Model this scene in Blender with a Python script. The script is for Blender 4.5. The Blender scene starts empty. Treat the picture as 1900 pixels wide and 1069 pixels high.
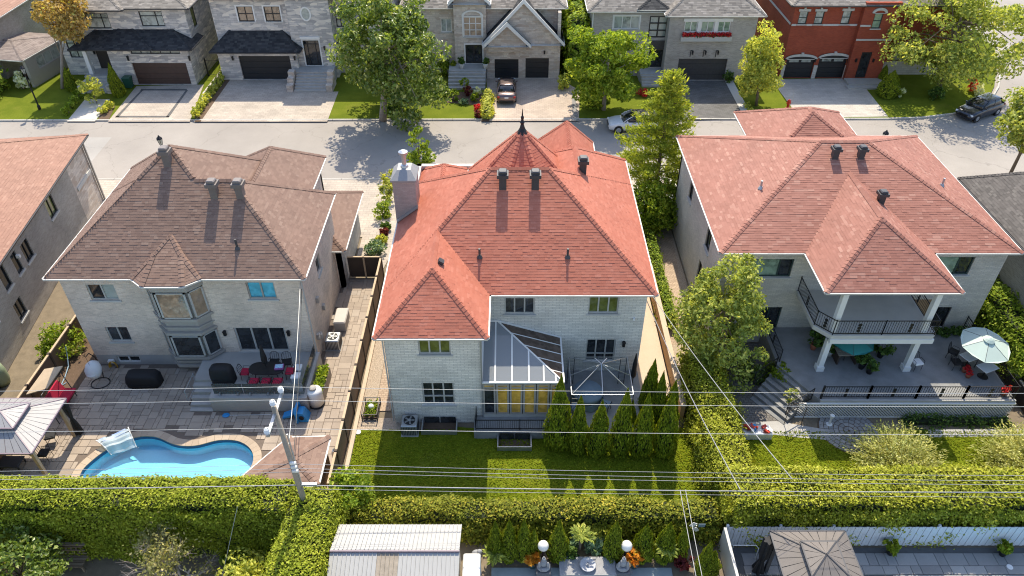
import bpy, math, random
import numpy as np
from mathutils import Vector, Matrix
R_ = math.radians
scene = bpy.context.scene
# ------------------------------------------------------------------ camera, sky, sun, exposure
CAM_H, PITCH, FPX = 30.0, R_(38.7), 1376.0
cam_d = bpy.data.cameras.new('camera'); cam = bpy.data.objects.new('camera', cam_d)
scene.collection.objects.link(cam); scene.camera = cam
cam.location = (0, 0, CAM_H); cam.rotation_euler = (math.pi / 2 - PITCH, 0, 0)
cam_d.sensor_width = 36.0; cam_d.lens = 36.0 * FPX / 1900.0; cam_d.clip_start = 0.5; cam_d.clip_end = 2000
SUN_ELEV, SUN_AZ = R_(53.8), R_(2.0)
world = bpy.data.worlds.new('World'); scene.world = world; world.use_nodes = True
wn = world.node_tree.nodes; wl = world.node_tree.links; wn.clear()
sky = wn.new('ShaderNodeTexSky'); sky.sky_type = 'NISHITA'; sky.sun_disc = False
sky.sun_elevation = SUN_ELEV; sky.sun_rotation = SUN_AZ; sky.air_density = 1.0; sky.dust_density = 1.2; sky.ozone_density = 0.8
bg = wn.new('ShaderNodeBackground'); bg.inputs['Strength'].default_value = 0.15
wo = wn.new('ShaderNodeOutputWorld'); wl.new(sky.outputs[0], bg.inputs[0]); wl.new(bg.outputs[0], wo.inputs[0])
sun_d = bpy.data.lights.new('sun', 'SUN'); sun_d.energy = 3.4; sun_d.angle = R_(0.5); sun_d.color = (1.0, 0.90, 0.72)
sun = bpy.data.objects.new('sun', sun_d); scene.collection.objects.link(sun)
sun_dir = Vector((math.sin(SUN_AZ) * math.cos(SUN_ELEV), math.cos(SUN_AZ) * math.cos(SUN_ELEV), math.sin(SUN_ELEV)))
sun.location = sun_dir * 80; sun.rotation_euler = (-sun_dir).to_track_quat('-Z', 'Y').to_euler()
vs = scene.view_settings; vs.view_transform = 'Standard'; vs.look = 'None'; vs.exposure = 0.94; vs.gamma = 1.0; vs.use_curve_mapping = False
scene.cycles.max_bounces = 6; scene.cycles.diffuse_bounces = 3; scene.cycles.glossy_bounces = 2
scene.cycles.transmission_bounces = 4; scene.cycles.transparent_max_bounces = 8
scene.cycles.caustics_reflective = False; scene.cycles.caustics_refractive = False
scene.cycles.use_denoising = True; scene.cycles.pixel_filter_type = 'BLACKMAN_HARRIS'; scene.cycles.filter_width = 1.1
# ------------------------------------------------------------------ survey helpers (photo pixel -> place on a known plane)
SP, CP = math.sin(PITCH), math.cos(PITCH)
def gp(u, v, h=0.0):
    a = (v - 534.5) / FPX; Z = (CAM_H - h) / (SP + a * CP)
    return ((u - 950) / FPX * Z, Z * (CP - a * SP))
def qp(u, v, Y):
    a = (v - 534.5) / FPX; Z = Y / (CP - a * SP)
    return ((u - 950) / FPX * Z, CAM_H - Z * (SP + a * CP))
def rp(u, v, X):
    Z = X * FPX / (u - 950); a = (v - 534.5) / FPX
    return (Z * (CP - a * SP), CAM_H - Z * (SP + a * CP))
def rect(u0, v0, u1, v1, Y):
    um, vm = (u0 + u1) / 2, (v0 + v1) / 2
    return (qp(u0, vm, Y)[0], qp(u1, vm, Y)[0], qp(um, v1, Y)[1], qp(um, v0, Y)[1])   # x0,x1,z0,z1
# ------------------------------------------------------------------ materials
MATS = {}
def nodes_of(name):
    m = bpy.data.materials.new(name); m.use_nodes = True
    nt = m.node_tree; b = nt.nodes['Principled BSDF']; return m, nt, b
def lnk(nt, a, b): nt.links.new(a, b)
def mixc(nt, fac, c1, c2, blend='MIX'):
    n = nt.nodes.new('ShaderNodeMix'); n.data_type = 'RGBA'; n.blend_type = blend
    for sock, val in ((n.inputs[0], fac), (n.inputs[6], c1), (n.inputs[7], c2)):
        if hasattr(val, 'is_linked'): lnk(nt, val, sock)
        elif isinstance(val, (int, float)): sock.default_value = val
        else: sock.default_value = (*val, 1)
    return n.outputs[2]
def pos_node(nt):
    return nt.nodes.new('ShaderNodeNewGeometry').outputs['Position']
def noise(nt, scale, detail=4, vec=None, rough=0.6):
    n = nt.nodes.new('ShaderNodeTexNoise'); n.inputs['Scale'].default_value = scale
    n.inputs['Detail'].default_value = detail; n.inputs['Roughness'].default_value = rough
    lnk(nt, vec if vec is not None else pos_node(nt), n.inputs['Vector']); return n.outputs['Fac']
def ramp(nt, fac, p0, p1):
    n = nt.nodes.new('ShaderNodeMapRange'); n.inputs[1].default_value = p0; n.inputs[2].default_value = p1
    lnk(nt, fac, n.inputs[0]); return n.outputs[0]
def bump(nt, b, h, strength=0.3, dist=0.02):
    n = nt.nodes.new('ShaderNodeBump'); n.inputs['Strength'].default_value = strength; n.inputs['Distance'].default_value = dist
    lnk(nt, h, n.inputs['Height']); lnk(nt, n.outputs[0], b.inputs['Normal'])
def sc_(c, k): return tuple(min(1.0, x * k) for x in c)
def M(name, col=None, rough=0.7, var=0.18, scale=3.0, bmp=0.0, metal=0.0, spec=0.4, fine=40.0):
    if name in MATS: return MATS[name]
    m, nt, b = nodes_of(name)
    n1 = ramp(nt, noise(nt, scale), 0.3, 0.7); n2 = ramp(nt, noise(nt, fine, 3), 0.25, 0.75)
    c = mixc(nt, n1, sc_(col, 1 - var), sc_(col, 1 + var)); c = mixc(nt, n2, c, sc_(col, 1 + var * 0.4), 'MIX')
    c2 = mixc(nt, 0.5, mixc(nt, n1, sc_(col, 1 - var), sc_(col, 1 + var)), mixc(nt, n2, sc_(col, 1 - var), sc_(col, 1 + var)))
    lnk(nt, c2, b.inputs['Base Color']); b.inputs['Roughness'].default_value = rough; b.inputs['Metallic'].default_value = metal
    b.inputs['Specular IOR Level'].default_value = spec
    if bmp: bump(nt, b, n2, bmp)
    MATS[name] = m; return m
def island_random(nt):
    g = nt.nodes.new('ShaderNodeNewGeometry').outputs['Random Per Island']
    o = nt.nodes.new('ShaderNodeObjectInfo').outputs['Random']
    a = nt.nodes.new('ShaderNodeMath'); a.operation = 'ADD'; lnk(nt, g, a.inputs[0]); lnk(nt, o, a.inputs[1])
    f = nt.nodes.new('ShaderNodeMath'); f.operation = 'FRACT'; lnk(nt, a.outputs[0], f.inputs[0]); return f.outputs[0]
def M_pieces(name, c0, c1, c2=None, rough=0.85, stain=0.25, scale=0.6, bmp=0.3, fine=60, spec=0.25):
    """each loose piece (shingle, paver, board) takes its own tone; large soft stains over all"""
    if name in MATS: return MATS[name]
    m, nt, b = nodes_of(name); r = island_random(nt)
    cr = nt.nodes.new('ShaderNodeValToRGB'); lnk(nt, r, cr.inputs[0]); e = cr.color_ramp.elements
    e[0].color = (*c0, 1); e[1].color = (*c1, 1)
    if c2: k = cr.color_ramp.elements.new(0.86); k.color = (*c1, 1); e = cr.color_ramp.elements; e[-1].color = (*c2, 1)
    n1 = ramp(nt, noise(nt, scale, 5), 0.3, 0.72); n2 = ramp(nt, noise(nt, fine, 3), 0.2, 0.8)
    st = mixc(nt, n1, (1 - stain,) * 3, (1.0, 1.0, 1.0)); gr = mixc(nt, n2, (0.82,) * 3, (1.0,) * 3)
    c = mixc(nt, 1.0, cr.outputs[0], st, 'MULTIPLY'); c = mixc(nt, 1.0, c, gr, 'MULTIPLY')
    lnk(nt, c, b.inputs['Base Color']); b.inputs['Roughness'].default_value = rough; b.inputs['Specular IOR Level'].default_value = spec
    bump(nt, b, n2, bmp, 0.01); MATS[name] = m; return m
def M_brick(name, c1, c2, mortar, bw, bh, msize=0.012, rough=0.85, plane='wall', bmp=0.5, var2=None, mort_smooth=0.1):
    """masonry too fine to pick apart at this distance: coursed pattern with relief"""
    if name in MATS: return MATS[name]
    m, nt, b = nodes_of(name); p = pos_node(nt)
    s = nt.nodes.new('ShaderNodeSeparateXYZ'); lnk(nt, p, s.inputs[0])
    cb = nt.nodes.new('ShaderNodeCombineXYZ')
    if plane == 'wall':
        a = nt.nodes.new('ShaderNodeMath'); a.operation = 'ADD'; lnk(nt, s.outputs[0], a.inputs[0]); lnk(nt, s.outputs[1], a.inputs[1])
        lnk(nt, a.outputs[0], cb.inputs[0]); lnk(nt, s.outputs[2], cb.inputs[1])
    else:
        lnk(nt, s.outputs[0], cb.inputs[0]); lnk(nt, s.outputs[1], cb.inputs[1])
    t = nt.nodes.new('ShaderNodeTexBrick'); lnk(nt, cb.outputs[0], t.inputs['Vector'])
    t.inputs['Color1'].default_value = (*c1, 1); t.inputs['Color2'].default_value = (*c2, 1); t.inputs['Mortar'].default_value = (*mortar, 1)
    t.inputs['Scale'].default_value = 1.0; t.inputs['Brick Width'].default_value = bw; t.inputs['Row Height'].default_value = bh
    t.inputs['Mortar Size'].default_value = msize; t.inputs['Mortar Smooth'].default_value = mort_smooth
    n1 = ramp(nt, noise(nt, 0.5, 5), 0.3, 0.7); n2 = ramp(nt, noise(nt, 25, 3), 0.25, 0.75)
    c = mixc(nt, 1.0, t.outputs[0], mixc(nt, n1, (0.80,) * 3, (1.08,) * 3), 'MULTIPLY')
    c = mixc(nt, 1.0, c, mixc(nt, n2, (0.85,) * 3, (1.1,) * 3), 'MULTIPLY')
    if var2:                                   # patches of a second stone colour, block by block
        vo = nt.nodes.new('ShaderNodeTexVoronoi'); vo.inputs['Scale'].default_value = 1.0
        mp = nt.nodes.new('ShaderNodeMapping'); mp.inputs['Scale'].default_value = (1.1 / bw, 1.0 / bh, 1); lnk(nt, cb.outputs[0], mp.inputs[0]); lnk(nt, mp.outputs[0], vo.inputs['Vector'])
        sp = nt.nodes.new('ShaderNodeSeparateColor'); lnk(nt, vo.outputs['Color'], sp.inputs[0])
        c = mixc(nt, ramp(nt, sp.outputs[0], 0.55, 0.95), c, var2)
    lnk(nt, c, b.inputs['Base Color']); b.inputs['Roughness'].default_value = rough; b.inputs['Specular IOR Level'].default_value = 0.25
    inv = nt.nodes.new('ShaderNodeMath'); inv.operation = 'SUBTRACT'; inv.inputs[0].default_value = 1.0; lnk(nt, t.outputs['Fac'], inv.inputs[1])
    bump(nt, b, inv.outputs[0], bmp, 0.012); MATS[name] = m; return m
def M_leaf(name, dark, light, tip=None, trans=0.36, rough=0.55, spec=0.12):
    if name in MATS: return MATS[name]
    m, nt, b = nodes_of(name); r = island_random(nt)
    cr = nt.nodes.new('ShaderNodeValToRGB'); lnk(nt, r, cr.inputs[0]); e = cr.color_ramp.elements
    e[0].color = (*dark, 1); e[1].color = (*light, 1)
    if tip: k = cr.color_ramp.elements.new(0.82); k.color = (*light, 1); cr.color_ramp.elements[-1].color = (*tip, 1)
    n1 = ramp(nt, noise(nt, 0.9, 3), 0.3, 0.7)
    c = mixc(nt, 1.0, cr.outputs[0], mixc(nt, n1, (0.72, 0.78, 0.7), (1.15, 1.1, 1.0)), 'MULTIPLY')
    lnk(nt, c, b.inputs['Base Color']); b.inputs['Roughness'].default_value = rough; b.inputs['Specular IOR Level'].default_value = spec
    tr = nt.nodes.new('ShaderNodeBsdfTranslucent'); lnk(nt, mixc(nt, 1.0, c, (1.75, 1.6, 0.65), 'MULTIPLY'), tr.inputs[0])
    mx = nt.nodes.new('ShaderNodeMixShader'); mx.inputs[0].default_value = trans
    lnk(nt, b.outputs[0], mx.inputs[1]); lnk(nt, tr.outputs[0], mx.inputs[2])
    lnk(nt, mx.outputs[0], nt.nodes['Material Output'].inputs['Surface']); MATS[name] = m; return m
def M_glass(name, col, rough=0.06, spec=0.7):
    if name in MATS: return MATS[name]
    m, nt, b = nodes_of(name); n1 = ramp(nt, noise(nt, 0.8, 3), 0.35, 0.65)
    n2 = ramp(nt, noise(nt, 2.6, 2), 0.42, 0.6); lnk(nt, mixc(nt, n2, mixc(nt, n1, sc_(col, 0.6), sc_(col, 1.3)), tuple(min(0.95, x * 1.35 + 0.012) for x in col)), b.inputs['Base Color'])  # mottled lighter patches in the base colour imitate reflections in the glass
    b.inputs['Roughness'].default_value = rough; b.inputs['Specular IOR Level'].default_value = spec
    MATS[name] = m; return m
def M_clear(name, tint, glossy=0.12, alpha=0.3):
    """thin clear sheet: lets light through, tinted, with a sharp reflection"""
    if name in MATS: return MATS[name]
    m, nt, b = nodes_of(name); out = nt.nodes['Material Output']
    t = nt.nodes.new('ShaderNodeBsdfTransparent'); t.inputs[0].default_value = (*tint, 1)
    b.inputs['Base Color'].default_value = (*tint, 1); b.inputs['Roughness'].default_value = 0.05
    mx = nt.nodes.new('ShaderNodeMixShader'); mx.inputs[0].default_value = alpha
    fr = nt.nodes.new('ShaderNodeFresnel'); fr.inputs[0].default_value = 1.33
    g = nt.nodes.new('ShaderNodeBsdfGlossy'); g.inputs['Roughness'].default_value = 0.04
    if 'water' in name:
        bn = nt.nodes.new('ShaderNodeBump'); bn.inputs['Strength'].default_value = 0.35; bn.inputs['Distance'].default_value = 0.05; lnk(nt, noise(nt, 5.0, 3), bn.inputs['Height']); lnk(nt, bn.outputs[0], g.inputs['Normal']); lnk(nt, bn.outputs[0], fr.inputs['Normal'])
    mx2 = nt.nodes.new('ShaderNodeMixShader'); lnk(nt, fr.outputs[0], mx2.inputs[0])
    lnk(nt, t.outputs[0], mx.inputs[1]); lnk(nt, b.outputs[0], mx.inputs[2])
    lnk(nt, mx.outputs[0], mx2.inputs[1]); lnk(nt, g.outputs[0], mx2.inputs[2]); lnk(nt, mx2.outputs[0], out.inputs['Surface'])
    MATS[name] = m; return m
def M_grass(name, c0, c1, dry=(0.20, 0.17, 0.05)):
    if name in MATS: return MATS[name]
    m, nt, b = nodes_of(name)
    n1 = ramp(nt, noise(nt, 0.7, 4), 0.3, 0.7); n2 = ramp(nt, noise(nt, 18, 4), 0.25, 0.75); n3 = ramp(nt, noise(nt, 0.35, 5), 0.58, 0.78)
    c = mixc(nt, n1, c0, c1); c = mixc(nt, mixc(nt, 0.5, n3, (0, 0, 0)), c, dry)
    c = mixc(nt, 1.0, c, mixc(nt, n2, (0.6,) * 3, (1.25,) * 3), 'MULTIPLY')
    lnk(nt, c, b.inputs['Base Color']); b.inputs['Roughness'].default_value = 1.0; b.inputs['Specular IOR Level'].default_value = 0.0
    bump(nt, b, n2, 0.45, 0.03); MATS[name] = m; return m
# ------------------------------------------------------------------ mesh helpers
COL = scene.collection
def _obj(name, me, mat, parent=None):
    if mat is not None and len(me.materials) == 0: me.materials.append(mat)
    o = bpy.data.objects.new(name, me); COL.objects.link(o)
    if parent is not None:
        o.parent = parent
        o.location = -Vector(parent.get('_w', (0, 0, 0)))
    return o
def np_mesh(name, V, Fq, mat, parent=None, smooth=False):
    me = bpy.data.meshes.new(name); V = np.asarray(V, dtype=np.float32); Fq = np.asarray(Fq, dtype=np.int32); k = Fq.shape[1]
    me.vertices.add(len(V)); me.vertices.foreach_set('co', V.ravel())
    me.loops.add(Fq.size); me.loops.foreach_set('vertex_index', Fq.ravel())
    me.polygons.add(len(Fq)); me.polygons.foreach_set('loop_start', np.arange(0, Fq.size, k, dtype=np.int32))
    me.polygons.foreach_set('loop_total', np.full(len(Fq), k, dtype=np.int32))
    me.polygons.foreach_set('use_smooth', np.full(len(Fq), smooth, dtype=bool))
    me.update(); return _obj(name, me, mat, parent)
class MB:
    def __init__(s, fr=None): s.v = []; s.f = []; s.fr = fr
    def _add(s, vs, fs):
        b = len(s.v)
        if s.fr is not None: vs = [s.fr(*p) for p in vs]
        s.v += [tuple(p) for p in vs]; s.f += [tuple(i + b for i in f) for f in fs]; return s
    def box(s, x0, x1, y0, y1, z0, z1):
        return s._add([(x0, y0, z0), (x1, y0, z0), (x1, y1, z0), (x0, y1, z0), (x0, y0, z1), (x1, y0, z1), (x1, y1, z1), (x0, y1, z1)],
                      [(0, 3, 2, 1), (4, 5, 6, 7), (0, 1, 5, 4), (1, 2, 6, 5), (2, 3, 7, 6), (3, 0, 4, 7)])
    def mbox(s, mat, sx, sy, sz):
        c = [mat @ Vector((a * sx / 2, b * sy / 2, d * sz / 2)) for d in (-1, 1) for a, b in ((-1, -1), (1, -1), (1, 1), (-1, 1))]
        return s._add(c, [(0, 3, 2, 1), (4, 5, 6, 7), (0, 1, 5, 4), (1, 2, 6, 5), (2, 3, 7, 6), (3, 0, 4, 7)])
    def rbox(s, cx, cy, cz, sx, sy, sz, rz=0, rx=0, ry=0):
        return s.mbox(Matrix.Translation((cx, cy, cz)) @ Matrix.Rotation(rz, 4, 'Z') @ Matrix.Rotation(ry, 4, 'Y') @ Matrix.Rotation(rx, 4, 'X'), sx, sy, sz)
    def cbox(s, x0, x1, y0, y1, z0, z1, c=0.05):      # box with cut top and vertical edges
        r = [(x0 + c, y0), (x1 - c, y0), (x1, y0 + c), (x1, y1 - c), (x1 - c, y1), (x0 + c, y1), (x0, y1 - c), (x0, y0 + c)]
        cx, cy = (x0 + x1) / 2, (y0 + y1) / 2
        r2 = [(x + (c if x < cx else -c) * 0.9, y + (c if y < cy else -c) * 0.9) for x, y in r]
        v = [(x, y, z0) for x, y in r] + [(x, y, z1 - c) for x, y in r] + [(x, y, z1) for x, y in r2]
        f = [tuple(range(7, -1, -1)), tuple(range(16, 24))]
        for k in (0, 8): f += [(k + i, k + (i + 1) % 8, k + 8 + (i + 1) % 8, k + 8 + i) for i in range(8)]
        return s._add(v, f)
    def prism(s, poly, z0, z1):
        n = len(poly); v = [(x, y, z0) for x, y in poly] + [(x, y, z1) for x, y in poly]
        return s._add(v, [tuple(range(n - 1, -1, -1)), tuple(range(n, 2 * n))] + [(i, (i + 1) % n, n + (i + 1) % n, n + i) for i in range(n)])
    def loft(s, rings, cap=True):
        n = len(rings[0]); v = [p for r in rings for p in r]; f = []
        for k in range(len(rings) - 1): f += [(k * n + i, k * n + (i + 1) % n, (k + 1) * n + (i + 1) % n, (k + 1) * n + i) for i in range(n)]
        if cap: f += [tuple(range(n - 1, -1, -1)), tuple(range((len(rings) - 1) * n, len(rings) * n))]
        return s._add(v, f)
    def path(s, pts, r, n=6, r1=None):
        P = [Vector(p) for p in pts]; rings = []
        for i, p in enumerate(P):
            d = (P[min(i + 1, len(P) - 1)] - P[max(i - 1, 0)]).normalized()
            a = d.orthogonal().normalized() if i == 0 else (prev - d * prev.dot(d)).normalized()
            prev = a; b = d.cross(a); rr = r if r1 is None else r + (r1 - r) * i / max(1, len(P) - 1)
            rings.append([p + (a * math.cos(t) + b * math.sin(t)) * rr for t in [2 * math.pi * j / n for j in range(n)]])
        return s.loft(rings)
    def lathe(s, prof, c=(0, 0, 0), n=16, mat=None):
        rings = []
        for r, z in prof:
            ring = [Vector((r * math.cos(2 * math.pi * j / n), r * math.sin(2 * math.pi * j / n), z)) for j in range(n)]
            rings.append([(mat @ p) if mat else p + Vector(c) for p in ring])
        return s.loft(rings)
    def ell(s, c, r, n=12, m=8, rz=0):
        rings = []
        for j in range(m + 1):
            ph = -math.pi / 2 + math.pi * (j + 0.02) / (m + 0.04); rr = max(0.02, math.cos(ph))
            ring = []
            for i in range(n):
                x, y = r[0] * rr * math.cos(2 * math.pi * i / n), r[1] * rr * math.sin(2 * math.pi * i / n)
                ring.append((c[0] + x * math.cos(rz) - y * math.sin(rz), c[1] + x * math.sin(rz) + y * math.cos(rz), c[2] + r[2] * math.sin(ph)))
            rings.append(ring)
        return s.loft(rings)
    def quad(s, *p): return s._add(p, [tuple(range(len(p)))])
    def build(s, name, mat, parent=None, smooth=False):
        me = bpy.data.meshes.new(name); me.from_pydata(s.v, [], s.f)
        if smooth: me.polygons.foreach_set('use_smooth', [True] * len(me.polygons))
        me.update(); return _obj(name, me, mat, parent)
def tag(o, label, cat=None, group=None, kind=None):
    if label: o['label'] = label
    if cat: o['category'] = cat
    if group: o['group'] = group
    if kind: o['kind'] = kind
    return o
def thing(name, label, cat, loc=(0, 0, 0), group=None):
    o = bpy.data.objects.new(name, None); COL.objects.link(o); o.empty_display_size = 0.3
    o.location = loc; o['_w'] = tuple(loc); return tag(o, label, cat, group)
def structure(name, mb, mat, label, cat=None, kind='structure', parent=None):
    return tag(mb.build(name, mat, parent), label, cat or name.replace('_', ' ').split()[-1], kind=kind)
def dup(root, loc, rz=0, s=1.0, label=None, group=None):
    r = root.copy(); COL.objects.link(r); r.location = loc; r.rotation_euler = (0, 0, rz)
    r.scale = (s, s, s) if isinstance(s, (int, float)) else s
    if label: r['label'] = label
    if group: r['group'] = group
    for ch in list(root.children):
        c = ch.copy(); COL.objects.link(c); c.parent = r
        for gch in list(ch.children):
            d = gch.copy(); COL.objects.link(d); d.parent = c
    return r
def place(root, loc, rz=0, s=1.0):
    root.location = loc; root.rotation_euler = (0, 0, rz); root.scale = (s, s, s) if isinstance(s, (int, float)) else s; return root
ORD = 'first second third fourth fifth sixth seventh eighth ninth tenth eleventh twelfth thirteenth fourteenth fifteenth sixteenth'.split()
def frame(ox, oy, ux, uy, oz=0.0):       # wall frame: a along the wall, b outwards, z up
    L = math.hypot(ux, uy); ux, uy = ux / L, uy / L
    return lambda a, b, z: (ox + a * ux + b * uy, oy + a * uy - b * ux, oz + z)
# ------------------------------------------------------------------ foliage
rng = np.random.default_rng(7); random.seed(7)
def unit(v): return v / np.maximum(np.linalg.norm(v, axis=1, keepdims=True), 1e-6)
def leaf_obj(name, P, size, mat, parent=None, bias=None, aspect=0.55, spread=1.0, along=None):
    P = np.asarray(P, float); N = len(P)
    n = rng.normal(size=(N, 3)) * spread
    if bias is not None: n = n + bias
    n = unit(n)
    t = rng.normal(size=(N, 3)) if along is None else along + rng.normal(size=(N, 3)) * 0.35
    t = unit(t - n * np.sum(t * n, axis=1, keepdims=True)); b = np.cross(n, t)
    s = (np.full(N, size) if np.isscalar(size) else np.asarray(size)) * rng.uniform(0.65, 1.35, N); s = s[:, None]
    V = np.stack([P - t * s, P - b * s * aspect + n * s * 0.15, P + t * s, P + b * s * aspect + n * s * 0.15], axis=1).reshape(-1, 3)
    return np_mesh(name, V, np.arange(4 * N).reshape(-1, 4), mat, parent)
def crown_points(c, r, ncl, per, rcl, seed, shell=0.55, flat=0.75, lobes=0.25):
    g = np.random.default_rng(seed); d = unit(g.normal(size=(ncl, 3)))
    lob = 1 + lobes * np.sin(d[:, 0] * 3.1 + seed) * np.cos(d[:, 1] * 2.7 + d[:, 2] * 2.2 + seed * 1.7)
    rad = (shell + (1 - shell) * g.uniform(0, 1, ncl) ** 0.6) * lob
    cc = np.array(c) + d * np.array(r) * rad[:, None]
    k = g.integers(int(per * 0.5), int(per * 1.5), ncl); idx = np.repeat(np.arange(ncl), k)
    dd = unit(g.normal(size=(len(idx), 3))); rr = g.uniform(0.35, 1.0, len(idx)) ** 0.5
    R = rcl * g.uniform(0.6, 1.35, ncl)
    off = dd * (rr * R[idx])[:, None]; off[:, 2] *= flat
    return cc[idx] + off, unit(off + np.array([0, 0, 0.45 * rcl])), cc
def trunk_mesh(mb, x, y, z0, top, r, tips, seed, lean=(0, 0)):
    g = np.random.default_rng(seed)
    pts = [(x + lean[0] * t + g.normal() * 0.04 * r * 6 * t, y + lean[1] * t + g.normal() * 0.04 * r * 6 * t, z0 + (top - z0) * t) for t in (0, 0.2, 0.45, 0.7, 1.0)]
    mb.path(pts, r * 1.25, 8, r * 0.45)
    for tp in tips:
        k = g.uniform(0.45, 0.98); i = min(3, int(k * 4)); b = Vector(pts[i]).lerp(Vector(pts[i + 1]), k * 4 - i)
        e = Vector(tp); m = b.lerp(e, 0.5) + Vector((g.normal() * 0.1, g.normal() * 0.1, 0.12 * (e - b).length))
        mb.path([b, m, e], r * 0.38, 5, r * 0.08)
def tree(name, label, x, y, h, rad, zc, rz, mat, cat='tree', nleaf=9000, leaf=0.2, ncl=70, rcl=None, trunk=0.16, bark=None, seed=1, shell=0.5, lobes=0.25, lean=(0, 0), group=None, limbs=16):
    """zc: height of the crown's centre, rz: its half height"""
    t = thing(name, label, cat, (x, y, 0), group)
    cx, cy = x + lean[0], y + lean[1]
    rcl = rcl or rad * 0.3
    P, B, cc = crown_points((cx, cy, zc), (rad, rad, rz), ncl, nleaf / ncl, rcl, seed, shell, lobes=lobes)
    mb = MB(); g = np.random.default_rng(seed + 5)
    trunk_mesh(mb, x, y, -0.05, min(zc + rz * 0.3, h * 0.8), trunk, [tuple(cc[i]) for i in g.permutation(len(cc))[:limbs]], seed, lean)
    mb.build('trunk', bark or MATS['bark'], t, True)
    leaf_obj('crown', P, leaf, mat, t, bias=B * 1.1)
    return t
def bush(name, label, x, y, r, h, mat, n=1400, leaf=0.1, cat='shrub', seed=1, z0=0.0, ry=None, group=None, shell=0.5, ncl=22, lobes=0.2):
    t = thing(name, label, cat, (x, y, z0), group)
    P, B, cc = crown_points((x, y, z0 + h * 0.52), (r, ry or r, h * 0.5), ncl, n / ncl, min(r, h) * 0.36, seed, shell, 0.9, lobes)
    P[:, 2] = np.maximum(P[:, 2], z0 + 0.02)
    mb = MB(); g = np.random.default_rng(seed)
    for i in range(5): mb.path([(x, y, z0 - 0.05), tuple((np.array([x, y, z0]) + cc[i]) / 2), tuple(cc[i])], 0.025, 5, 0.008)
    mb.build('stems', MATS['bark'], t); leaf_obj('foliage', P, leaf, mat, t, bias=B)
    return t
def surf_box(x0, x1, y0, y1, z0, z1, dens, jit, seed, faces='tfblr'):
    """points scattered over the skin of a clipped hedge, with outward bias"""
    g = np.random.default_rng(seed); out = []; bi = []
    def add(n, f, d):
        p = f(g.uniform(0, 1, n), g.uniform(0, 1, n)); wob = np.sin(p[:, 0] * 1.7 + seed) * np.cos(p[:, 1] * 2.1) * np.sin(p[:, 2] * 2.3 + 1)
        p = p + np.array(d) * (g.normal(size=(n, 1)) * jit + wob[:, None] * jit * 1.2 + 0.13 * (np.sin(p[:, :1] * 0.83 + seed) * np.sin(p[:, 1:2] * 1.1 + p[:, 2:] * 0.9) + 0.5 * np.sin(p[:, :1] * 2.9 + p[:, 2:] * 2.3))); e_ = np.minimum(np.minimum(p[:, 0] - x0, x1 - p[:, 0]), np.minimum(p[:, 1] - y0, y1 - p[:, 1])); p[:, 2] -= np.where(p[:, 2] > z1 - 0.5, 0.22 * np.clip(1 - e_ / 0.4, 0, 1) ** 2, 0); out.append(p); bi.append(np.tile(np.array(d, float), (n, 1)))
    W, D, Hh = x1 - x0, y1 - y0, z1 - z0
    if 't' in faces: add(int(W * D * dens), lambda a, b: np.stack([x0 + a * W, y0 + b * D, np.full_like(a, z1)], 1), (0, 0, 1))
    if 'f' in faces: add(int(W * Hh * dens), lambda a, b: np.stack([x0 + a * W, np.full_like(a, y0), z0 + b * Hh], 1), (0, -1, 0))
    if 'b' in faces: add(int(W * Hh * dens * 0.6), lambda a, b: np.stack([x0 + a * W, np.full_like(a, y1), z0 + b * Hh], 1), (0, 1, 0))
    if 'l' in faces: add(int(D * Hh * dens), lambda a, b: np.stack([np.full_like(a, x0), y0 + a * D, z0 + b * Hh], 1), (-1, 0, 0))
    if 'r' in faces: add(int(D * Hh * dens), lambda a, b: np.stack([np.full_like(a, x1), y0 + a * D, z0 + b * Hh], 1), (1, 0, 0))
    return np.concatenate(out), np.concatenate(bi)
def hedge(name, label, poly_boxes, mat, dens=160, leaf=0.1, jit=0.09, seed=3, core='hedge_core', cat='hedge', faces='tfblr', xf=None):
    b0 = poly_boxes[0]; t = thing(name, label, cat, ((b0[0] + b0[1]) / 2, (b0[2] + b0[3]) / 2, b0[4]) if xf is None else (0, 0, 0))
    mb = MB(xf); PP = []; BB = []
    for i, b in enumerate(poly_boxes):
        mb.box(b[0] + 0.14, b[1] - 0.14, b[2] + 0.14, b[3] - 0.14, b[4], b[5] - 0.14)
        p, bi = surf_box(*b, dens, jit, seed + i, faces); PP.append(p); BB.append(bi)
    P = np.concatenate(PP); B = np.concatenate(BB)
    if xf is not None: P = np.array([xf(*p) for p in P])
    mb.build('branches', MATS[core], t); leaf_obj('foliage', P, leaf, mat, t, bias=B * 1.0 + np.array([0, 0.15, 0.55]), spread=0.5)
    return t
# ------------------------------------------------------------------ shared materials
M('bark', (0.16, 0.12, 0.085), 0.9, 0.3, 6, 0.6); M('bark_grey', (0.30, 0.26, 0.22), 0.9, 0.25, 6, 0.5)
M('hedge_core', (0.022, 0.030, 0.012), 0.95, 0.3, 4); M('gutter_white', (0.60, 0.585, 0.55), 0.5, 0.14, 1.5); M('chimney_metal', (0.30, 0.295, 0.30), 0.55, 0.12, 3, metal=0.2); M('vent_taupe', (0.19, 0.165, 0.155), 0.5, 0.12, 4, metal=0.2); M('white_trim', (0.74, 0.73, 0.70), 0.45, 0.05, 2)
M('concrete', (0.40, 0.385, 0.36), 0.85, 0.16, 1.2, 0.25); M('concrete_dark', (0.24, 0.24, 0.235), 0.8, 0.38, 0.9, 0.25)
M('concrete_light', (0.52, 0.50, 0.46), 0.85, 0.1, 1.5, 0.2); M('beige_concrete', (0.55, 0.43, 0.32), 0.85, 0.12, 0.9, 0.2)
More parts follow.
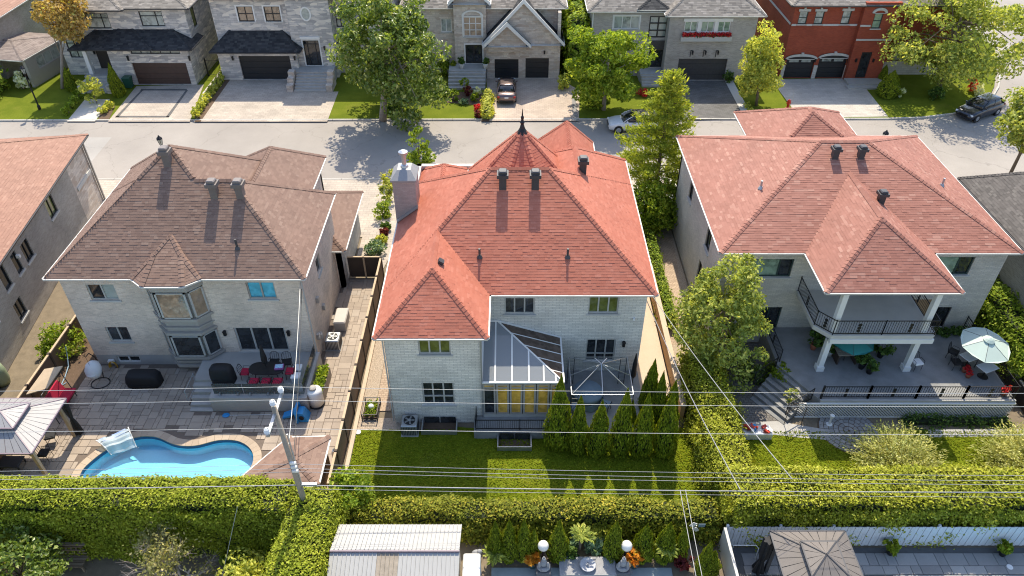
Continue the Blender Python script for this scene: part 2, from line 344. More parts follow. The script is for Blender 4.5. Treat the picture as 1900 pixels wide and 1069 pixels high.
M('black_metal', (0.018, 0.018, 0.02), 0.45, 0.2, 5, metal=0.2); M('dark_grey_metal', (0.07, 0.07, 0.075), 0.5, 0.2, 5, metal=0.3)
M('grey_metal', (0.42, 0.43, 0.44), 0.4, 0.1, 4, metal=0.6); M('galvanised', (0.50, 0.52, 0.55), 0.35, 0.15, 3, metal=0.8)
M('white_plastic', (0.75, 0.75, 0.74), 0.4, 0.05, 3); M('black_frame', (0.02, 0.022, 0.025), 0.4, 0.15, 5)
M('grey_frame', (0.45, 0.44, 0.41), 0.5, 0.06, 4); M('taupe_frame', (0.36, 0.335, 0.30), 0.5, 0.08, 4); M('green_frame', (0.035, 0.06, 0.055), 0.4, 0.1, 4)
M('stone_sill', (0.50, 0.49, 0.46), 0.8, 0.1, 4); M('soil', (0.13, 0.085, 0.055), 0.95, 0.3, 3, 0.8)
M('wood', (0.38, 0.24, 0.13), 0.7, 0.2, 3, 0.2); M('wood_pale', (0.50, 0.37, 0.24), 0.7, 0.18, 3, 0.2); M('wood_grey', (0.34, 0.29, 0.23), 0.85, 0.25, 4, 0.4)
M('brown_panel', (0.16, 0.105, 0.068), 0.7, 0.16, 1.2); M('brown_panel_dark', (0.06, 0.042, 0.032), 0.7, 0.2, 2)
M('fabric_red', (0.42, 0.015, 0.05), 0.85, 0.15, 4); M('fabric_black', (0.014, 0.014, 0.016), 0.65, 0.25, 5, 0.3); M('fabric_white', (0.74, 0.73, 0.71), 0.85, 0.06, 4)
M('fabric_tan', (0.52, 0.40, 0.27), 0.85, 0.12, 4); M('fabric_blue', (0.19, 0.25, 0.30), 0.8, 0.12, 4); M('fabric_teal', (0.03, 0.21, 0.19), 0.8, 0.08, 2); M('fabric_mint', (0.50, 0.60, 0.54), 0.8, 0.06, 2)
M('toy_blue', (0.03, 0.25, 0.55), 0.4, 0.1, 4); M('toy_red', (0.45, 0.05, 0.03), 0.45, 0.1, 4); M('hydrant_red', (0.48, 0.03, 0.015), 0.45, 0.15, 6)
M('rubber', (0.02, 0.02, 0.021), 0.8, 0.2, 6); M('stone_grey', (0.30, 0.30, 0.31), 0.85, 0.2, 5, 0.4); M('terracotta', (0.40, 0.13, 0.07), 0.75, 0.15, 4)
M('olive_plastic', (0.24, 0.29, 0.18), 0.5, 0.08, 3); M('pot_teal', (0.04, 0.11, 0.12), 0.35, 0.15, 4); M('dark_green_plastic', (0.02, 0.09, 0.06), 0.5, 0.1, 4)
M('yellow_hose', (0.55, 0.30, 0.03), 0.5, 0.1, 6); M('cable', (0.33, 0.33, 0.34), 0.6, 0.2, 6); M('cable_dark', (0.05, 0.05, 0.05), 0.7, 0.2, 6)
M('gravel', (0.42, 0.34, 0.26), 0.95, 0.45, 14, 1.0, fine=28); M('dark_door', (0.028, 0.022, 0.02), 0.5, 0.25, 3); M('ochre_interior', (0.55, 0.33, 0.07), 0.8, 0.15, 2)
SH_RED = M_pieces('red_shingles', (0.49, 0.158, 0.100), (0.54, 0.188, 0.122), (0.57, 0.21, 0.142), stain=0.17, rough=0.68, spec=0.28, bmp=0.15)
SH_PINK = M_pieces('faded_red_shingles', (0.345, 0.145, 0.105), (0.41, 0.182, 0.135), (0.475, 0.245, 0.185), stain=0.17, rough=0.68, spec=0.28, bmp=0.15)
SH_BROWN = M_pieces('brown_shingles', (0.235, 0.145, 0.11), (0.29, 0.185, 0.14), (0.32, 0.215, 0.165), stain=0.16, rough=0.68, spec=0.28, bmp=0.15)
SH_TAN = M_pieces('tan_shingles', (0.33, 0.17, 0.12), (0.385, 0.205, 0.145), (0.42, 0.235, 0.17), stain=0.14, rough=0.68, spec=0.28, bmp=0.15)
SH_DARK = M_pieces('charcoal_shingles', (0.030, 0.032, 0.036), (0.065, 0.066, 0.07), (0.085, 0.085, 0.085), stain=0.2)
SH_GREY = M_pieces('grey_shingles', (0.20, 0.18, 0.16), (0.32, 0.29, 0.255), (0.40, 0.36, 0.32), stain=0.15)
SH_SLATE = M_pieces('slate_grey_shingles', (0.085, 0.075, 0.07), (0.14, 0.125, 0.115), (0.17, 0.155, 0.14), stain=0.15, rough=0.68, spec=0.28, bmp=0.15)
PAVER = M_pieces('patio_pavers', (0.38, 0.31, 0.25), (0.49, 0.405, 0.325), (0.43, 0.37, 0.315), stain=0.2, scale=0.8, bmp=0.2, fine=45)
SLAB = M_pieces('grey_slabs', (0.28, 0.275, 0.27), (0.40, 0.39, 0.375), stain=0.2, bmp=0.2, fine=45)
COPING = M_pieces('coping_stones', (0.46, 0.36, 0.27), (0.56, 0.45, 0.34), stain=0.15, bmp=0.2)
PLANK = M_pieces('weathered_planks', (0.26, 0.19, 0.13), (0.40, 0.31, 0.22), stain=0.25)
BR_C = M_brick('white_grey_brick', (0.82, 0.78, 0.70), (0.68, 0.65, 0.585), (0.42, 0.40, 0.37), 0.36, 0.11, 0.008)
BR_L = M_brick('taupe_brick', (0.80, 0.665, 0.545), (0.63, 0.52, 0.425), (0.80, 0.69, 0.58), 0.26, 0.085, 0.008)
BR_R = M_brick('pale_grey_brick', (0.72, 0.66, 0.575), (0.61, 0.56, 0.49), (0.48, 0.45, 0.40), 0.30, 0.09, 0.008)
BR_LN = M_brick('grey_brown_brick', (0.42, 0.38, 0.335), (0.33, 0.30, 0.265), (0.46, 0.42, 0.37), 0.26, 0.085, 0.008)
BR_RED = M_brick('red_brick', (0.40, 0.085, 0.042), (0.32, 0.064, 0.034), (0.24, 0.10, 0.07), 0.26, 0.085, 0.007)
ST_1 = M_brick('grey_block_stone', (0.62, 0.58, 0.54), (0.40, 0.38, 0.365), (0.33, 0.315, 0.30), 0.75, 0.22, 0.01, var2=(0.74, 0.67, 0.58))
ST_3 = M_brick('warm_block_stone', (0.72, 0.63, 0.54), (0.55, 0.48, 0.415), (0.46, 0.41, 0.36), 0.62, 0.20, 0.01, var2=(0.46, 0.37, 0.30))
ST_4 = M_brick('grey_brick_house', (0.50, 0.455, 0.41), (0.39, 0.355, 0.32), (0.52, 0.475, 0.43), 0.30, 0.10, 0.008)
ST_W = M_brick('limestone_blocks', (0.60, 0.565, 0.51), (0.50, 0.47, 0.43), (0.38, 0.36, 0.33), 0.6, 0.22, 0.012)
DR_B = M_brick('beige_drive_pavers', (0.52, 0.45, 0.375), (0.44, 0.38, 0.32), (0.34, 0.29, 0.25), 0.46, 0.30, 0.012, plane='flat')
DR_G = M_brick('grey_drive_pavers', (0.33, 0.315, 0.30), (0.26, 0.25, 0.24), (0.20, 0.19, 0.185), 0.46, 0.26, 0.012, plane='flat')
DR_D = M_brick('dark_drive_pavers', (0.17, 0.165, 0.16), (0.13, 0.125, 0.12), (0.10, 0.095, 0.09), 0.40, 0.20, 0.012, plane='flat')
PATH = M_brick('small_path_pavers', (0.53, 0.41, 0.30), (0.44, 0.33, 0.24), (0.30, 0.22, 0.16), 0.22, 0.14, 0.012, plane='flat')
GRASS = M_grass('lawn_grass', (0.118, 0.16, 0.011), (0.165, 0.20, 0.015)); GRASS2 = M_grass('front_lawn_grass', (0.115, 0.15, 0.018), (0.165, 0.195, 0.024))
GL_D = M_glass('dark_window', (0.018, 0.021, 0.024)); GL_G = M_glass('painted_green_reflection_window', (0.10, 0.115, 0.03)); GL_B = M_glass('blue_curtain_window', (0.05, 0.30, 0.42))  # the green panes carry a foliage reflection painted into their base colour
GL_W = M_glass('sheer_curtain_window', (0.30, 0.33, 0.30)); GL_S = M_glass('sage_blind_window', (0.22, 0.30, 0.22)); GL_T = M_glass('painted_tan_reflection_window', (0.30, 0.22, 0.15)); GL_Y = M_glass('ochre_curtain_window', (0.62, 0.36, 0.06), 0.15)  # the tan panes have a warm reflection painted into their colour
GL_C = M_clear('clear_glass', (0.80, 0.86, 0.86), alpha=0.10); GL_WALLREF = M_glass('painted_wall_reflection_pane', (0.075, 0.050, 0.038), 0.18, 0.5)  # dark brown roof pane: mirrored house wall painted into its base colour
POLY = M_clear('milky_roof_sheet', (0.62, 0.66, 0.69), alpha=0.36)
LF_MAPLE = M_leaf('maple_leaves', (0.07, 0.12, 0.02), (0.25, 0.34, 0.07), (0.60, 0.62, 0.30), rough=0.35, spec=0.5); LF_LIME = M_leaf('lime_leaves', (0.10, 0.17, 0.018), (0.33, 0.43, 0.05), (0.55, 0.60, 0.12))  # palest maple tone paints bright leaf highlights into the colour
LF_GOLD = M_leaf('golden_leaves', (0.231, 0.296, 0.061), (0.664, 0.664, 0.150), (0.800, 0.780, 0.190)); LF_LOCUST = M_leaf('locust_leaves', (0.140, 0.190, 0.048), (0.474, 0.534, 0.140), (0.749, 0.712, 0.234))
LF_CEDAR = M_leaf('cedar_sprays', (0.10, 0.15, 0.012), (0.27, 0.33, 0.026), (0.48, 0.49, 0.05), 0.2); LF_HEDGE = M_leaf('clipped_cedar_sprays', (0.14, 0.165, 0.012), (0.325, 0.375, 0.03), (0.50, 0.51, 0.09), 0.15)
LF_YEL = M_leaf('yellow_hedge_leaves', (0.17, 0.18, 0.014), (0.365, 0.395, 0.034), (0.55, 0.53, 0.12), 0.15); LF_VINE = M_leaf('vine_leaves', (0.10, 0.125, 0.014), (0.26, 0.27, 0.03), (0.50, 0.41, 0.06), 0.15)
LF_PINE = M_leaf('pine_needles', (0.15, 0.20, 0.03), (0.38, 0.44, 0.07), (0.55, 0.56, 0.12), 0.45); LF_BLUE = M_leaf('bluish_leaves', (0.077, 0.148, 0.095), (0.286, 0.405, 0.268), (0.576, 0.686, 0.463))
LF_BRONZE = M_leaf('bronze_leaves', (0.257, 0.187, 0.071), (0.598, 0.420, 0.166), (0.447, 0.471, 0.148)); LF_WILLOW = M_leaf('pale_willow_leaves', (0.34, 0.36, 0.10), (0.60, 0.59, 0.22), (0.74, 0.70, 0.40), 0.2)
LF_DARK = M_leaf('dark_green_leaves', (0.039, 0.083, 0.023), (0.146, 0.241, 0.060), (0.257, 0.338, 0.094)); LF_PURPLE = M_leaf('purple_leaves', (0.088, 0.021, 0.030), (0.228, 0.052, 0.060), (0.350, 0.105, 0.075))
LF_RED = M_leaf('red_flowers', (0.385, 0.018, 0.030), (0.787, 0.052, 0.075), (0.800, 0.210, 0.180)); LF_WHITE = M_leaf('white_flowers', (0.612, 0.700, 0.420), (0.800, 0.800, 0.800), (0.800, 0.800, 0.800)); LF_ORANGE = M_leaf('orange_leaves', (0.455, 0.175, 0.022), (0.800, 0.350, 0.045), (0.438, 0.438, 0.075))
LF_OLIVE = M_leaf('dry_olive_leaves', (0.157, 0.161, 0.071), (0.444, 0.431, 0.188), (0.698, 0.590, 0.308)); LF_GRASSB = M_leaf('grass_blades', (0.13, 0.17, 0.012), (0.20, 0.225, 0.016), (0.26, 0.26, 0.03), 0.1, spec=0.0)
# ------------------------------------------------------------------ roofs: overlapping hipped masses with real shingle courses
class Mass:
    def __init__(s, poly, h, k, kz=None):
        s.p = np.array(poly, float); s.h = h; n = len(poly); s.k = [k] * n if np.isscalar(k) else list(k)
        s.e = []
        for i in range(n):
            a, b = s.p[i], s.p[(i + 1) % n]; L = np.linalg.norm(b - a); e = (b - a) / L
            s.e.append((a, e, np.array([-e[1], e[0]]), L))
    def planes(s, x, y): return [np.full(np.shape(x), 99.0) if s.k[i] is None else s.h + s.k[i] * ((x - a[0]) * n[0] + (y - a[1]) * n[1]) for i, (a, e, n, L) in enumerate(s.e)]
    def inside(s, x, y, tol=0.0):
        r = np.ones(np.shape(x), bool)
        for a, e, n, L in s.e: r &= ((x - a[0]) * n[0] + (y - a[1]) * n[1]) > -tol
        return r
    def height(s, x, y): return np.where(s.inside(x, y), np.min(s.planes(x, y), axis=0), -9.0)
def rectpoly(x0, x1, y0, y1): return [(x0, y0), (x1, y0), (x1, y1), (x0, y1)]
def clip2(poly, f):
    out = []
    for i in range(len(poly)):
        a, b = poly[i], poly[(i + 1) % len(poly)]; fa, fb = f(a), f(b)
        if fa >= -1e-9: out.append(a)
        if (fa > 1e-9 and fb < -1e-9) or (fa < -1e-9 and fb > 1e-9): out.append(a + (b - a) * fa / (fa - fb))
    return out
def runs(ok):
    d = np.diff(np.concatenate([[0], ok.astype(int), [0]])); return list(zip(np.where(d == 1)[0], np.where(d == -1)[0]))
def roof(root, masses, mat, expo=0.15, tab=0.30, single=300, gutter='gutter_white', thick=0.0125, fascia=0.12, soffit='white_trim', name='roof'):
    g = np.random.default_rng(11); deck = MB(); tabs = []; caps = MB(); gut = MB(); sof = MB()
    for mi, m in enumerate(masses):
        others = [(o, oi < mi) for oi, o in enumerate(masses) if oi != mi]
        def under(x, y, z, tol): 
            r = np.zeros(np.shape(x), bool)
            for o, first in others: r |= o.height(x, y) > z + (-0.004 if first and tol > 0.05 else tol)
            return r
        polys = []
        for i, (a, e, n, L) in enumerate(m.e):
            if m.k[i] is None: continue
            k = m.k[i]; poly = [p for p in m.p]
            for j, (a2, e2, n2, L2) in enumerate(m.e):
                if j == i or m.k[j] is None: continue
                poly = clip2(poly, lambda p, j=j, a2=a2, n2=n2: (m.k[j] * np.dot(p - a2, n2)) - (k * np.dot(p - a, n)))
                if len(poly) < 3: break
            if len(poly) < 3: continue
            zf = lambda p, k=k, a=a, n=n, h=m.h: h + k * np.dot(p - a, n)
            deck.quad(*[(p[0], p[1], zf(p) - 0.015 - 0.004 * mi) for p in poly]); polys.append((i, poly, zf))
            cosk = 1 / math.sqrt(1 + k * k); up = Vector((n[0] * cosk, n[1] * cosk, k * cosk)); ev = Vector((e[0], e[1], 0)); nv = ev.cross(up)
            dmax = max(np.dot(p - a, n) for p in poly); nc = int(dmax / (expo * cosk)) + 1
            ts = np.arange(0.0, L, 0.03)
            for c in range(nc):
                dd = (c + 0.5) * expo * cosk; X = a[0] + e[0] * ts + n[0] * dd; Y = a[1] + e[1] * ts + n[1] * dd; Zp = m.h + k * dd
                pl = m.planes(X, Y); mn = np.min(pl, axis=0)
                ok = (mn >= Zp - 0.003) & m.inside(X, Y, 0.02) & ~under(X, Y, Zp, 0.10)
                for r0, r1 in runs(ok):
                    t0, t1 = ts[r0], ts[min(r1, len(ts) - 1)] ; t = t0 - g.uniform(0, tab)
                    while t < t1:
                        w = tab * g.choice([0.55, 0.8, 1.0, 1.25]); s0, s1 = max(t, t0), min(t + w, t1)
                        if s1 - s0 > 0.02:
                            o = Vector((a[0] + e[0] * s0 + n[0] * c * expo * cosk, a[1] + e[1] * s0 + n[1] * c * expo * cosk, m.h + k * c * expo * cosk))
                            tabs.append((o, ev * (s1 - s0), up * min(expo + 0.05, max(0.03, (dmax - c * expo * cosk) / cosk)), nv * thick * g.choice([0.7, 1.0, 1.0, 1.5])))
                        t += w
            # gutter / fascia on the exposed eave
            ts2 = np.arange(0, L + 0.05, 0.1); X = a[0] + e[0] * ts2; Y = a[1] + e[1] * ts2
            ok = ~under(X, Y, m.h, 0.02)
            for o, first in others:
                if first: ok &= ~(o.height(X + n[0] * 0.03, Y + n[1] * 0.03) > m.h + k * 0.03 - 0.01)
            for r0, r1 in runs(ok):
                s0, s1 = ts2[r0], min(L, ts2[r1 - 1] + 0.05)
                if s1 - s0 < 0.3: continue
                p0 = a + e * s0; p1 = a + e * s1; q = -n * 0.085
                gut.loft([[(p[0], p[1], m.h - fascia), (p[0] + q[0] * 0.7, p[1] + q[1] * 0.7, m.h - fascia), (p[0] + q[0], p[1] + q[1], m.h - 0.02), (p[0], p[1], m.h - 0.02)] for p in (p0, p1)])
        sof.quad(*[(p[0], p[1], m.h - 0.10) for p in m.p[::-1]])
        # hip and ridge caps
        done = set()
        for ii, (i, pa, za) in enumerate(polys):
            for (j, pb, zb) in polys[ii + 1:]:
                sh = [p for p in pa if any(np.linalg.norm(p - q) < 1e-3 for q in pb)]
                if len(sh) < 2: continue
                p0, p1 = sh[0], sh[-1]
                if np.linalg.norm(p1 - p0) < 0.2: continue
                A = Vector((p0[0], p0[1], za(p0))); B_ = Vector((p1[0], p1[1], za(p1)))
                if A.z > B_.z: A, B_ = B_, A
                d = (B_ - A); Ln = d.length; d.normalize()
                ni, nj = m.e[i][2], m.e[j][2]
                sa = Vector((ni[0], ni[1], m.k[i])); sa = (sa - d * sa.dot(d)); sb = Vector((nj[0], nj[1], m.k[j])); sb = (sb - d * sb.dot(d))
                na = Vector((-m.k[i] * ni[0], -m.k[i] * ni[1], 1)).normalized(); nb = Vector((-m.k[j] * nj[0], -m.k[j] * nj[1], 1)).normalized()
                wa = d.cross(na).normalized(); wb = d.cross(nb).normalized()
                if wa.dot(Vector((ni[0], ni[1], 0))) > 0 if abs(wa.dot(Vector((ni[0], ni[1], 0)))) > 1e-6 else False: wa = -wa
                if wb.dot(Vector((nj[0], nj[1], 0))) > 0 if abs(wb.dot(Vector((nj[0], nj[1], 0)))) > 1e-6 else False: wb = -wb
                upv = (na + nb).normalized(); s = 0.0
                while s < Ln:
                    l = min(0.24, Ln - s); c = A + d * (s + l / 2)
                    if not under(np.array([c.x]), np.array([c.y]), c.z, -0.02)[0]:
                        h0, h1 = 0.055, 0.03; w = 0.15
                        ring = lambda P, hh: [P + wa * w + na * hh * 0.8, P + upv * (hh + 0.012), P + wb * w + nb * hh * 0.8, P - upv * 0.02]
                        caps.loft([ring(A + d * s, h0), ring(A + d * (s + l + 0.03), h1)])
                    s += 0.24
    rp_ = deck.build(name, mat, root)
    sof.build('soffit', MATS[soffit], root)
    if gut.v: gut.build('gutter', MATS[gutter], root)
    if caps.v: tag(caps.build('ridge_caps', mat, rp_), None, kind='stuff')
    # the shingles that show largest are pieces of their own, the rest one mass
    U = [(0, 0, 0), (1, 0, 0), (0, 0, 1), (1, 0, 1), (0, 1, 0.15), (1, 1, 0.15)]; Fs = [(2, 3, 5, 4), (0, 1, 3, 2), (0, 2, 4, 4), (1, 5, 3, 3)]
    tabs.sort(key=lambda t: (t[0] - cam.location).length - (3 if t[2].y > 0 else 0))
    if single:
        me = bpy.data.meshes.new('shingle'); me.from_pydata(U, [], [(2, 3, 5, 4), (0, 1, 3, 2), (0, 2, 4), (1, 5, 3)]); me.materials.append(mat); w = Vector(root.get('_w', (0, 0, 0)))
        for o, ex, uy, nz in tabs[:single]:
            ob = bpy.data.objects.new('shingle', me); COL.objects.link(ob); ob.parent = rp_
            mt = Matrix(((ex.x, uy.x, nz.x, o.x), (ex.y, uy.y, nz.y, o.y), (ex.z, uy.z, nz.z, o.z), (0, 0, 0, 1)))
            ob.matrix_local = mt
    V = []; F = []
    for o, ex, uy, nz in tabs[single:]:
        b = len(V); V += [o, o + ex, o + nz, o + ex + nz, o + uy + nz * 0.15, o + ex + uy + nz * 0.15]; F += [tuple(i + b for i in f) for f in ((2, 3, 5, 4), (0, 1, 3, 2))]
    if V: tag(np_mesh('shingle_courses', np.array([tuple(v) for v in V]), F, mat, rp_), None, kind='stuff')
    return rp_
# ------------------------------------------------------------------ walls, windows, doors
def wall(root, fr, a0, a1, z0, z1, mat, holes=(), thick=0.3, name='wall'):
    hs = [h for h in holes if h[0] < a1 and h[1] > a0]
    A = sorted({a0, a1, *[min(max(v, a0), a1) for h in hs for v in h[:2]]}); Z = sorted({z0, z1, *[min(max(v, z0), z1) for h in hs for v in h[2:4]]})
    mb = MB(fr)
    for i in range(len(A) - 1):
        for j in range(len(Z) - 1):
            ca, cz = (A[i] + A[i + 1]) / 2, (Z[j] + Z[j + 1]) / 2
            if A[i + 1] - A[i] < 1e-4 or Z[j + 1] - Z[j] < 1e-4 or any(h[0] < ca < h[1] and h[2] < cz < h[3] for h in hs): continue
            mb.box(A[i], A[i + 1], -thick, 0, Z[j], Z[j + 1])
    return mb.build(name, mat, root)
def window(root, fr, a0, a1, z0, z1, fmat='grey_frame', glass=None, cols=2, rows=1, fw=0.07, sill=True, inset=0.10, split=None, widths=None, name='window', panes=None, trim=None):
    glass = glass or GL_D; mb = MB(fr); d0, d1 = -inset - 0.05, -inset + 0.03
    mb.box(a0, a1, d0, d1, z0, z0 + fw); mb.box(a0, a1, d0, d1, z1 - fw, z1); mb.box(a0, a0 + fw, d0, d1, z0 + fw, z1 - fw); mb.box(a1 - fw, a1, d0, d1, z0 + fw, z1 - fw)
    ww = widths or [1.0] * cols; tot = sum(ww); xs = [a0]
    for w in ww: xs.append(xs[-1] + (a1 - a0) * w / tot)
    zs = [z0] + ([z0 + (z1 - z0) * split] if split else [z0 + (z1 - z0) * k / rows for k in range(1, rows)]) + [z1]
    for x in xs[1:-1]: mb.box(x - fw * 0.55, x + fw * 0.55, d0, d1, z0 + fw, z1 - fw)
    for z in zs[1:-1]: mb.box(a0 + fw, a1 - fw, d0 + 0.004, d1 - 0.004, z - fw * 0.5, z + fw * 0.5)
    w = mb.build(name, MATS[fmat], root); n = 0
    for i in range(len(xs) - 1):
        for j in range(len(zs) - 1):
            q = MB(fr).box(xs[i] + fw * 0.5, xs[i + 1] - fw * 0.5, d0 - 0.01, d0 + 0.03, zs[j] + fw * 0.4, zs[j + 1] - fw * 0.4)
            q.build('pane', (panes[n % len(panes)] if panes else glass), w); n += 1
    MB(fr).box(a0, a1, -0.42, -0.3, z0, z1).build('window_back', MATS['dark_door'], w)
    if sill: MB(fr).box(a0 - 0.10, a1 + 0.10, -0.10, 0.07, z0 - 0.10, z0 - 0.002).build('sill', MATS['stone_sill'], w)
    if trim:
        t = MB(fr); e = 0.13; t.box(a0 - e, a0 - 0.002, -0.05, 0.03, z0 - e, z1 + e); t.box(a1 + 0.002, a1 + e, -0.05, 0.03, z0 - e, z1 + e); t.box(a0, a1, -0.05, 0.03, z1 + 0.002, z1 + e); t.box(a0, a1, -0.05, 0.03, z0 - e, z0 - 0.002)
        t.build('surround', MATS[trim], w)
    return w
def garage_door(root, fr, a0, a1, z0, z1, mat='dark_door', rows=4, cols=6, glaze=False):
    d = MB(fr).box(a0, a1, -0.3, -0.2, z0, z1).build('garage_door', MATS[mat], root); H = (z1 - z0) / rows
    for r in range(rows):
        MB(fr).box(a0 + 0.01, a1 - 0.01, -0.2, -0.165, z0 + r * H + 0.012, z0 + (r + 1) * H - 0.012).build('panel', MATS[mat], d)
    if glaze:
        for k in (0.12, 0.55): MB(fr).box(a0 + (a1 - a0) * k, a0 + (a1 - a0) * (k + 0.33), -0.165, -0.155, z1 - H * 0.75, z1 - H * 0.25).build('pane', GL_W, d)
    return d
def sconce(root, fr, a, z, h=0.35):
    mb = MB(fr); mb.box(a - 0.05, a + 0.05, 0.003, 0.03, z - h / 2, z + h / 2); mb.box(a - 0.07, a + 0.07, 0.03, 0.16, z - h / 2.4, z + h / 3); mb.box(a - 0.09, a + 0.09, 0.02, 0.18, z + h / 3, z + h / 2.2)
    return mb.build('wall_lamp', MATS['black_metal'], root)
def roof_vent(root, x, y, z, mat='dark_grey_metal', s=0.45, h=0.75):
    mb = MB(); mb.box(x - s * .38, x + s * .38, y - s * .38, y + s * .38, z - 0.4, z + h * .6); mb.box(x - s * .6, x + s * .6, y - s * .6, y + s * .6, z + h * .6, z + h * .82); mb.cbox(x - s * .45, x + s * .45, y - s * .45, y + s * .45, z + h * .82, z + h, 0.05)
    return mb.build('roof_vent', MATS[mat], root)
def pipe_vent(root, x, y, z, mat='dark_grey_metal', h=0.6):
    mb = MB(); mb.lathe([(0.06, -0.3), (0.06, h), (0.045, h)], (x, y, z), 10); mb.lathe([(0.16, 0.0), (0.08, 0.16)], (x, y, z), 10)
    return mb.build('vent_pipe', MATS[mat], root)
def railing(root, pts, z, h, mat='black_metal', step=0.13, ornaments=False, name='railing', post=0.04):
    mb = MB()
    for (x0, y0), (x1, y1) in zip(pts[:-1], pts[1:]):
        L = math.hypot(x1 - x0, y1 - y0); a = math.atan2(y1 - y0, x1 - x0); cx, cy = (x0 + x1) / 2, (y0 + y1) / 2
        for zz in (z + 0.1, z + h): mb.rbox(cx, cy, zz, L, 0.035, 0.04, a)
        for k in range(int(L / step) + 1): mb.rbox(x0 + (x1 - x0) * k * step / L, y0 + (y1 - y0) * k * step / L, z + h / 2 + 0.05, 0.016, 0.016, h - 0.1, a)
        for x, y in ((x0, y0), (x1, y1)): mb.rbox(x, y, z + h / 2 + 0.03, post, post, h + 0.06, a)
        if ornaments:
            for k in range(1, max(2, int(L / 1.0))):
                t = k / max(2, int(L / 1.0)); ox, oy = x0 + (x1 - x0) * t, y0 + (y1 - y0) * t
                for dz in (-0.2, 0.0, 0.2):
                    c = Matrix.Translation((ox, oy, z + h / 2 + dz)) @ Matrix.Rotation(a, 4, 'Z') @ Matrix.Rotation(math.pi / 2, 4, 'X')
                    mb.lathe([(0.07, -0.012), (0.095, -0.012), (0.095, 0.012), (0.07, 0.012)], n=10, mat=c)
    return mb.build(name, MATS[mat], root)
# ------------------------------------------------------------------ the setting
POOL_BOX = (-22.2, -12.3, 20.6, 25.9)
g0 = MB(); xs = [-260, POOL_BOX[0], POOL_BOX[1], 260]; ys = [-120, POOL_BOX[2], POOL_BOX[3], 420]
for i in range(3):
    for j in range(3):
        if (i, j) != (1, 1): g0.quad((xs[i], ys[j], -0.16), (xs[i + 1], ys[j], -0.16), (xs[i + 1], ys[j + 1], -0.16), (xs[i], ys[j + 1], -0.16))
structure('ground', g0, M_grass('rough_ground', (0.06, 0.075, 0.025), (0.10, 0.10, 0.04)), 'open ground under the whole neighbourhood', 'ground')
def asphalt(name, col):
    m, nt, b = nodes_of(name)
    n1 = ramp(nt, noise(nt, 0.18, 5), 0.3, 0.7); n2 = ramp(nt, noise(nt, 40, 4), 0.25, 0.75); n3 = noise(nt, 0.9, 6)
    c = mixc(nt, n1, sc_(col, 0.88), sc_(col, 1.1)); c = mixc(nt, 1.0, c, mixc(nt, n2, (0.85,) * 3, (1.1,) * 3), 'MULTIPLY')
    vo = nt.nodes.new('ShaderNodeTexVoronoi'); vo.feature = 'DISTANCE_TO_EDGE'; vo.inputs['Scale'].default_value = 0.16
    ad = nt.nodes.new('ShaderNodeVectorMath'); ad.operation = 'MULTIPLY_ADD'; cn = nt.nodes.new('ShaderNodeTexNoise'); cn.inputs['Scale'].default_value = 1.2; cn.inputs['Detail'].default_value = 5
    lnk(nt, pos_node(nt), cn.inputs['Vector']); lnk(nt, cn.outputs['Color'], ad.inputs[0]); ad.inputs[1].default_value = (1.6, 1.6, 0); lnk(nt, pos_node(nt), ad.inputs[2]); lnk(nt, ad.outputs[0], vo.inputs['Vector'])
    c = mixc(nt, mixc(nt, ramp(nt, vo.outputs['Distance'], 0.0, 0.006), (0.45,) * 3, (0, 0, 0)), c, sc_(col, 0.45))
    n4 = ramp(nt, noise(nt, 0.5, 6, rough=0.75), 0.60, 0.78); c = mixc(nt, mixc(nt, n4, (0, 0, 0), (0.35,) * 3), c, sc_(col, 0.66))
    lnk(nt, c, b.inputs['Base Color']); b.inputs['Roughness'].default_value = 0.9; b.inputs['Specular IOR Level'].default_value = 0.25; bump(nt, b, n2, 0.3, 0.01); return m
ASPH = asphalt('worn_asphalt', (0.335, 0.305, 0.275))
KY0, KY1 = 51.35, 61.35
rd = MB(); rd.quad((-130, KY0 - 0.05, -0.11), (130, KY0 - 0.05, -0.11), (130, KY1 + 2.0, -0.11), (-130, KY1 + 2.0, -0.11)); rd.quad((36, KY1 + 2.0, -0.11), (130, KY1 + 2.0, -0.11), (130, 190, -0.11), (36, 190, -0.11))
structure('road', rd, ASPH, 'sunlit worn grey asphalt street crossing behind the three near houses', 'road')
# asphalt patches cut into the street
for k, (pp, lab) in enumerate([([(165, 255), (207, 255), (160, 312), (118, 312)], 'rectangular asphalt patch in the street behind the tan-roofed house')]):
    pts = [gp(u, v, -0.11) for u, v in pp]; mb = MB().quad(*[(x, y, -0.106) for x, y in pts]); structure('road_patch', mb, asphalt('patch_asphalt', (0.37, 0.35, 0.325)), lab, 'road patch')
mh = gp(797, 327, -0.1); mb = MB().lathe([(0.36, -0.105), (0.36, -0.095), (0.30, -0.09), (0.29, -0.096)], (mh[0], mh[1], 0), 20)
tag(mb.build('manhole_cover', M('manhole', (0.30, 0.26, 0.24), 0.6, 0.2, 8, 0.4)), 'round manhole cover at the near kerb below the young street tree', 'manhole')
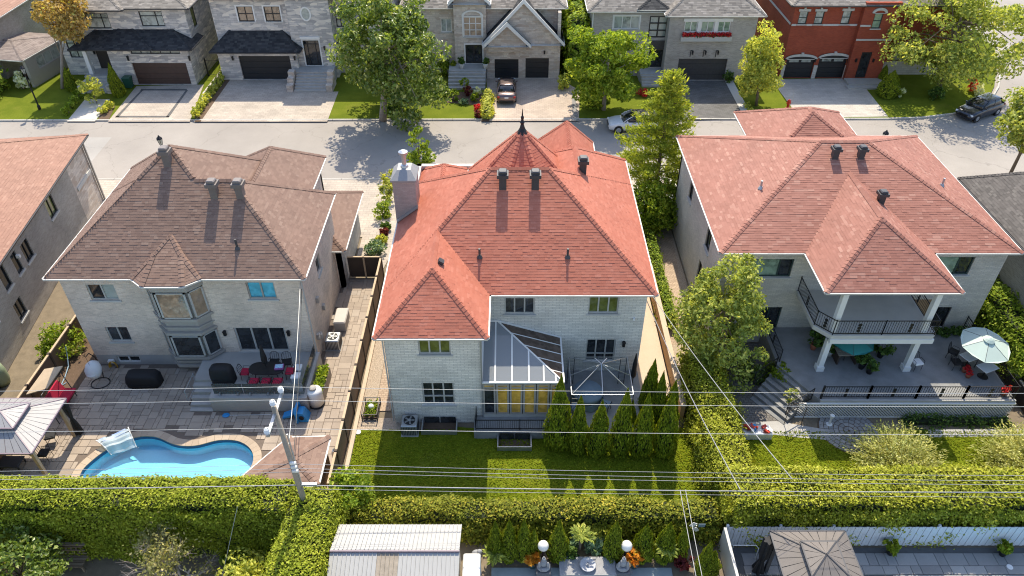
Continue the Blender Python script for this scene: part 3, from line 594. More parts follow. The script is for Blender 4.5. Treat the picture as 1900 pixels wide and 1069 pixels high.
# far lots: lawn slab with kerb, curving round the corner on the right
corner = [gp(u, v) for u, v in [(1647, 219), (1710, 217), (1766, 210), (1806, 199), (1834, 182), (1845, 160), (1848, 130), (1846, 90)]]
edge = [(-130, KY1)] + corner; far_poly = edge + [(corner[-1][0], 190), (-130, 190)]
structure('far_lawns', MB().prism(far_poly, -0.15, 0.0), GRASS2, 'front lawns of the houses across the street', 'lawn')
def strip(mb, pts, w, z0, z1):
    for (xa, ya), (xb, yb) in zip(pts[:-1], pts[1:]):
        dx, dy = xb - xa, yb - ya; L = math.hypot(dx, dy); nx, ny = -dy / L * w, dx / L * w
        mb.prism([(xa, ya), (xb, yb), (xb + nx, yb + ny), (xa + nx, ya + ny)], z0, z1)
kb = MB(); strip(kb, [(p[0], p[1] - 0.16) for p in edge[:2]] + [(p[0] + 0.1 * i, p[1] - 0.16) for i, p in enumerate(corner[1:])], 0.17, -0.14, 0.025)
structure('kerb_far', kb, M_brick('kerb_stone', (0.52, 0.50, 0.46), (0.47, 0.45, 0.41), (0.20, 0.19, 0.17), 1.8, 60.0, 0.02, plane='flat'), 'pale concrete kerb along the far side of the street', 'kerb')
structure('near_lots', MB().box(-130, POOL_BOX[0], -60, KY0 - 0.2, -0.15, -0.03).box(POOL_BOX[1], 130, -60, KY0 - 0.2, -0.15, -0.03).box(POOL_BOX[0], POOL_BOX[1], -60, POOL_BOX[2], -0.15, -0.03).box(POOL_BOX[0], POOL_BOX[1], POOL_BOX[3], KY0 - 0.2, -0.15, -0.03), M('lot_soil', (0.20, 0.16, 0.11), 0.95, 0.3, 2, 0.5), 'bare soil of the near gardens between lawns and paving', 'ground')
structure('kerb_near', MB().box(-130, 130, KY0 - 0.2, KY0 - 0.04, -0.14, 0.02), MATS['kerb_stone'], 'pale concrete kerb along the near side of the street', 'kerb')
def sheet(name, pts, mat, label, cat, z=0.012, thick=0.04, pix=True):
    P = [gp(u, v, z) for u, v in pts] if pix else pts
    ar = sum(P[i][0] * P[(i + 1) % len(P)][1] - P[(i + 1) % len(P)][0] * P[i][1] for i in range(len(P)))
    if ar < 0: P = P[::-1]
    return structure(name, MB().prism(P, z - thick, z), mat, label, cat)
# driveways and walks of the far houses
def Yq(y, *us): return us
sheet('driveway_grey', [(200, 225.5), (253, 160), (378, 157), (352, 225.5)], DR_B, 'beige paved driveway in front of the wide brown garage door, far left', 'driveway')
for k, pp in enumerate([[(214, 217), (262, 167), (266, 167), (220, 217)], [(345, 167), (349, 167), (314, 217), (308, 217)], [(262, 165), (347, 165), (346, 168), (260, 168)], [(216, 215), (314, 215), (313, 218), (213, 218)]]):
    sheet('driveway_border', pp, DR_D, ['dark paver band on the left of the far left driveway', 'dark paver band on the right of the far left driveway', 'dark paver band along the garage of the far left driveway', 'dark paver band by the street on the far left driveway'][k], 'paving band', z=0.018, thick=0.01)
sheet('walk_stone', [(124, 225), (158, 184), (204, 184), (196, 200), (176, 225)], M('pale_walk', (0.58, 0.53, 0.47), 0.85, 0.12, 2), 'pale stone walk leading to the entrance stairs, far left', 'walk')
sheet('side_path', [(376, 172), (428, 106), (440, 106), (386, 190), (372, 190)], M_brick('stepping_slabs', (0.60, 0.55, 0.48), (0.56, 0.5, 0.44), (0.25, 0.2, 0.15), 3.0, 1.0, 0.06, plane='flat'), 'pale stepping path between the two grey stone houses', 'path')
sheet('driveway_wide', [(360, 225.5), (427, 141), (540, 141), (548, 170), (628, 170), (607, 225.5)], DR_B, 'wide beige paved driveway in front of the house with the oval window', 'driveway')
sheet('driveway_tan', [(905, 224), (903, 146), (1032, 143), (1076, 168), (1074, 224)], M_brick('tan_drive_pavers', (0.52, 0.43, 0.35), (0.45, 0.365, 0.30), (0.36, 0.29, 0.24), 0.40, 0.26, 0.012, plane='flat'), 'tan paved driveway under the parked brown sedan', 'driveway')
for k, pp in enumerate([[(905, 224), (904, 165), (911, 165), (913, 224)], [(1064, 224), (1060, 172), (1067, 172), (1073, 224)]]):
    sheet('driveway_border', pp, DR_G, ['grey paver edge left of the brown sedan', 'grey paver edge between the tan driveway and the maple lawn'][k], 'paving band', z=0.018, thick=0.01)
sheet('driveway_dark', [(1272, 222), (1252, 150), (1350, 149), (1382, 220)], DR_D, 'dark grey paved driveway of the house with the red flower box', 'driveway')
sheet('driveway_pale', [(1484, 219), (1430, 147), (1622, 145), (1608, 166), (1648, 216)], M_brick('pale_drive_pavers', (0.56, 0.52, 0.46), (0.48, 0.44, 0.39), (0.40, 0.36, 0.32), 0.6, 0.30, 0.012, plane='flat'), 'pale paved driveway of the red brick house', 'driveway')
sheet('side_walk', [(1345, 150), (1360, 150), (1398, 219), (1382, 220)], MATS['concrete_light'], 'narrow pale strip beside the dark driveway', 'path', z=0.02)
sheet('side_soil', [(361, 225.5), (428, 135), (436, 135), (372, 225.5)], MATS['soil'], 'soil strip under the row of clipped shrubs between the far driveways', 'flower bed', z=0.022)
sheet('soil_bed', [(182, 222), (190, 196), (214, 196), (202, 222)], MATS['soil'], 'soil bed with the small golden shrub by the far left driveway', 'flower bed', z=0.02)
sheet('flower_bed', [(825, 190), (835, 170), (908, 172), (908, 224), (893, 224), (893, 196), (850, 192)], MATS['soil'], 'soil of the flower bed beside the brown sedan', 'flower bed', z=0.02)
# near side of the street
sheet('driveway_near', [(-19.5, 43.2), (-7.9, 43.2), (-7.9, 51.1), (-19.5, 51.1)], DR_B, 'beige paved front yard of the brown-roofed house', 'driveway', pix=False)
sheet('side_drive', [(-10.6, 38.7), (-8.75, 38.7), (-7.9, 43.2), (-10.6, 43.2)], DR_B, 'beige paved strip beside the garage behind the brown gates', 'driveway', z=0.014, pix=False)
sheet('driveway_neighbour', [(-40, 46), (-20.5, 46), (-20.5, 51.1), (-40, 51.1)], DR_B, 'pale paved forecourt between the tan and brown roofs', 'driveway', z=0.013, pix=False)
sheet('front_lawn', [(-7.0, 48), (-3, 48), (-3, 51.1), (-7.0, 51.1)], GRASS, 'small strip of lawn behind the chimney at the near kerb', 'lawn', pix=False)
sheet('front_walk', [(-3, 46), (12, 46), (12, 51.1), (-3, 51.1)], DR_B, 'paved front yard behind the pointed red roof', 'driveway', z=0.011, pix=False)
sheet('front_drive', [(12, 45), (34, 45), (34, 51.1), (12, 51.1)], MATS['concrete_light'], 'pale concrete forecourt behind the faded red roof', 'driveway', z=0.013, pix=False)
sheet('planting_bed', [(-7.9, 38.2), (-6.8, 38.2), (-6.8, 50), (-7.9, 50)], MATS['soil'], 'narrow planting bed between the brown-roofed house drive and the chimney', 'flower bed', z=0.02, pix=False)
# gardens behind the near houses
sheet('back_lawn', [(-8.1, 20.4), (9.2, 20.4), (9.2, 25.7), (-1.9, 25.7), (-6.2, 26.1), (-8.1, 26.1)], GRASS, 'clipped back lawn behind the house with the glass sunroom', 'lawn', pix=False)
sheet('right_lawn', [(9.6, 20.6), (29, 20.6), (29, 25.6), (9.6, 25.6)], GRASS, 'back lawn with two pale ornamental willows', 'lawn', pix=False)
sheet('gravel_strip', [(-8.1, 26.1), (-7.35, 26.1), (-7.35, 38), (-8.1, 38)], MATS['gravel'], 'pebble strip between the brown fence and the paver path', 'gravel', z=0.02, pix=False)
sheet('gravel_corner', [(-8.1, 25.6), (-4, 25.6), (-4, 26.4), (-8.1, 26.4)], MATS['gravel'], 'gravel around the air conditioner at the wall corner', 'gravel', z=0.016, pix=False)
sheet('paver_path', [(-7.33, 26.9), (-6.5, 26.9), (-6.5, 40), (-7.33, 40)], PATH, 'narrow path of small pavers along the house with the glass sunroom', 'path', z=0.025, pix=False)
sheet('concrete_walk', [(7.0, 25.8), (8.75, 25.8), (8.75, 44), (7.0, 44)], MATS['beige_concrete'], 'beige concrete walk along the right wall of the red-roofed house', 'walk', z=0.02, pix=False)
sheet('stone_path', [gp(u, v) for u, v in [(1236, 560), (1226, 490), (1222, 440), (1248, 440), (1258, 500), (1262, 560), (1262, 640), (1240, 640)]], PATH, 'curving stone path between the two red-roofed houses', 'path', z=0.02, pix=False)
sheet('side_gravel', [(9.2, 27), (11.4, 27), (11.4, 46), (9.2, 46)], MATS['gravel'], 'pebble bed along the curving stone path', 'gravel', z=0.012, pix=False)
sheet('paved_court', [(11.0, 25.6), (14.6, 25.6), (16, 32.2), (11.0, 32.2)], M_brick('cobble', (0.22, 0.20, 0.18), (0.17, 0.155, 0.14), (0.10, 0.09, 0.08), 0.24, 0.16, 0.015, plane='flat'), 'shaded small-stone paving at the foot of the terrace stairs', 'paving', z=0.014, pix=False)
sheet('garden_walk', [gp(u, v) for u, v in [(1375, 785), (1440, 782), (1545, 800), (1548, 818), (1480, 812), (1425, 806), (1375, 802)]], MATS['concrete'], 'concrete walk between lattice terrace and back lawn', 'walk', z=0.026, pix=False)
sheet('garden_walk_far', [gp(u, v) for u, v in [(1722, 798), (1800, 797), (1900, 797), (1900, 811), (1810, 811), (1724, 812)]], MATS['concrete'], 'pale stretch of walk behind the larger pale willow', 'walk', z=0.026, pix=False)
# round mosaic of paving stones at the end of the walk
cx, cy = gp(1575, 800); t = tag(MB().lathe([(1.55, 0.0), (1.55, 0.02), (0.01, 0.021)], (cx, cy, 0), 40).build('paving_circle', MATS['soil']), 'round paving circle of dark stones in rings beside the pale willow', 'paving', kind='structure')
rngp = random.Random(3)
for k, r in enumerate([0.18, 0.42, 0.66, 0.90, 1.14, 1.38]):
    n = max(5, int(2 * math.pi * r / 0.26))
    for i in range(n):
        a0, a1 = 2 * math.pi * (i + 0.05) / n, 2 * math.pi * (i + 0.95) / n; r0, r1 = r - 0.10, r + 0.11
        MB().prism([(cx + q * math.cos(a), cy + q * math.sin(a)) for q, a in ((r0, a0), (r1, a0), (r1, a1), (r0, a1))], 0.02, 0.038 + rngp.uniform(0, 0.008)).build('stone', SLAB, t)
# patio of the left garden: individual pavers round a kidney-shaped pool
def smooth_loop(pts, n=10):
    out = []; N = len(pts)
    for i in range(N):
        p0, p1, p2, p3 = [np.array(pts[(i + k - 1) % N]) for k in range(4)]
        for t in np.arange(0, 1, 1 / n):
            out.append(tuple(0.5 * (2 * p1 + (p2 - p0) * t + (2 * p0 - 5 * p1 + 4 * p2 - p3) * t * t + (3 * p1 - p0 - 3 * p2 + p3) * t ** 3)))
    return out
pool_px = [(150, 880), (178, 850), (215, 826), (255, 812), (290, 812), (325, 826), (362, 828), (405, 818), (440, 819), (463, 832), (470, 852), (458, 876)]
pool_pts = [gp(u, v) for u, v in pool_px] + [(-14.2, 21.7), (-17.5, 21.5), (-20.6, 21.7)]
pool = smooth_loop(pool_pts, 6)
if sum(pool[i][0] * pool[(i + 1) % len(pool)][1] - pool[(i + 1) % len(pool)][0] * pool[i][1] for i in range(len(pool))) < 0: pool = pool[::-1]
NP = len(pool); pc = np.mean(np.array(pool), axis=0)
def offset_loop(loop, d):
    out = []; n = len(loop)
    for i in range(n):
        a, b = np.array(loop[i - 1]), np.array(loop[(i + 1) % n]); t = (b - a) / np.linalg.norm(b - a); out.append((loop[i][0] + t[1] * d, loop[i][1] - t[0] * d))
    return out
def in_poly(x, y, P):
    r = False; j = len(P) - 1
    for i in range(len(P)):
        if (P[i][1] > y) != (P[j][1] > y) and x < (P[j][0] - P[i][0]) * (y - P[i][1]) / (P[j][1] - P[i][1]) + P[i][0]: r = not r
        j = i
    return r
cop_out = offset_loop(pool, 0.42)
pt = thing('swimming_pool', 'kidney-shaped blue swimming pool with beige coping in the left garden', 'pool', (float(pc[0]), float(pc[1]), 0))
liner = M('pool_liner', (0.30, 0.70, 0.86), 0.5, 0.06, 1.0)
mb = MB(); n = NP
for i in range(n):
    a, b = pool[i], pool[(i + 1) % n]; mb.quad((a[0], a[1], 0.0), (a[0], a[1], -0.72), (b[0], b[1], -0.72), (b[0], b[1], 0.0))
mb.quad(*[(x, y, -0.72) for x, y in pool]); mb.build('pool_liner', liner, pt)
MB().quad(*[(x, y, -0.17) for x, y in pool]).build('water', M_clear('pool_water', (0.74, 0.92, 0.985), alpha=0.04), pt)
band = MB()
for i in range(n):
    a, b = pool[i], pool[(i + 1) % n]; d = np.array([b[1] - a[1], a[0] - b[0]]); d = d / np.linalg.norm(d) * -0.012
    band.quad((a[0] + d[0], a[1] + d[1], 0.0), (a[0] + d[0], a[1] + d[1], -0.16), (b[0] + d[0], b[1] + d[1], -0.16), (b[0] + d[0], b[1] + d[1], 0.0))
band.build('waterline_band', M('waterline', (0.03, 0.10, 0.22), 0.5, 0.2, 6), pt)
for i in range(0, n, 2):
    q = [pool[i], pool[(i + 1) % n], pool[(i + 2) % n]]; o = [cop_out[i], cop_out[(i + 1) % n], cop_out[(i + 2) % n]]
    P = [q[0], o[0], o[1], o[2], q[2], q[1]]; c = np.mean(np.array(P), axis=0); P = [tuple(c + (np.array(p) - c) * 0.975) for p in P]
    ar = sum(P[k][0] * P[(k + 1) % 6][1] - P[(k + 1) % 6][0] * P[k][1] for k in range(6)); P = P if ar > 0 else P[::-1]
    MB().prism(P, -0.04, 0.045).build('coping_stone', COPING, pt)
bx = [(POOL_BOX[0], POOL_BOX[2]), (POOL_BOX[1], POOL_BOX[2]), (POOL_BOX[1], POOL_BOX[3]), (POOL_BOX[0], POOL_BOX[3])]
base = MB().box(-25.3, POOL_BOX[0], 19.9, 40.5, -0.12, 0.0).box(POOL_BOX[1], -8.5, 19.9, 38.5, -0.12, 0.0).box(POOL_BOX[0], POOL_BOX[1], POOL_BOX[3], 31, -0.12, 0.0).box(POOL_BOX[0], POOL_BOX[1], 19.9, POOL_BOX[2], -0.12, 0.0)
def to_box(p):
    d = np.array(p) - pc; t = 1e9
    for k, (lo, hi) in enumerate(((POOL_BOX[0], POOL_BOX[1]), (POOL_BOX[2], POOL_BOX[3]))):
        if abs(d[k]) > 1e-9: t = min(t, ((hi if d[k] > 0 else lo) - pc[k]) / d[k])
    return pc + d * t
ring = [(np.array(p), to_box(p)) for p in pool]
for i in range(n):
    a, b = ring[i], ring[(i + 1) % n]; base.quad(*[(q[0], q[1], -0.001) for q in (a[0], a[1], b[1], b[0])])
for c_ in bx:      # fill the corners the radial strips cut off
    i = min(range(n), key=lambda i: abs(math.atan2(*(np.array(c_) - pc)[::-1]) - math.atan2(*(ring[i][1] - pc)[::-1])) % (2 * math.pi))
    for s in (-1, 0, 1):
        a, b = ring[(i + s) % n][1], ring[(i + s + 1) % n][1]
        if abs(a[0] - b[0]) > 1e-6 and abs(a[1] - b[1]) > 1e-6: base.quad((a[0], a[1], -0.001), (c_[0], c_[1], -0.001), (b[0], b[1], -0.001))
patio = structure('patio', base, M('paver_joints', (0.16, 0.125, 0.10), 0.95, 0.2, 5), 'paved patio of the left garden, laid in random rectangular stones', 'patio')
U0 = 0.235; NX, NY = int((25.2 - 8.5) / U0), int((38.4 - 20.0) / U0); occ = np.zeros((NX, NY), bool); pr_ = random.Random(5); pav = []
blocked = [(-23.8, -10.9, 30.2, 45), (-16.1, -10.7, 26.8, 31), (-17.4, -16, 26.6, 31)]
for j in range(NY):
    for i in range(NX):
        if occ[i, j]: continue
        for (w, h) in pr_.sample([(3, 2), (2, 2), (2, 3), (3, 2), (2, 1), (1, 2)], 6) + [(1, 1)]:
            if i + w <= NX and j + h <= NY and not occ[i:i + w, j:j + h].any(): break
        occ[i:i + w, j:j + h] = True
        x0, y0 = -25.2 + i * U0, 20.0 + j * U0; x1, y1 = x0 + w * U0, y0 + h * U0; xm, ym = (x0 + x1) / 2, (y0 + y1) / 2
        if any(b[0] < xm < b[1] and b[2] < ym < b[3] for b in blocked): continue
        if ym < 26.2 and any(in_poly(px, py, cop_out) for px, py in ((x0, y0), (x1, y0), (x0, y1), (x1, y1), (xm, ym))):
            continue
        pav.append((x0, x1, y0, y1))
vis = lambda p: (p[2] > 22.6 and p[3] < 30.5 and p[0] > -24.2 and p[1] < -8.6)
pav.sort(key=lambda p: (not vis(p), p[2])); V = MB(); pm = {}
for k, (x0, x1, y0, y1) in enumerate(pav):
    w, h, z = x1 - x0, y1 - y0, 0.03 + pr_.uniform(-0.004, 0.006)
    if k < 300:
        key = (round(w, 2), round(h, 2))
        if key not in pm:
            b = MB().cbox(-w / 2 + 0.008, w / 2 - 0.008, -h / 2 + 0.008, h / 2 - 0.008, -0.03, 0.03, 0.012); me = bpy.data.meshes.new('paver'); me.from_pydata(b.v, [], b.f); me.materials.append(PAVER); pm[key] = me
        o = bpy.data.objects.new('paver', pm[key]); COL.objects.link(o); o.parent = patio; o.location = ((x0 + x1) / 2, (y0 + y1) / 2, z - 0.03)
    else: V.box(x0 + 0.008, x1 - 0.008, y0 + 0.008, y1 - 0.008, -0.02, z)
tag(V.build('pavers', PAVER, patio), None, kind='stuff')
# slabs of the pool terrace at the lower right
slab_base = structure('slab_terrace', MB().box(9.4, 30, 15.0, 18.75, -0.1, 0.0), M('slab_joints', (0.10, 0.10, 0.10), 0.95, 0.2, 4), 'grey slab terrace in front of the white fence, bottom right', 'terrace')
ps = random.Random(9); y = 17.42; row = 1
while y < 18.4:
    h = [0.62, 0.42, 0.62][row % 3]; x = 10.0 + ps.uniform(0, 0.4)
    while x < 28:
        w = ps.choice([0.42, 0.62, 0.9, 0.9]); MB().box(x + 0.012, x + w - 0.012, y + 0.012, y + h - 0.012, -0.01, 0.03 + ps.uniform(0, 0.006)).build('slab', SLAB, slab_base); x += w
    y += h; row += 1
# ------------------------------------------------------------------ left house: brown roof, bay window
LH = thing('brick_house', 'taupe brick house with brown hipped shingle roof and two-storey bay window', 'house', (-17, 35, 0))
FL = frame(0, 30.45, 1, 0)
def wr(u0, v0, u1, v1, Y): x0, x1, z0, z1 = rect(u0, v0, u1, v1, Y); return (x0, x1, z0, z1)
w1, w2, w3 = wr(164, 528, 216, 557, 30.45), wr(200, 607, 241, 634, 30.45), wr(459, 524, 511, 555, 30.45)
sd = wr(440, 608, 533, 655, 30.45); sd = (sd[0], sd[1], 1.02, sd[3]); bw = (w2[0] - 0.1, w2[0] + 1.2, 0.15, 0.62)
wall(LH, FL, -23.65, -11.1, 0.75, 6.45, BR_L, [w1, w2, w3, sd]); wall(LH, FL, -23.62, -11.13, -0.05, 0.75, MATS['concrete'], [bw], name='foundation')
wall(LH, frame(-11.1, 0, 0, 1), 30.75, 38.4, 0, 6.45, BR_L, [(33.6, 34.5, 3.9, 5.0)]); wall(LH, frame(-23.65, 0, 0, -1), -41.2, -30.75, 0, 6.45, BR_L)
wall(LH, frame(-12.5, 0, 0, 1), 38.4, 42.6, 0, 6.45, BR_L); wall(LH, frame(0, 42.6, -1, 0), 12.5, 23.65, 0, 6.45, BR_L)
window(LH, FL, *w1, 'grey_frame', panes=[GL_D, GL_W], cols=2); window(LH, FL, *w2, 'grey_frame', GL_D, 2); window(LH, FL, *w3, 'taupe_frame', GL_B, 2); window(LH, FL, *bw, 'white_trim', GL_D, 2, sill=False)
window(LH, FL, *sd, 'grey_frame', GL_D, 3, name='sliding_door', fw=0.09)
window(LH, frame(-11.1, 0, 0, 1), 33.6, 34.5, 3.9, 5.0, 'grey_frame', GL_D, 1)
for u in (418, 536): a, z = qp(u, 617, 30.45); sconce(LH, FL, a, z)
# bay
bay = [(-19.25, 30.45), (-18.65, 29.78), (-16.85, 29.78), (-16.25, 30.45)]
bb = MB(); by = MB(); base_z, top_z = 0.55, 6.45
cpoly = bay
core = MB().prism([(x, y + (0.06 if y < 30 else 0)) for x, y in [(-19.17, 30.44), (-18.62, 29.86), (-16.88, 29.86), (-16.33, 30.44)]], base_z, top_z); bayo = core.build('bay', MATS['taupe_frame'], LH)
for z0, z1, g_ in ((0.45, 0.62, 0.10), (0.8, 0.9, 0.06), (1.08, 1.24, 0.12), (2.85, 3.02, 0.10), (3.32, 3.40, 0.05), (3.85, 4.02, 0.12), (5.85, 6.3, 0.07)):
    MB().prism([(-19.25 - g_, 30.44), (-18.65 - g_ * 0.5, 29.84 - g_), (-16.85 + g_ * 0.5, 29.84 - g_), (-16.25 + g_, 30.44)], z0, z1).build('moulding', MATS['taupe_frame'], bayo)
for (xa, ya), (xb, yb), gl in ((bay[0], bay[1], (GL_D, GL_D)), (bay[1], bay[2], (GL_T, GL_D)), (bay[2], bay[3], (GL_T, GL_D))):
    L = math.hypot(xb - xa, yb - ya); fr = frame(xa, ya, xb - xa, yb - ya); i_ = 0.14 if L < 1.2 else 0.20
    for (z0, z1), gg in (((4.08, 5.8), gl[0]), ((1.32, 2.8), gl[1])):
        fo = MB(fr); fo.box(i_ - 0.1, L - i_ + 0.1, -0.02, 0.05, z0 - 0.02, z0 + 0.06); fo.box(i_ - 0.1, L - i_ + 0.1, -0.02, 0.05, z1 - 0.06, z1); fo.box(i_ - 0.1, i_, -0.02, 0.05, z0, z1); fo.box(L - i_, L - i_ + 0.1, -0.02, 0.05, z0, z1)
        f_ = fo.build('window', MATS['grey_frame'], bayo); MB(fr).box(i_, L - i_, -0.01, 0.03, z0 + 0.05, z1 - 0.05).build('pane', gg, f_) if False else MB(fr).box(i_, L - i_, -0.03, 0.025, z0 + 0.05, z1 - 0.05).build('bay_pane', gg, bayo)
EL = 6.55
mL = [Mass(rectpoly(-24.1, -10.66, 30.04, 38.45), EL, 0.8), Mass(rectpoly(-24.1, -12.6, 30.04, 41.5), EL, 0.8), Mass(rectpoly(-17.2, -12.1, 34.5, 42.96), EL, [None, 0.8, 0.8, 0.8]),
      Mass([(-19.55, 32.6), (-19.55, 30.02), (-18.8, 29.4), (-16.75, 29.4), (-16.0, 30.02), (-16.0, 32.6)], EL, [0.85, 0.66, 0.6, 0.66, 0.85, None])]
roof(LH, mL, SH_BROWN)
LG = LH
wall(LG, frame(-10.75, 0, 0, 1), 37.5, 43.7, 0, 3.1, ST_W, name='garage_wall'); wall(LG, frame(0, 37.5, 1, 0), -14, -10.75, 0, 3.1, BR_L, name='garage_wall')
roof(LG, [Mass(rectpoly(-15.5, -10.3, 37.1, 44.1), 3.2, 0.6)], SH_BROWN, single=0, name='garage_roof')
def on_roof(ms, x, y): return max(float(m.height(np.array([x]), np.array([y]))[0]) for m in ms)
def on_ray(ms, u, v):
    for k in range(4000):
        Y = 20 + k * 0.01; x, z = qp(u, v, Y)
        if z <= on_roof(ms, x, Y): return x, Y, z
for u, v, m_ in ((312, 302, 'grey_metal'), (399, 362, 'grey_metal'), (447, 362, 'grey_metal')):
    x, y, z = on_ray(mL, u, v); roof_vent(LH, x, y, z, 'vent_taupe', 0.5, 0.95)
x, y, z = on_ray(mL, 441, 462); pipe_vent(LH, x, y, z)
dn = MB().path([(-11.0, 30.35, 6.3), (-11.0, 30.4, 6.0), (-11.0, 30.4, 0.1)], 0.045, 6); dn.build('downpipe', MATS['grey_frame'], LH)
for y_, z_ in ((31.2, 1.5), (31.6, 1.2), (32.4, 3.2), (33.2, 2.0)): MB().box(-11.09, -10.93, y_ - 0.12, y_ + 0.12, z_ - 0.18, z_ + 0.18).build('meter_box', MATS['grey_metal'], LH)
# raised terrace with stairs and glass balustrade
TL = thing('terrace', 'raised grey concrete terrace with stairs and glass balustrade behind the bay-window house', 'terrace', (-13.4, 28.6, 0))
MB().box(-16.0, -10.85, 26.9, 30.43, 0, 1.0).build('terrace_slab', MATS['concrete'], TL); MB().box(-17.25, -16.004, 28.25, 30.43, 0, 0.995).build('landing', MATS['concrete'], TL)
for k in range(5): MB().box(-17.25, -16.004, 28.25 - 0.28 * (k + 1), 28.25 - 0.28 * k - 0.002, 0, 0.99 - 0.19 * (k + 1) + 0.02).build('step', MATS['concrete'], TL)
for k in range(3):
    x0 = -15.75 + k * 1.6
    MB().box(x0, x0 + 1.56, 27.12, 27.14, 1.06, 1.85).build('glass_panel', GL_C, TL)
    for x in (x0 + 0.3, x0 + 1.25): MB().box(x - 0.04, x + 0.04, 27.06, 27.2, 1.0, 1.16).build('clamp', MATS['galvanised'], TL)
for k in range(2): MB().box(-11.02, -11.0, 27.2 + k * 1.5, 28.66 + k * 1.5, 1.06, 1.85).build('glass_panel', GL_C, TL)
railing(TL, [(-17.2, 27.0), (-17.2, 28.3)], 0.55, 0.85, 'galvanised', 0.6)
# ------------------------------------------------------------------ middle house: red roof, turret, sunroom
CH = thing('brick_house', 'pale grey brick house with bright red shingle roof, pointed turret and glass sunroom', 'house', (0.4, 34, 0))
FW, FM = frame(0, 26.1, 1, 0), frame(0, 29.4, 1, 0); EC, KC = 6.3, 0.78
c1, c2 = wr(776, 631, 836, 658, 26.1), wr(784, 711, 843, 751, 26.1); c1 = (c1[0], c1[1], c1[2], min(c1[3], 5.95))
c3, c4, c5 = wr(936, 553, 992, 583, 29.4), wr(1092, 551, 1148, 582, 29.4), wr(1087, 630, 1141, 670, 29.4)
wall(CH, FW, -6.15, -1.54, 0, 6.2, BR_C, [c1, c2]); wall(CH, FM, -1.54, 6.95, 0, 6.2, BR_C, [c3, c4, c5])
wall(CH, frame(-6.15, 0, 0, -1), -42.6, -26.4, 0, 6.2, BR_C); wall(CH, frame(-1.54, 0, 0, 1), 26.4, 29.4, 0, 6.2, BR_C); wall(CH, frame(6.95, 0, 0, 1), 29.7, 42.6, 0, 6.2, BR_C); wall(CH, frame(0, 42.6, -1, 0), -6.95, 6.15, 0, 6.2, BR_C)
window(CH, FW, *c1, 'grey_frame', GL_G, 3); window(CH, FW, *c2, 'grey_frame', GL_D, 3, split=0.36)
window(CH, FM, *c3, 'grey_frame', GL_D, 3); window(CH, FM, *c4, 'grey_frame', GL_G, 3); window(CH, FM, *c5, 'grey_frame', GL_D, 3, split=0.32)
a, z = qp(1157, 637, 29.4); sconce(CH, FM, a, z); MB(FM).box(*[qp(1176, 591, 29.4)[0] + d for d in (-.06, .06)], 0.002, 0.12, *[qp(1176, 591, 29.4)[1] + d for d in (-.06, .06)]).build('camera_dome', MATS['white_plastic'], CH)
tcx, tcy, tr = 0.59, 39.0, 3.5
octo = [(tcx + tr * math.cos(math.pi / 8 + k * math.pi / 4), tcy + tr * math.sin(math.pi / 8 + k * math.pi / 4)) for k in range(8)]
mC = [Mass(rectpoly(-6.55, 7.35, 29.04, 39.84), EC, KC), Mass(rectpoly(-6.55, -1.14, 25.8, 35.0), EC, KC), Mass(rectpoly(0.15, 7.35, 32, 43.0), EC, KC), Mass(rectpoly(1.55, 5.45, 37.5, 45.4), EC, [None, 1.28, 1.28, 1.28]),
      Mass(octo, 7.1, 1.06), Mass(rectpoly(-6.3, -2.2, 38.0, 43.0), 5.5, [None, KC, KC, KC])]
roof(CH, mC, SH_RED)
MB().prism(octo, 5.8, 7.0).build('turret_wall', BR_C, CH) if False else MB().prism([(tcx + (x - tcx) * .9, tcy + (y - tcy) * .9) for x, y in octo], 0, 6.98).build('turret_wall', BR_C, CH)
zt = 7.1 + 1.06 * tr * math.cos(math.pi / 8)
MB().lathe([(0.42, -0.42), (0.16, 0.0), (0.09, 0.25), (0.15, 0.38), (0.07, 0.5), (0.10, 0.7), (0.05, 0.75), (0.012, 1.2)], (tcx, tcy, zt), 12).build('finial', MATS['black_metal'], CH)
for u, v in ((933, 345), (993, 345), (1081, 318)): x, y, z = on_ray(mC, u, v); roof_vent(CH, x, y, z, 'dark_grey_metal', 0.5, 0.95)
x, y, z = on_ray(mC, 818, 489); MB().rbox(x, y, z + 0.1, 0.28, 0.3, 0.22, 0, 0, 0.6).build('roof_vent', MATS['dark_grey_metal'], CH)
for u, v in ((890, 478), (1053, 478)): x, y, z = on_ray(mC, u, v); pipe_vent(CH, x, y, z, 'dark_grey_metal', 0.55)
ch_ = MB().box(-6.62, -5.35, 35.6, 37.0, 5.0, 9.0).build('chimney', M_brick('chimney_brick', (0.44, 0.37, 0.34), (0.38, 0.32, 0.30), (0.34, 0.30, 0.28), 0.26, 0.085, 0.008), CH)
MB().loft([[(-6.7, 35.5, 9.0), (-5.27, 35.5, 9.0), (-5.27, 37.1, 9.0), (-6.7, 37.1, 9.0)], [(-6.7, 35.5, 9.1), (-5.27, 35.5, 9.1), (-5.27, 37.1, 9.1), (-6.7, 37.1, 9.1)], [(-6.35, 36.0, 9.5), (-5.6, 36.0, 9.5), (-5.6, 36.8, 9.5), (-6.35, 36.8, 9.5)]]).build('chimney_cap', MATS['chimney_metal'], ch_)
MB().lathe([(0.24, 9.45), (0.20, 9.6), (0.12, 9.65), (0.12, 10.25), (0.26, 10.3), (0.26, 10.42), (0.1, 10.5)], (-5.98, 36.4, 0), 14).build('flue', MATS['galvanised'], ch_)
MB().loft([[(-6.6, 35.58, 6.35), (-5.3, 35.58, 7.35), (-5.3, 35.52, 7.33), (-6.6, 35.52, 6.33)], [(-6.6, 35.58, 6.5), (-5.3, 35.58, 7.5), (-5.3, 35.52, 7.48), (-6.6, 35.52, 6.48)]]).build('flashing', MATS['grey_metal'], ch_)
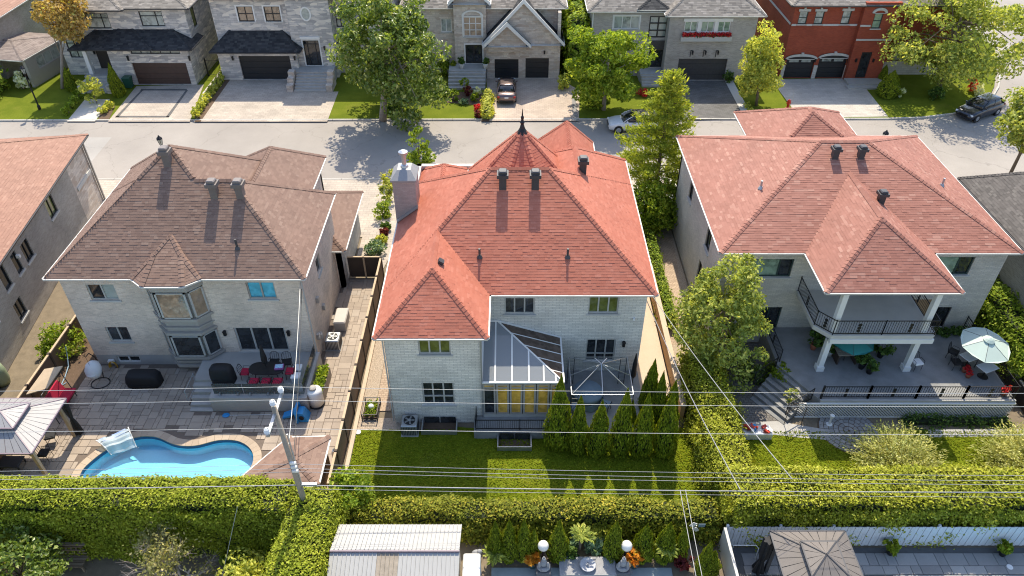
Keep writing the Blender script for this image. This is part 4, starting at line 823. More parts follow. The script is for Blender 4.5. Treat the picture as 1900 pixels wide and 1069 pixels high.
MB().path([(-6.2, 26.05, 6.1), (-6.2, 26.02, 0.2)], 0.04, 6).build('downpipe', MATS['grey_frame'], CH); MB().path([(-1.5, 26.0, 6.1), (-1.5, 26.0, 0.2)], 0.045, 6).build('downpipe', MATS['grey_metal'], CH)
for k, (xa, xb, ya, yb) in enumerate([(-4.7, -2.85, 25.25, 26.08), (-0.75, 1.0, 24.2, 24.98)]):
    w_ = MB(); w_.box(xa, xa + 0.06, ya, yb, -0.05, 0.32); w_.box(xb - 0.06, xb, ya, yb, -0.05, 0.32); w_.box(xa + 0.06, xb - 0.06, ya, ya + 0.06, -0.05, 0.32)
    ww = w_.build('window_well', MATS['galvanised'], CH); MB().box(xa + .06, xb - .06, ya + .06, yb, -0.03, 0.02).build('well_floor', MATS['soil'], ww)
    MB().box(xa + 0.1, (xa + xb) / 2 - 0.03, yb - 0.06, yb - 0.02, 0.08, 0.5).build('pane', GL_D, ww); MB().box((xa + xb) / 2 + 0.03, xb - 0.1, yb - 0.06, yb - 0.02, 0.08, 0.5).build('pane', GL_D, ww)
# raised patio of the middle house
TC = thing('patio', 'raised dark concrete patio with low railing beside the glass sunroom', 'patio', (2.5, 27, 0))
MB().box(-1.95, 6.98, 25.0, 29.38, 0, 0.55).build('slab', MATS['concrete_dark'], TC); MB().box(-1.95, -1.56, 25.0, 26.05, 0, 0.548).build('slab_end', MATS['concrete_dark'], TC) if False else None
railing(TC, [(-1.85, 25.12), (0.4, 25.12), (2.6, 25.12)], 0.55, 0.75, 'black_metal', 0.11); railing(TC, [(-1.85, 25.12), (-1.85, 26.0)], 0.55, 0.75, 'black_metal', 0.11)
railing(TC, [(6.9, 25.6), (6.9, 27.4)], 0.55, 0.9, 'brown_panel', 0.13)
SR = thing('sunroom', 'glass sunroom with milky sloping roof panes and grey frames in the house corner', 'sunroom', (0.5, 27.7, 0.55))
x0, x1, y0, y1, ze, kr = -1.50, 2.6, 26.0, 29.37, 3.1, 0.34
hx = x1 - (y1 - y0)                       # where the hip meets the house wall
zt_ = ze + kr * (y1 - y0)
xb_ = [x0, -0.85, 0.0, 0.85, 1.6, 2.2, x1]
FS = frame(0, y0, 1, 0)
fm = MB()
for x in xb_[:-1]:
    ytop = y1 if x <= hx else y0 + (x1 - x)
    fm.path([(x, y0, ze), (x, ytop, ze + kr * (ytop - y0))], 0.055, 4)
for k in range(1, 5):
    y = y0 + (y1 - y0) * k / 5; fm.path([(x1, y, ze), (x1 - (y - y0), y, ze + kr * (y - y0))], 0.035, 4)
fm.path([(x1, y0, ze), (hx, y1, zt_)], 0.055, 4); fm.path([(x0, y0, ze), (x1, y0, ze)], 0.06, 4); fm.path([(x1, y0, ze), (x1, y1, ze)], 0.06, 4); fm.path([(x1, y1 - 0.04, ze), (hx, y1 - 0.04, zt_ + 0.05), (x0, y1 - 0.04, zt_ + 0.05)], 0.06, 4)
fm.path([(x0 - 0.02, y0, ze), (x0 - 0.02, y1, zt_)], 0.05, 4); fm.build('roof_frame', MATS['white_trim'], SR)
for xa, xc in zip(xb_[:-1], xb_[1:]):
    f = lambda x: y1 if x <= hx else y0 + (x1 - x)
    pts = [(xa + .03, y0 + .03), (xc - .03, y0 + .03), (xc - .03, max(y0 + .04, f(xc))), (xa + .03, f(xa + .03))]
    m_ = POLY
    MB().quad(*[(x, y, ze + kr * (y - y0) + 0.01) for x, y in pts]).build('roof_pane', m_, SR)
for k in range(5):
    ya, yb = y0 + (y1 - y0) * k / 5 + .02, y0 + (y1 - y0) * (k + 1) / 5 - .02
    MB().quad(*[(x, y, ze + kr * (x1 - x) + 0.01) for x, y in ((x1 - .02, ya), (x1 - .02, yb), (x1 - (yb - y0), yb), (x1 - (ya - y0), ya))]).build('roof_pane', GL_WALLREF, SR)
MB(FS).box(x0, x1, -0.12, 0, 0.55, 0.75).build('sill_wall', MATS['grey_frame'], SR)
cols = [x0 + (x1 - x0) * k / 6 for k in range(7)]
for k in range(6):
    window(SR, FS, cols[k] + 0.02, cols[k + 1] - 0.02, 0.76, ze - 0.12, 'taupe_frame', GL_D, 1, split=0.88, sill=False, fw=0.09, inset=0.03, panes=[GL_D if k in (0,) else GL_Y, GL_Y])
FR_ = frame(x1, 0, 0, 1)
for k in range(4): window(SR, FR_, y0 + 0.05 + k * 0.83, y0 + 0.05 + (k + 1) * 0.83 - 0.02, 0.6, ze - 0.08, 'taupe_frame', GL_D, 1, sill=False, fw=0.08, inset=0.03)
MB().box(x0 + .05, x1 - .3, y0 + 0.5, y1 - .02, 0.56, 0.6).build('floor', MATS['concrete'], SR)
# ------------------------------------------------------------------ right house: faded red roof, porch with balcony
RH = thing('brick_house', 'pale brick house with faded red roof and covered balcony porch', 'house', (19, 38, 0))
ER = 6.8; FRr = frame(0, 32.3, 1, 0)
r1, r2, r3 = wr(1397, 481, 1470, 514, 32.3), wr(1735, 477, 1803, 510, 32.3), wr(1402, 570, 1446, 610, 32.3)
dd_ = wr(1718, 570, 1755, 619, 32.3); dd_ = (dd_[0], dd_[1], 1.22, dd_[3]); bd = wr(1570, 545, 1632, 566, 32.3); bd = (bd[0], bd[1], 4.2, 6.2); wd = wr(1660, 600, 1705, 652, 32.3); wd = (wd[0] + 0.1, wd[1] - .1, 1.22, 3.3)
wall(RH, FRr, 11.5, 26.75, 0, 6.7, BR_R, [r1, r2, r3, dd_, bd, wd])
wall(RH, frame(11.5, 0, 0, -1), -44.9, -32.6, 0, 6.7, BR_R, [(-36.2, -35.2, 4.3, 5.7), (-36.6, -35.6, 1.6, 3.0), (-41.5, -40.6, 4.4, 5.6)]); wall(RH, frame(26.75, 0, 0, 1), 32.6, 44.9, 0, 6.7, BR_R); wall(RH, frame(0, 44.9, -1, 0), -26.75, -11.5, 0, 6.7, BR_R)
window(RH, FRr, *r1, 'green_frame', panes=[GL_S, GL_D], cols=2, widths=[2, 1]); window(RH, FRr, *r2, 'green_frame', panes=[GL_S, GL_D], cols=2, widths=[1.6, 1]); window(RH, FRr, *r3, 'green_frame', GL_D, 2)
window(RH, FRr, *dd_, 'black_frame', GL_D, 2, name='patio_door', sill=False); window(RH, FRr, *bd, 'green_frame', GL_D, 2, name='balcony_door'); MB(FRr).box(wd[0], wd[1], -0.2, -0.1, wd[2], wd[3]).build('wooden_door', MATS['wood'], RH)
FXl = frame(11.5, 0, 0, -1)
window(RH, FXl, -36.2, -35.2, 4.3, 5.7, 'black_frame', GL_D, 1); window(RH, FXl, -36.6, -35.6, 1.6, 3.0, 'black_frame', GL_D, 1); window(RH, FXl, -41.5, -40.6, 4.4, 5.6, 'black_frame', GL_D, 1)
mR = [Mass(rectpoly(11.08, 27.2, 31.95, 45.35), ER, 0.46), Mass(rectpoly(15.6, 22.45, 28.6, 40), ER, [0.64, 0.64, None, 0.64]), Mass(rectpoly(15.8, 23.2, 41, 49), ER, 0.56)]
roof(RH, mR, SH_PINK, tab=0.36)
for u, v in ((1548, 292), (1596, 292), (1633, 375)): x, y, z = on_ray(mR, u, v); roof_vent(RH, x, y, z, 'dark_grey_metal', 0.44, 0.75)
for u, v in ((1411, 350), (1747, 345)): x, y, z = on_ray(mR, u, v); pipe_vent(RH, x, y, z, 'grey_metal', 0.5)
MB().path([(11.45, 32.2, 6.6), (11.45, 32.15, 0.2)], 0.045, 6).build('downpipe', MATS['white_trim'], RH); a, z = qp(1731, 562, 32.3); sconce(RH, FRr, a, z)
# porch: columns, balcony
mbp = MB().prism([(15.9, 32.29), (15.9, 29.3), (16.6, 28.5), (21.9, 28.5), (22.1, 28.7), (22.1, 32.29)], 3.75, 4.0); bal = mbp.build('balcony', MATS['concrete_light'], RH)
for xa, xb in ((16.55, 21.4),):
    MB().box(16.6, 22.0, 28.46, 28.7, 3.45, 3.748).build('beam', MATS['white_trim'], bal)
for x in (16.75, 21.45):
    MB().box(x - 0.14, x + 0.14, 28.72, 29.0, 1.2, 3.449).build('column', MATS['white_trim'], RH); MB().box(x - 0.14, x + 0.14, 28.72, 29.0, 4.002, 6.68).build('column', MATS['white_trim'], RH); MB().box(x - 0.2, x + 0.2, 28.66, 29.06, 1.2, 1.5).build('plinth', MATS['white_trim'], RH)
railing(bal, [(15.95, 32.2), (15.95, 29.35), (16.65, 28.56), (19.2, 28.56), (21.95, 28.56), (22.05, 32.2)], 4.0, 0.95, ornaments=True)
# terrace with lattice skirt, railing and stairs
TR = thing('terrace', 'large raised stone terrace with black railing and white lattice skirt', 'terrace', (20.5, 29.5, 0))
MB().prism([(15.2, 28.1), (16.1, 26.6), (26.3, 26.6), (26.3, 32.28), (14.6, 32.28), (14.6, 29.2)], 0.0, 1.2).build('slab', MATS['concrete_dark'], TR)
MB().box(16.1, 26.3, 26.5, 26.62, 1.08, 1.24).build('slab_edge', MATS['concrete'], TR)
railing(TR, [(16.15, 26.68), (18.6, 26.68), (21.1, 26.68), (23.6, 26.68), (26.2, 26.68)], 1.24, 0.85, ornaments=True, post=0.09); railing(TR, [(26.22, 26.68), (26.22, 29.5), (26.22, 32.2)], 1.24, 0.85); railing(TR, [(14.75, 29.4), (14.75, 32.2)], 1.24, 0.85, ornaments=True)
la = MB(); yL = 26.46; pitch = 0.16
for s in (1, -1):
    for k in range(int((26.3 - 14.4) / pitch) + 9):
        xa = 15.0 + k * pitch - (1.05 if s > 0 else 0); xb = xa + 1.05
        za, zb = (0.02, 1.07) if s > 0 else (1.07, 0.02); lo, hi = 15.05, 26.3
        if xb < lo or xa > hi: continue
        ta, tb = max(0, (lo - xa) / 1.05), min(1, (hi - xa) / 1.05)
        la.path([(xa + (xb - xa) * ta, yL + 0.012 * s, za + (zb - za) * ta), (xa + (xb - xa) * tb, yL + 0.012 * s, za + (zb - za) * tb)], 0.017, 4)
tag(la.build('lattice', MATS['white_trim'], TR), 'white diagonal lattice skirt', kind='stuff'); MB().box(15.0, 26.32, 26.42, 26.5, 1.0, 1.09).box(15.0, 26.32, 26.42, 26.5, 0.0, 0.06).build('lattice_frame', MATS['white_trim'], TR)
for k in range(7):
    z = 1.2 - 0.165 * (k + 1); d = 0.30
    sx, sy = -0.78, -0.62
    p = [(14.6 + sx * d * k, 29.2 + sy * d * k - 0.02 * k), (15.75 + sx * d * k * 0.9, 27.2 + sy * d * k)]
    q = [(14.6 + sx * d * (k + 1), 29.2 + sy * d * (k + 1) - 0.02 * k), (15.75 + sx * d * (k + 1) * 0.9, 27.2 + sy * d * (k + 1))]
    MB().prism([q[0], q[1], p[1], p[0]], 0, z).build('step', MATS['concrete_dark'], TR)
railing(TR, [(15.85, 27.0), (14.2, 25.95)], 0.75, 0.85, ornaments=False); railing(TR, [(14.6, 29.35), (13.1, 28.2)], 0.75, 0.85)
# ------------------------------------------------------------------ neighbours at the picture's edges
LN = thing('brick_house', 'dark grey brick house with tan shingle roof at the left edge', 'house', (-34, 40, 0))
ax, ay = -28.9, 32.0; ux, uy = -0.13, 0.9915
FN = frame(ax, ay, ux, uy)
def fn(a, b, z): return FN(a, b, z)
nw = [(1.0, 2.0, 1.0, 2.2), (4.2, 5.2, 2.9, 4.2), (1.2, 2.0, 3.1, 4.6), (8.6, 9.8, 3.2, 4.5), (2.9, 3.6, 3.0, 4.4)]
wall(LN, FN, -9, 12.9, 0, 5.1, BR_LN, nw, name='wall'); wall(LN, FN, 12.9, 16.3, 0, 5.1, ST_3, name='stone_wall')
for h in nw: window(LN, FN, *h, 'black_frame', GL_D if h[0] != 8.6 else GL_G, 1 if h[1] - h[0] < 1 else 2)
c_ = lambda a, b: FN(a, b, 0)[:2]
MB(FN).box(13.2, 16.0, 0.003, 0.08, 2.6, 2.85).build('stone_band', MATS['stone_sill'], LN)
wall(LN, frame(*c_(16.3, 0), *[FN(16.3, -1, 0)[i] - FN(16.3, 0, 0)[i] for i in (0, 1)]), 0, 12, 0, 5.1, ST_3, name='stone_wall')
roof(LN, [Mass([c_(-10, -14), c_(-10, 0.45), c_(16.8, 0.45), c_(16.8, -14)][::1], 5.2, 0.42)], SH_TAN, single=300, gutter='dark_grey_metal')
MB(FN).box(16.32, 16.44, 0.01, 0.12, 0, 5.0).build('downpipe', MATS['taupe_frame'], LN)
for a_, z_ in ((3.4, 3.9), (-1.0, 2.6)): MB(FN).box(a_, a_ + .18, 0.002, 0.2, z_, z_ + 0.2).build('wall_vent', MATS['white_plastic'], LN)
RN = thing('house', 'neighbouring house with slate grey shingle roof at the right edge', 'house', (36, 38, 0))
pA, pB = gp(1778, 330, 6), gp(1900, 462, 6)
dx, dy = pB[0] - pA[0], pB[1] - pA[1]; L_ = math.hypot(dx, dy)
P0 = np.array(pA); P1 = P0 + np.array([dx, dy]) / L_ * 17; nn = np.array([-dy, dx]) / L_
roof(RN, [Mass([tuple(P0), tuple(P1), tuple(P1 + nn * 12), tuple(P0 + nn * 12)], 6.0, 0.75)], SH_SLATE, single=120, gutter='dark_grey_metal')
wall(RN, frame(*(P0 + nn * 0.5), dx, dy), 0.5, 16.5, 0, 5.9, BR_LN)
wall(RN, frame(*(P0 + nn * 11.5 + np.array([dx, dy]) / L_ * 0.5), *(-nn)), 0, 11, 0, 5.9, BR_LN)
# ------------------------------------------------------------------ houses across the street
def shell(root, x0, x1, y0, y1, z1, mat, holes=(), hl=(), hr=(), z0=0.0, back=True):
    wall(root, frame(0, y0, 1, 0), x0, x1, z0, z1, mat, holes); wall(root, frame(x0, 0, 0, -1), -y1, -(y0 + 0.3), z0, z1, mat, hl)
    wall(root, frame(x1, 0, 0, 1), y0 + 0.3, y1, z0, z1, mat, hr)
    if back: wall(root, frame(0, y1 + 0.3, -1, 0), -x1, -x0, z0, z1, mat)
def wins(root, Y, items, fmat, inset=0.1):
    fr = frame(0, Y, 1, 0); hs = []
    for it in items:
        r = rect(*it[0], Y); kw = dict(it[1]); window(root, fr, *r, kw.pop('f', fmat), kw.pop('g', GL_W), **kw); hs.append(r)
    return hs
def steps(root, x0, x1, y_bottom, z_top, n, mat, tread=0.32):
    for k in range(n): MB().box(x0, x1, y_bottom + tread * k, y_bottom + tread * (k + 1) - 0.002 if k < n - 1 else y_bottom + tread * n, 0.0, z_top * (k + 1) / n).build('step', MATS[mat] if isinstance(mat, str) else mat, root)
# far left grey stone house
H1 = thing('stone_house', 'grey stone house with charcoal porch roof and wide brown garage door', 'house', (-36, 75, 0)); Y0, Y1 = 69.4, 70.9
it = [((160, 25, 203, 53), dict(cols=2, widths=[2.2, 1], split=0.68)), ((260, 21, 303, 49), dict(cols=2, widths=[2.2, 1], split=0.68))]
hs = wins(H1, Y1, it, 'black_frame'); it2 = [((112, 18, 138, 43), dict(cols=2)), ((126, 74, 155, 107), dict(cols=2, split=0.8))]
hs2 = wins(H1, 71.9, it2, 'black_frame')
shell(H1, -41.3, -30.9, Y1, 84, 7.0, ST_1, hs, hr=[(72.2, 73.2, 4.6, 6.6)]); window(H1, frame(-30.9, 0, 0, 1), 72.2, 73.2, 4.6, 6.6, 'black_frame', GL_G, 1)
wall(H1, frame(0, 71.9, 1, 0), -44.5, -41.3, 0, 6.6, ST_1, hs2); wall(H1, frame(-44.5, 0, 0, -1), -84, -72.2, 0, 6.6, ST_1)
gd = rect(250, 117, 350, 157, Y0); gd = (gd[0], gd[1], 0.02, gd[3]); sw = rect(242, 91, 333, 100, Y0)
wall(H1, frame(0, Y0, 1, 0), -38.7, -30.95, 0, 3.7, ST_1, [gd, sw]); wall(H1, frame(-30.95, 0, 0, 1), Y0 + 0.3, Y1, 0, 3.7, ST_1); wall(H1, frame(-38.7, 0, 0, -1), -Y1, -Y0 - 0.3, 0, 3.7, ST_1)
garage_door(H1, frame(0, Y0, 1, 0), *gd, mat='dark_door'); window(H1, frame(0, Y0, 1, 0), *sw, 'black_frame', GL_W, 5)
MATS_door_brown = M('brown_door', (0.075, 0.045, 0.035), 0.5, 0.2, 3)
for ch in H1.children:
    if ch.name.startswith('garage_door'):
        for q in [ch] + list(ch.children): q.data.materials[0] = MATS_door_brown
ed = rect(184, 92, 212, 133, Y1); MB(frame(0, Y1, 1, 0)).box(ed[0], ed[1], 0.003, 0.08, 1.1, 3.3).build('front_door', MATS['dark_door'], H1)
for u in (175, 220, 238, 352): a, z = qp(u, 108 if u > 225 else 96, Y0 if u > 225 else Y1); sconce(H1, frame(0, Y0 if u > 225 else Y1, 1, 0), a, z, 0.5)
px_ = qp(161, 110, 69.6)[0]; MB().box(px_ - 0.18, px_ + 0.18, 69.5, 69.86, 1.0, 3.6).build('porch_column', MATS['white_trim'], H1)
MB().box(-41.5, -38.75, 69.0, 70.88, 0, 1.05).build('porch_slab', MATS['concrete'], H1); steps(H1, -40.9, -38.9, 67.4, 0.9, 5, 'concrete')
for x in (-41.3, -38.6): MB().box(x - 0.25, x + 0.25, 67.3, 69.0, 0, 0.75).build('stair_wall', ST_1, H1)
roof(H1, [Mass(rectpoly(-42, -30.35, 68.75, 72.5), 3.75, [0.55, 0.55, None, 0.55]), Mass(rectpoly(-40, -34, 68.6, 72.5), 3.82, [0.5, 0.5, None, 0.5])], SH_DARK, single=0, gutter='dark_grey_metal', expo=0.2, tab=0.4, name='porch_roof')
roof(H1, [Mass(rectpoly(-45, -30.3, 70.4, 84.8), 7.05, 0.4), Mass(rectpoly(-41.6, -36.3, 69.9, 75), 7.05, 0.45)], SH_GREY, single=0, gutter='dark_grey_metal', expo=0.2, tab=0.4)
# house with oval window
H2 = thing('stone_house', 'light stone house with oval window and broad entrance stairs', 'house', (-22, 76, 0)); Y0, Y1, Y2 = 70.6, 71.7, 71.2
gd = rect(447, 104, 541, 148, Y0); gd = (gd[0], gd[1], 0.02, gd[3])
wall(H2, frame(0, Y0, 1, 0), -28.7, -21.0, 0, 3.0, ST_1, [gd]); wall(H2, frame(-21.0, 0, 0, 1), Y0 + 0.3, Y1, 0, 3.0, ST_1); garage_door(H2, frame(0, Y0, 1, 0), *gd, mat='black_frame')
hs = wins(H2, Y1, [((441, 12, 470, 40), dict(cols=2, rows=2, trim='white_trim', g=GL_T)), ((491, 12, 520, 40), dict(cols=2, rows=2, trim='white_trim', g=GL_T))], 'black_frame')
shell(H2, -28.7, -21.4, Y1, 85, 7.6, ST_1, hs)
xo, zo = qp(567, 26, Y2); dr = rect(565, 75, 594, 118, Y2); dr = (dr[0], dr[1], 1.25, dr[3])
shell(H2, -21.4, -17.3, Y2, 84, 8.2, ST_1, [dr])
ov = MB(); ring = lambda r1, r2, d: [(xo + r1 * math.cos(t), Y2 + d, zo + r2 * math.sin(t)) for t in [2 * math.pi * k / 24 for k in range(24)]]
ov.loft([ring(0.52, 0.68, 0.02), ring(0.52, 0.68, -0.05), ring(0.38, 0.54, -0.05), ring(0.38, 0.54, 0.02)], cap=False); wo_ = ov.build('oval_window', MATS['white_trim'], H2); MB().quad(*ring(0.4, 0.56, -0.015)).build('pane', GL_W, wo_)
window(H2, frame(0, Y2, 1, 0), *dr, 'black_frame', GL_D, 3, widths=[0.6, 1.2, 0.6], sill=False, name='entrance_door', split=0.84, trim='white_trim')
MB(frame(0, Y2, 1, 0)).box(dr[0] - 0.2, dr[1] + 0.2, 0.004, 0.12, dr[3] + 0.15, dr[3] + 0.38).build('door_arch', MATS['white_trim'], H2)
hs = wins(H2, 72.4, [((601, 18, 617, 48), dict(cols=2, rows=2)), ((623, 22, 640, 50), dict(cols=2, rows=2)), ((612, 78, 630, 110), dict(cols=2))], 'black_frame'); shell(H2, -17.3, -11.5, 72.4, 84, 7.6, ST_1, hs)
MB().box(-21.5, -17.5, 69.6, 71.18, 0, 1.22).build('porch_slab', MATS['concrete'], H2); steps(H2, -21.0, -17.9, 67.65, 1.05, 6, 'concrete')
for x in (-21.4, -17.6):
    for k in range(3): MB().box(x - 0.3, x + 0.3, 67.7 + k * 0.65, 67.7 + (k + 1) * 0.65 - 0.003, 0, 0.65 + 0.42 * k).build('stair_wall', ST_3, H2)
for a_, v_ in ((432, 108), (547, 108)): a, z = qp(a_, v_, Y0); sconce(H2, frame(0, Y0, 1, 0), a, z, 0.4)
a, z = qp(601, 82, 72.4); sconce(H2, frame(0, Y2, 1, 0), dr[1] + 0.5, 3.0, 0.4)
roof(H2, [Mass(rectpoly(-29.2, -20.5, 69.95, 73.4), 3.05, [0.85, 0.85, None, 0.85])], SH_DARK, single=0, gutter='dark_grey_metal', expo=0.2, tab=0.4, name='porch_roof')
roof(H2, [Mass(rectpoly(-29.3, -10.9, 71.2, 85.4), 7.7, 0.5)], SH_GREY, single=0, gutter='dark_grey_metal', expo=0.2, tab=0.4)
MB().rbox(-19.4, 71.0, 8.2, 3.6, 0.5, 0.35).build('cornice', MATS['dark_grey_metal'], H2)
# gabled stone house
H3 = thing('stone_house', 'warm stone house with steep white-edged gables and black double front door', 'house', (-2, 77, 0)); Y0, Y1 = 70.9, 71.7
g1, g2 = rect(918, 110, 962, 147, Y0), rect(975, 108, 1018, 146, Y0); g1 = (g1[0], g1[1], 0.02, g1[3]); g2 = (g2[0], g2[1], 0.02, g2[3])
wall(H3, frame(0, Y0, 1, 0), -2.5, 4.7, 0, 3.8, ST_3, [g1, g2]); wall(H3, frame(4.7, 0, 0, 1), Y0 + .3, 84, 0, 6.4, ST_3); wall(H3, frame(-2.5, 0, 0, -1), -74, -Y0 - .3, 0, 3.8, ST_3)
for g_ in (g1, g2): garage_door(H3, frame(0, Y0, 1, 0), *g_, mat='black_frame')
def gable(root, x0, x1, Y, ze, za, depth, mat, roofm, bw=0.28):
    xm = (x0 + x1) / 2; k = (za - ze) / (xm - x0)
    MB().loft([[(x0, Y, ze), (x1, Y, ze), (xm, Y, za)], [(x0, Y + 0.3, ze), (x1, Y + 0.3, ze), (xm, Y + 0.3, za)]]).build('gable_wall', mat, root)
    o = 0.35
    for s in (-1, 1):
        xe = xm + s * (xm - x0 + o); zo_ = ze - k * o
        MB().loft([[(xe, y, zo_ - 0.05), (xe, y, zo_ + bw), (xm, y, za + bw + 0.1), (xm, y, za - 0.02)] if s < 0 else [(xm, y, za - 0.02), (xm, y, za + bw + 0.1), (xe, y, zo_ + bw), (xe, y, zo_ - 0.05)] for y in (Y - 0.45, Y - 0.3)]).build('bargeboard', MATS['white_trim'], root)
    roof(root, [Mass(rectpoly(x0 - o, x1 + o, Y - 0.32, Y + depth), ze - k * o + 0.12, [None, k, None, k])], roofm, single=0, expo=0.2, tab=0.4, gutter='white_trim', name='gable_roof')
gable(H3, -2.5, 4.7, Y0, 3.8, 7.5, 7, ST_3, SH_DARK); gable(H3, -2.4, 1.45, Y0 - 0.4, 3.75, 5.5, 2.0, ST_3, SH_DARK)
wall(H3, frame(0, Y0 - 0.4, 1, 0), -2.3, 1.35, 2.9, 3.75, ST_3, thick=0.38, name='lintel_wall')
aw, dw = rect(860, 32, 894, 68, Y1), rect(864, 83, 895, 120, Y1); dw = (dw[0], dw[1], 1.25, dw[3])
shell(H3, -5.6, -2.5, Y1, 84, 7.4, ST_3, [aw, dw]); window(H3, frame(0, Y1, 1, 0), *aw, 'white_trim', GL_T, 3, rows=3, trim='white_trim'); window(H3, frame(0, Y1, 1, 0), *dw, 'black_frame', GL_D, 2, sill=False, name='entrance_door', trim='white_trim', fw=0.12)
arch = MB(); xm = (aw[0] + aw[1]) / 2; hw = (aw[1] - aw[0]) / 2
pts_o = [(xm + (hw + 0.16) * math.cos(t), aw[3] + 0.13 + 0.55 * math.sin(t)) for t in np.linspace(0, math.pi, 13)]; pts_i = [(xm + hw * 0.9 * math.cos(t), aw[3] + 0.13 + 0.42 * math.sin(t)) for t in np.linspace(0, math.pi, 13)]
arch.loft([[(x, Y1 - 0.06, z) for x, z in pts_o], [(x, Y1 - 0.06, z) for x, z in pts_i], [(x, Y1, z) for x, z in pts_i], [(x, Y1, z) for x, z in pts_o]], cap=False); arch.build('window_arch', MATS['white_trim'], H3)
gable(H3, -5.7, -2.4, Y1 - 0.1, 7.4, 8.9, 5, ST_3, SH_GREY)
hs = wins(H3, 72.5, [((818, 35, 838, 60), dict(cols=2))], 'white_trim'); shell(H3, -10.2, -5.6, 72.5, 84, 6.6, ST_3, hs)
roof(H3, [Mass(rectpoly(-10.8, 5.3, 72.0, 85), 6.6, 0.55)], SH_GREY, single=0, expo=0.2, tab=0.4)
MB().box(-6.2, -2.55, 69.9, 71.68, 0, 1.22).build('porch_slab', MATS['concrete'], H3); steps(H3, -6.2, -2.6, 68.2, 1.1, 5, 'concrete', 0.34)
wall(H3, frame(0, 72.5, 1, 0), -2.5, 4.7, 3.7, 6.5, ST_3, name='upper_wall')
for u in (1010,): a, z = qp(u, 97, Y0); sconce(H3, frame(0, Y0, 1, 0), a, z, 0.35)
# brick house with flower box
H4 = thing('brick_house', 'grey brick house with red flower box above a wide grey garage door', 'house', (15, 77, 0)); Y0, Y1 = 70.4, 71.6
gd = rect(1257, 109, 1347, 148, Y0); gd = (gd[0], gd[1], 0.02, gd[3]); it = [((1270, 40, 1294, 60), dict(cols=2, g=GL_S, sill=False)), ((1301, 40, 1325, 60), dict(cols=2, g=GL_S, sill=False)), ((1332, 40, 1355, 60), dict(cols=2, g=GL_S, sill=False))]
hs = wins(H4, Y0, it, 'white_trim'); shell(H4, 14.9, 23.2, Y0, 84, 6.5, ST_4, hs + [gd]); garage_door(H4, frame(0, Y0, 1, 0), *gd, mat='dark_grey_metal')
fr = frame(0, Y0, 1, 0); xa, xb = hs[0][0] - 0.15, hs[2][1] + 0.15; zb, zc = hs[0][2], hs[0][3]
tr_ = MB(fr); tr_.box(xa, xb, 0.003, 0.07, zc + 0.01, zc + 0.3); tr_.box(xa, xb, 0.003, 0.07, zb - 0.15, zb - 0.01)
for i in (0, 1): tr_.box(hs[i][1] + 0.01, hs[i + 1][0] - 0.01, 0.003, 0.05, zb, zc)
tr_.build('window_surround', MATS['white_trim'], H4)
fb = MB(fr).box(xa - 0.1, xb + 0.1, 0.004, 0.4, zb - 0.75, zb - 0.3).build('flower_box', MATS['stone_sill'], H4)
P = np.stack([rng.uniform(xa, xb, 900), Y0 - rng.uniform(0.02, 0.45, 900), zb - 0.3 + rng.uniform(0, 0.32, 900)], 1); leaf_obj('flowers', P, 0.10, LF_RED, fb)
P = np.stack([rng.uniform(xa, xb, 300), Y0 - rng.uniform(0.02, 0.45, 300), zb - 0.35 + rng.uniform(0, 0.3, 300)], 1); leaf_obj('leaves', P, 0.10, LF_DARK, fb)
for u in (1281, 1305, 1328):
    a, z = qp(u, 100, Y0); m_ = MB(fr); m_.box(a - 0.03, a + 0.03, 0.003, 0.05, z - 0.3, z + 0.35); m_.box(a - 0.03, a + 0.22, 0.02, 0.08, z + 0.3, z + 0.36); m_.box(a + 0.14, a + 0.24, 0.0, 0.2, z - 0.02, z + 0.3); m_.build('wall_lamp', MATS['black_metal'], H4)
it = [((1139, 30, 1186, 54), dict(cols=3, trim='white_trim')), ((1204, 30, 1238, 70), dict(cols=2, rows=3, f='black_frame', fw=0.12, sill=False))]
ed = rect(1203, 92, 1229, 127, Y1); ed = (ed[0], ed[1], 0.9, ed[3]); hs = wins(H4, Y1, it, 'white_trim'); shell(H4, 7.7, 14.9, Y1, 84, 6.5, ST_4, hs + [ed], hl=[])
window(H4, frame(0, Y1, 1, 0), *ed, 'black_frame', GL_D, 2, sill=False, name='entrance_door', fw=0.14); MB(frame(0, Y1, 1, 0)).box(ed[0] - .1, ed[1] + .1, .004, .1, ed[3] + 0.05, ed[3] + 0.9).build('door_canopy', MATS['dark_grey_metal'], H4)
MB().box(12.6, 14.85, 70.0, 71.58, 0, 0.85).build('porch_slab', MATS['concrete'], H4); steps(H4, 12.7, 14.8, 68.8, 0.75, 4, 'concrete', 0.3)
roof(H4, [Mass(rectpoly(14.4, 23.8, 69.9, 78), 6.55, 0.6), Mass(rectpoly(7.2, 20, 71.1, 84.5), 6.55, 0.6)], SH_GREY, single=0, expo=0.2, tab=0.4)
roof(H4, [Mass(rectpoly(11.9, 15.0, 71.0, 74.5), 6.75, [0.5, 0.5, None, 0.5])], SH_DARK, single=0, expo=0.2, tab=0.4, name='porch_roof')
MB().path([(7.75, 71.5, 6.4), (7.75, 71.45, 0.2)], 0.06, 6).build('downpipe', MATS['white_trim'], H4)
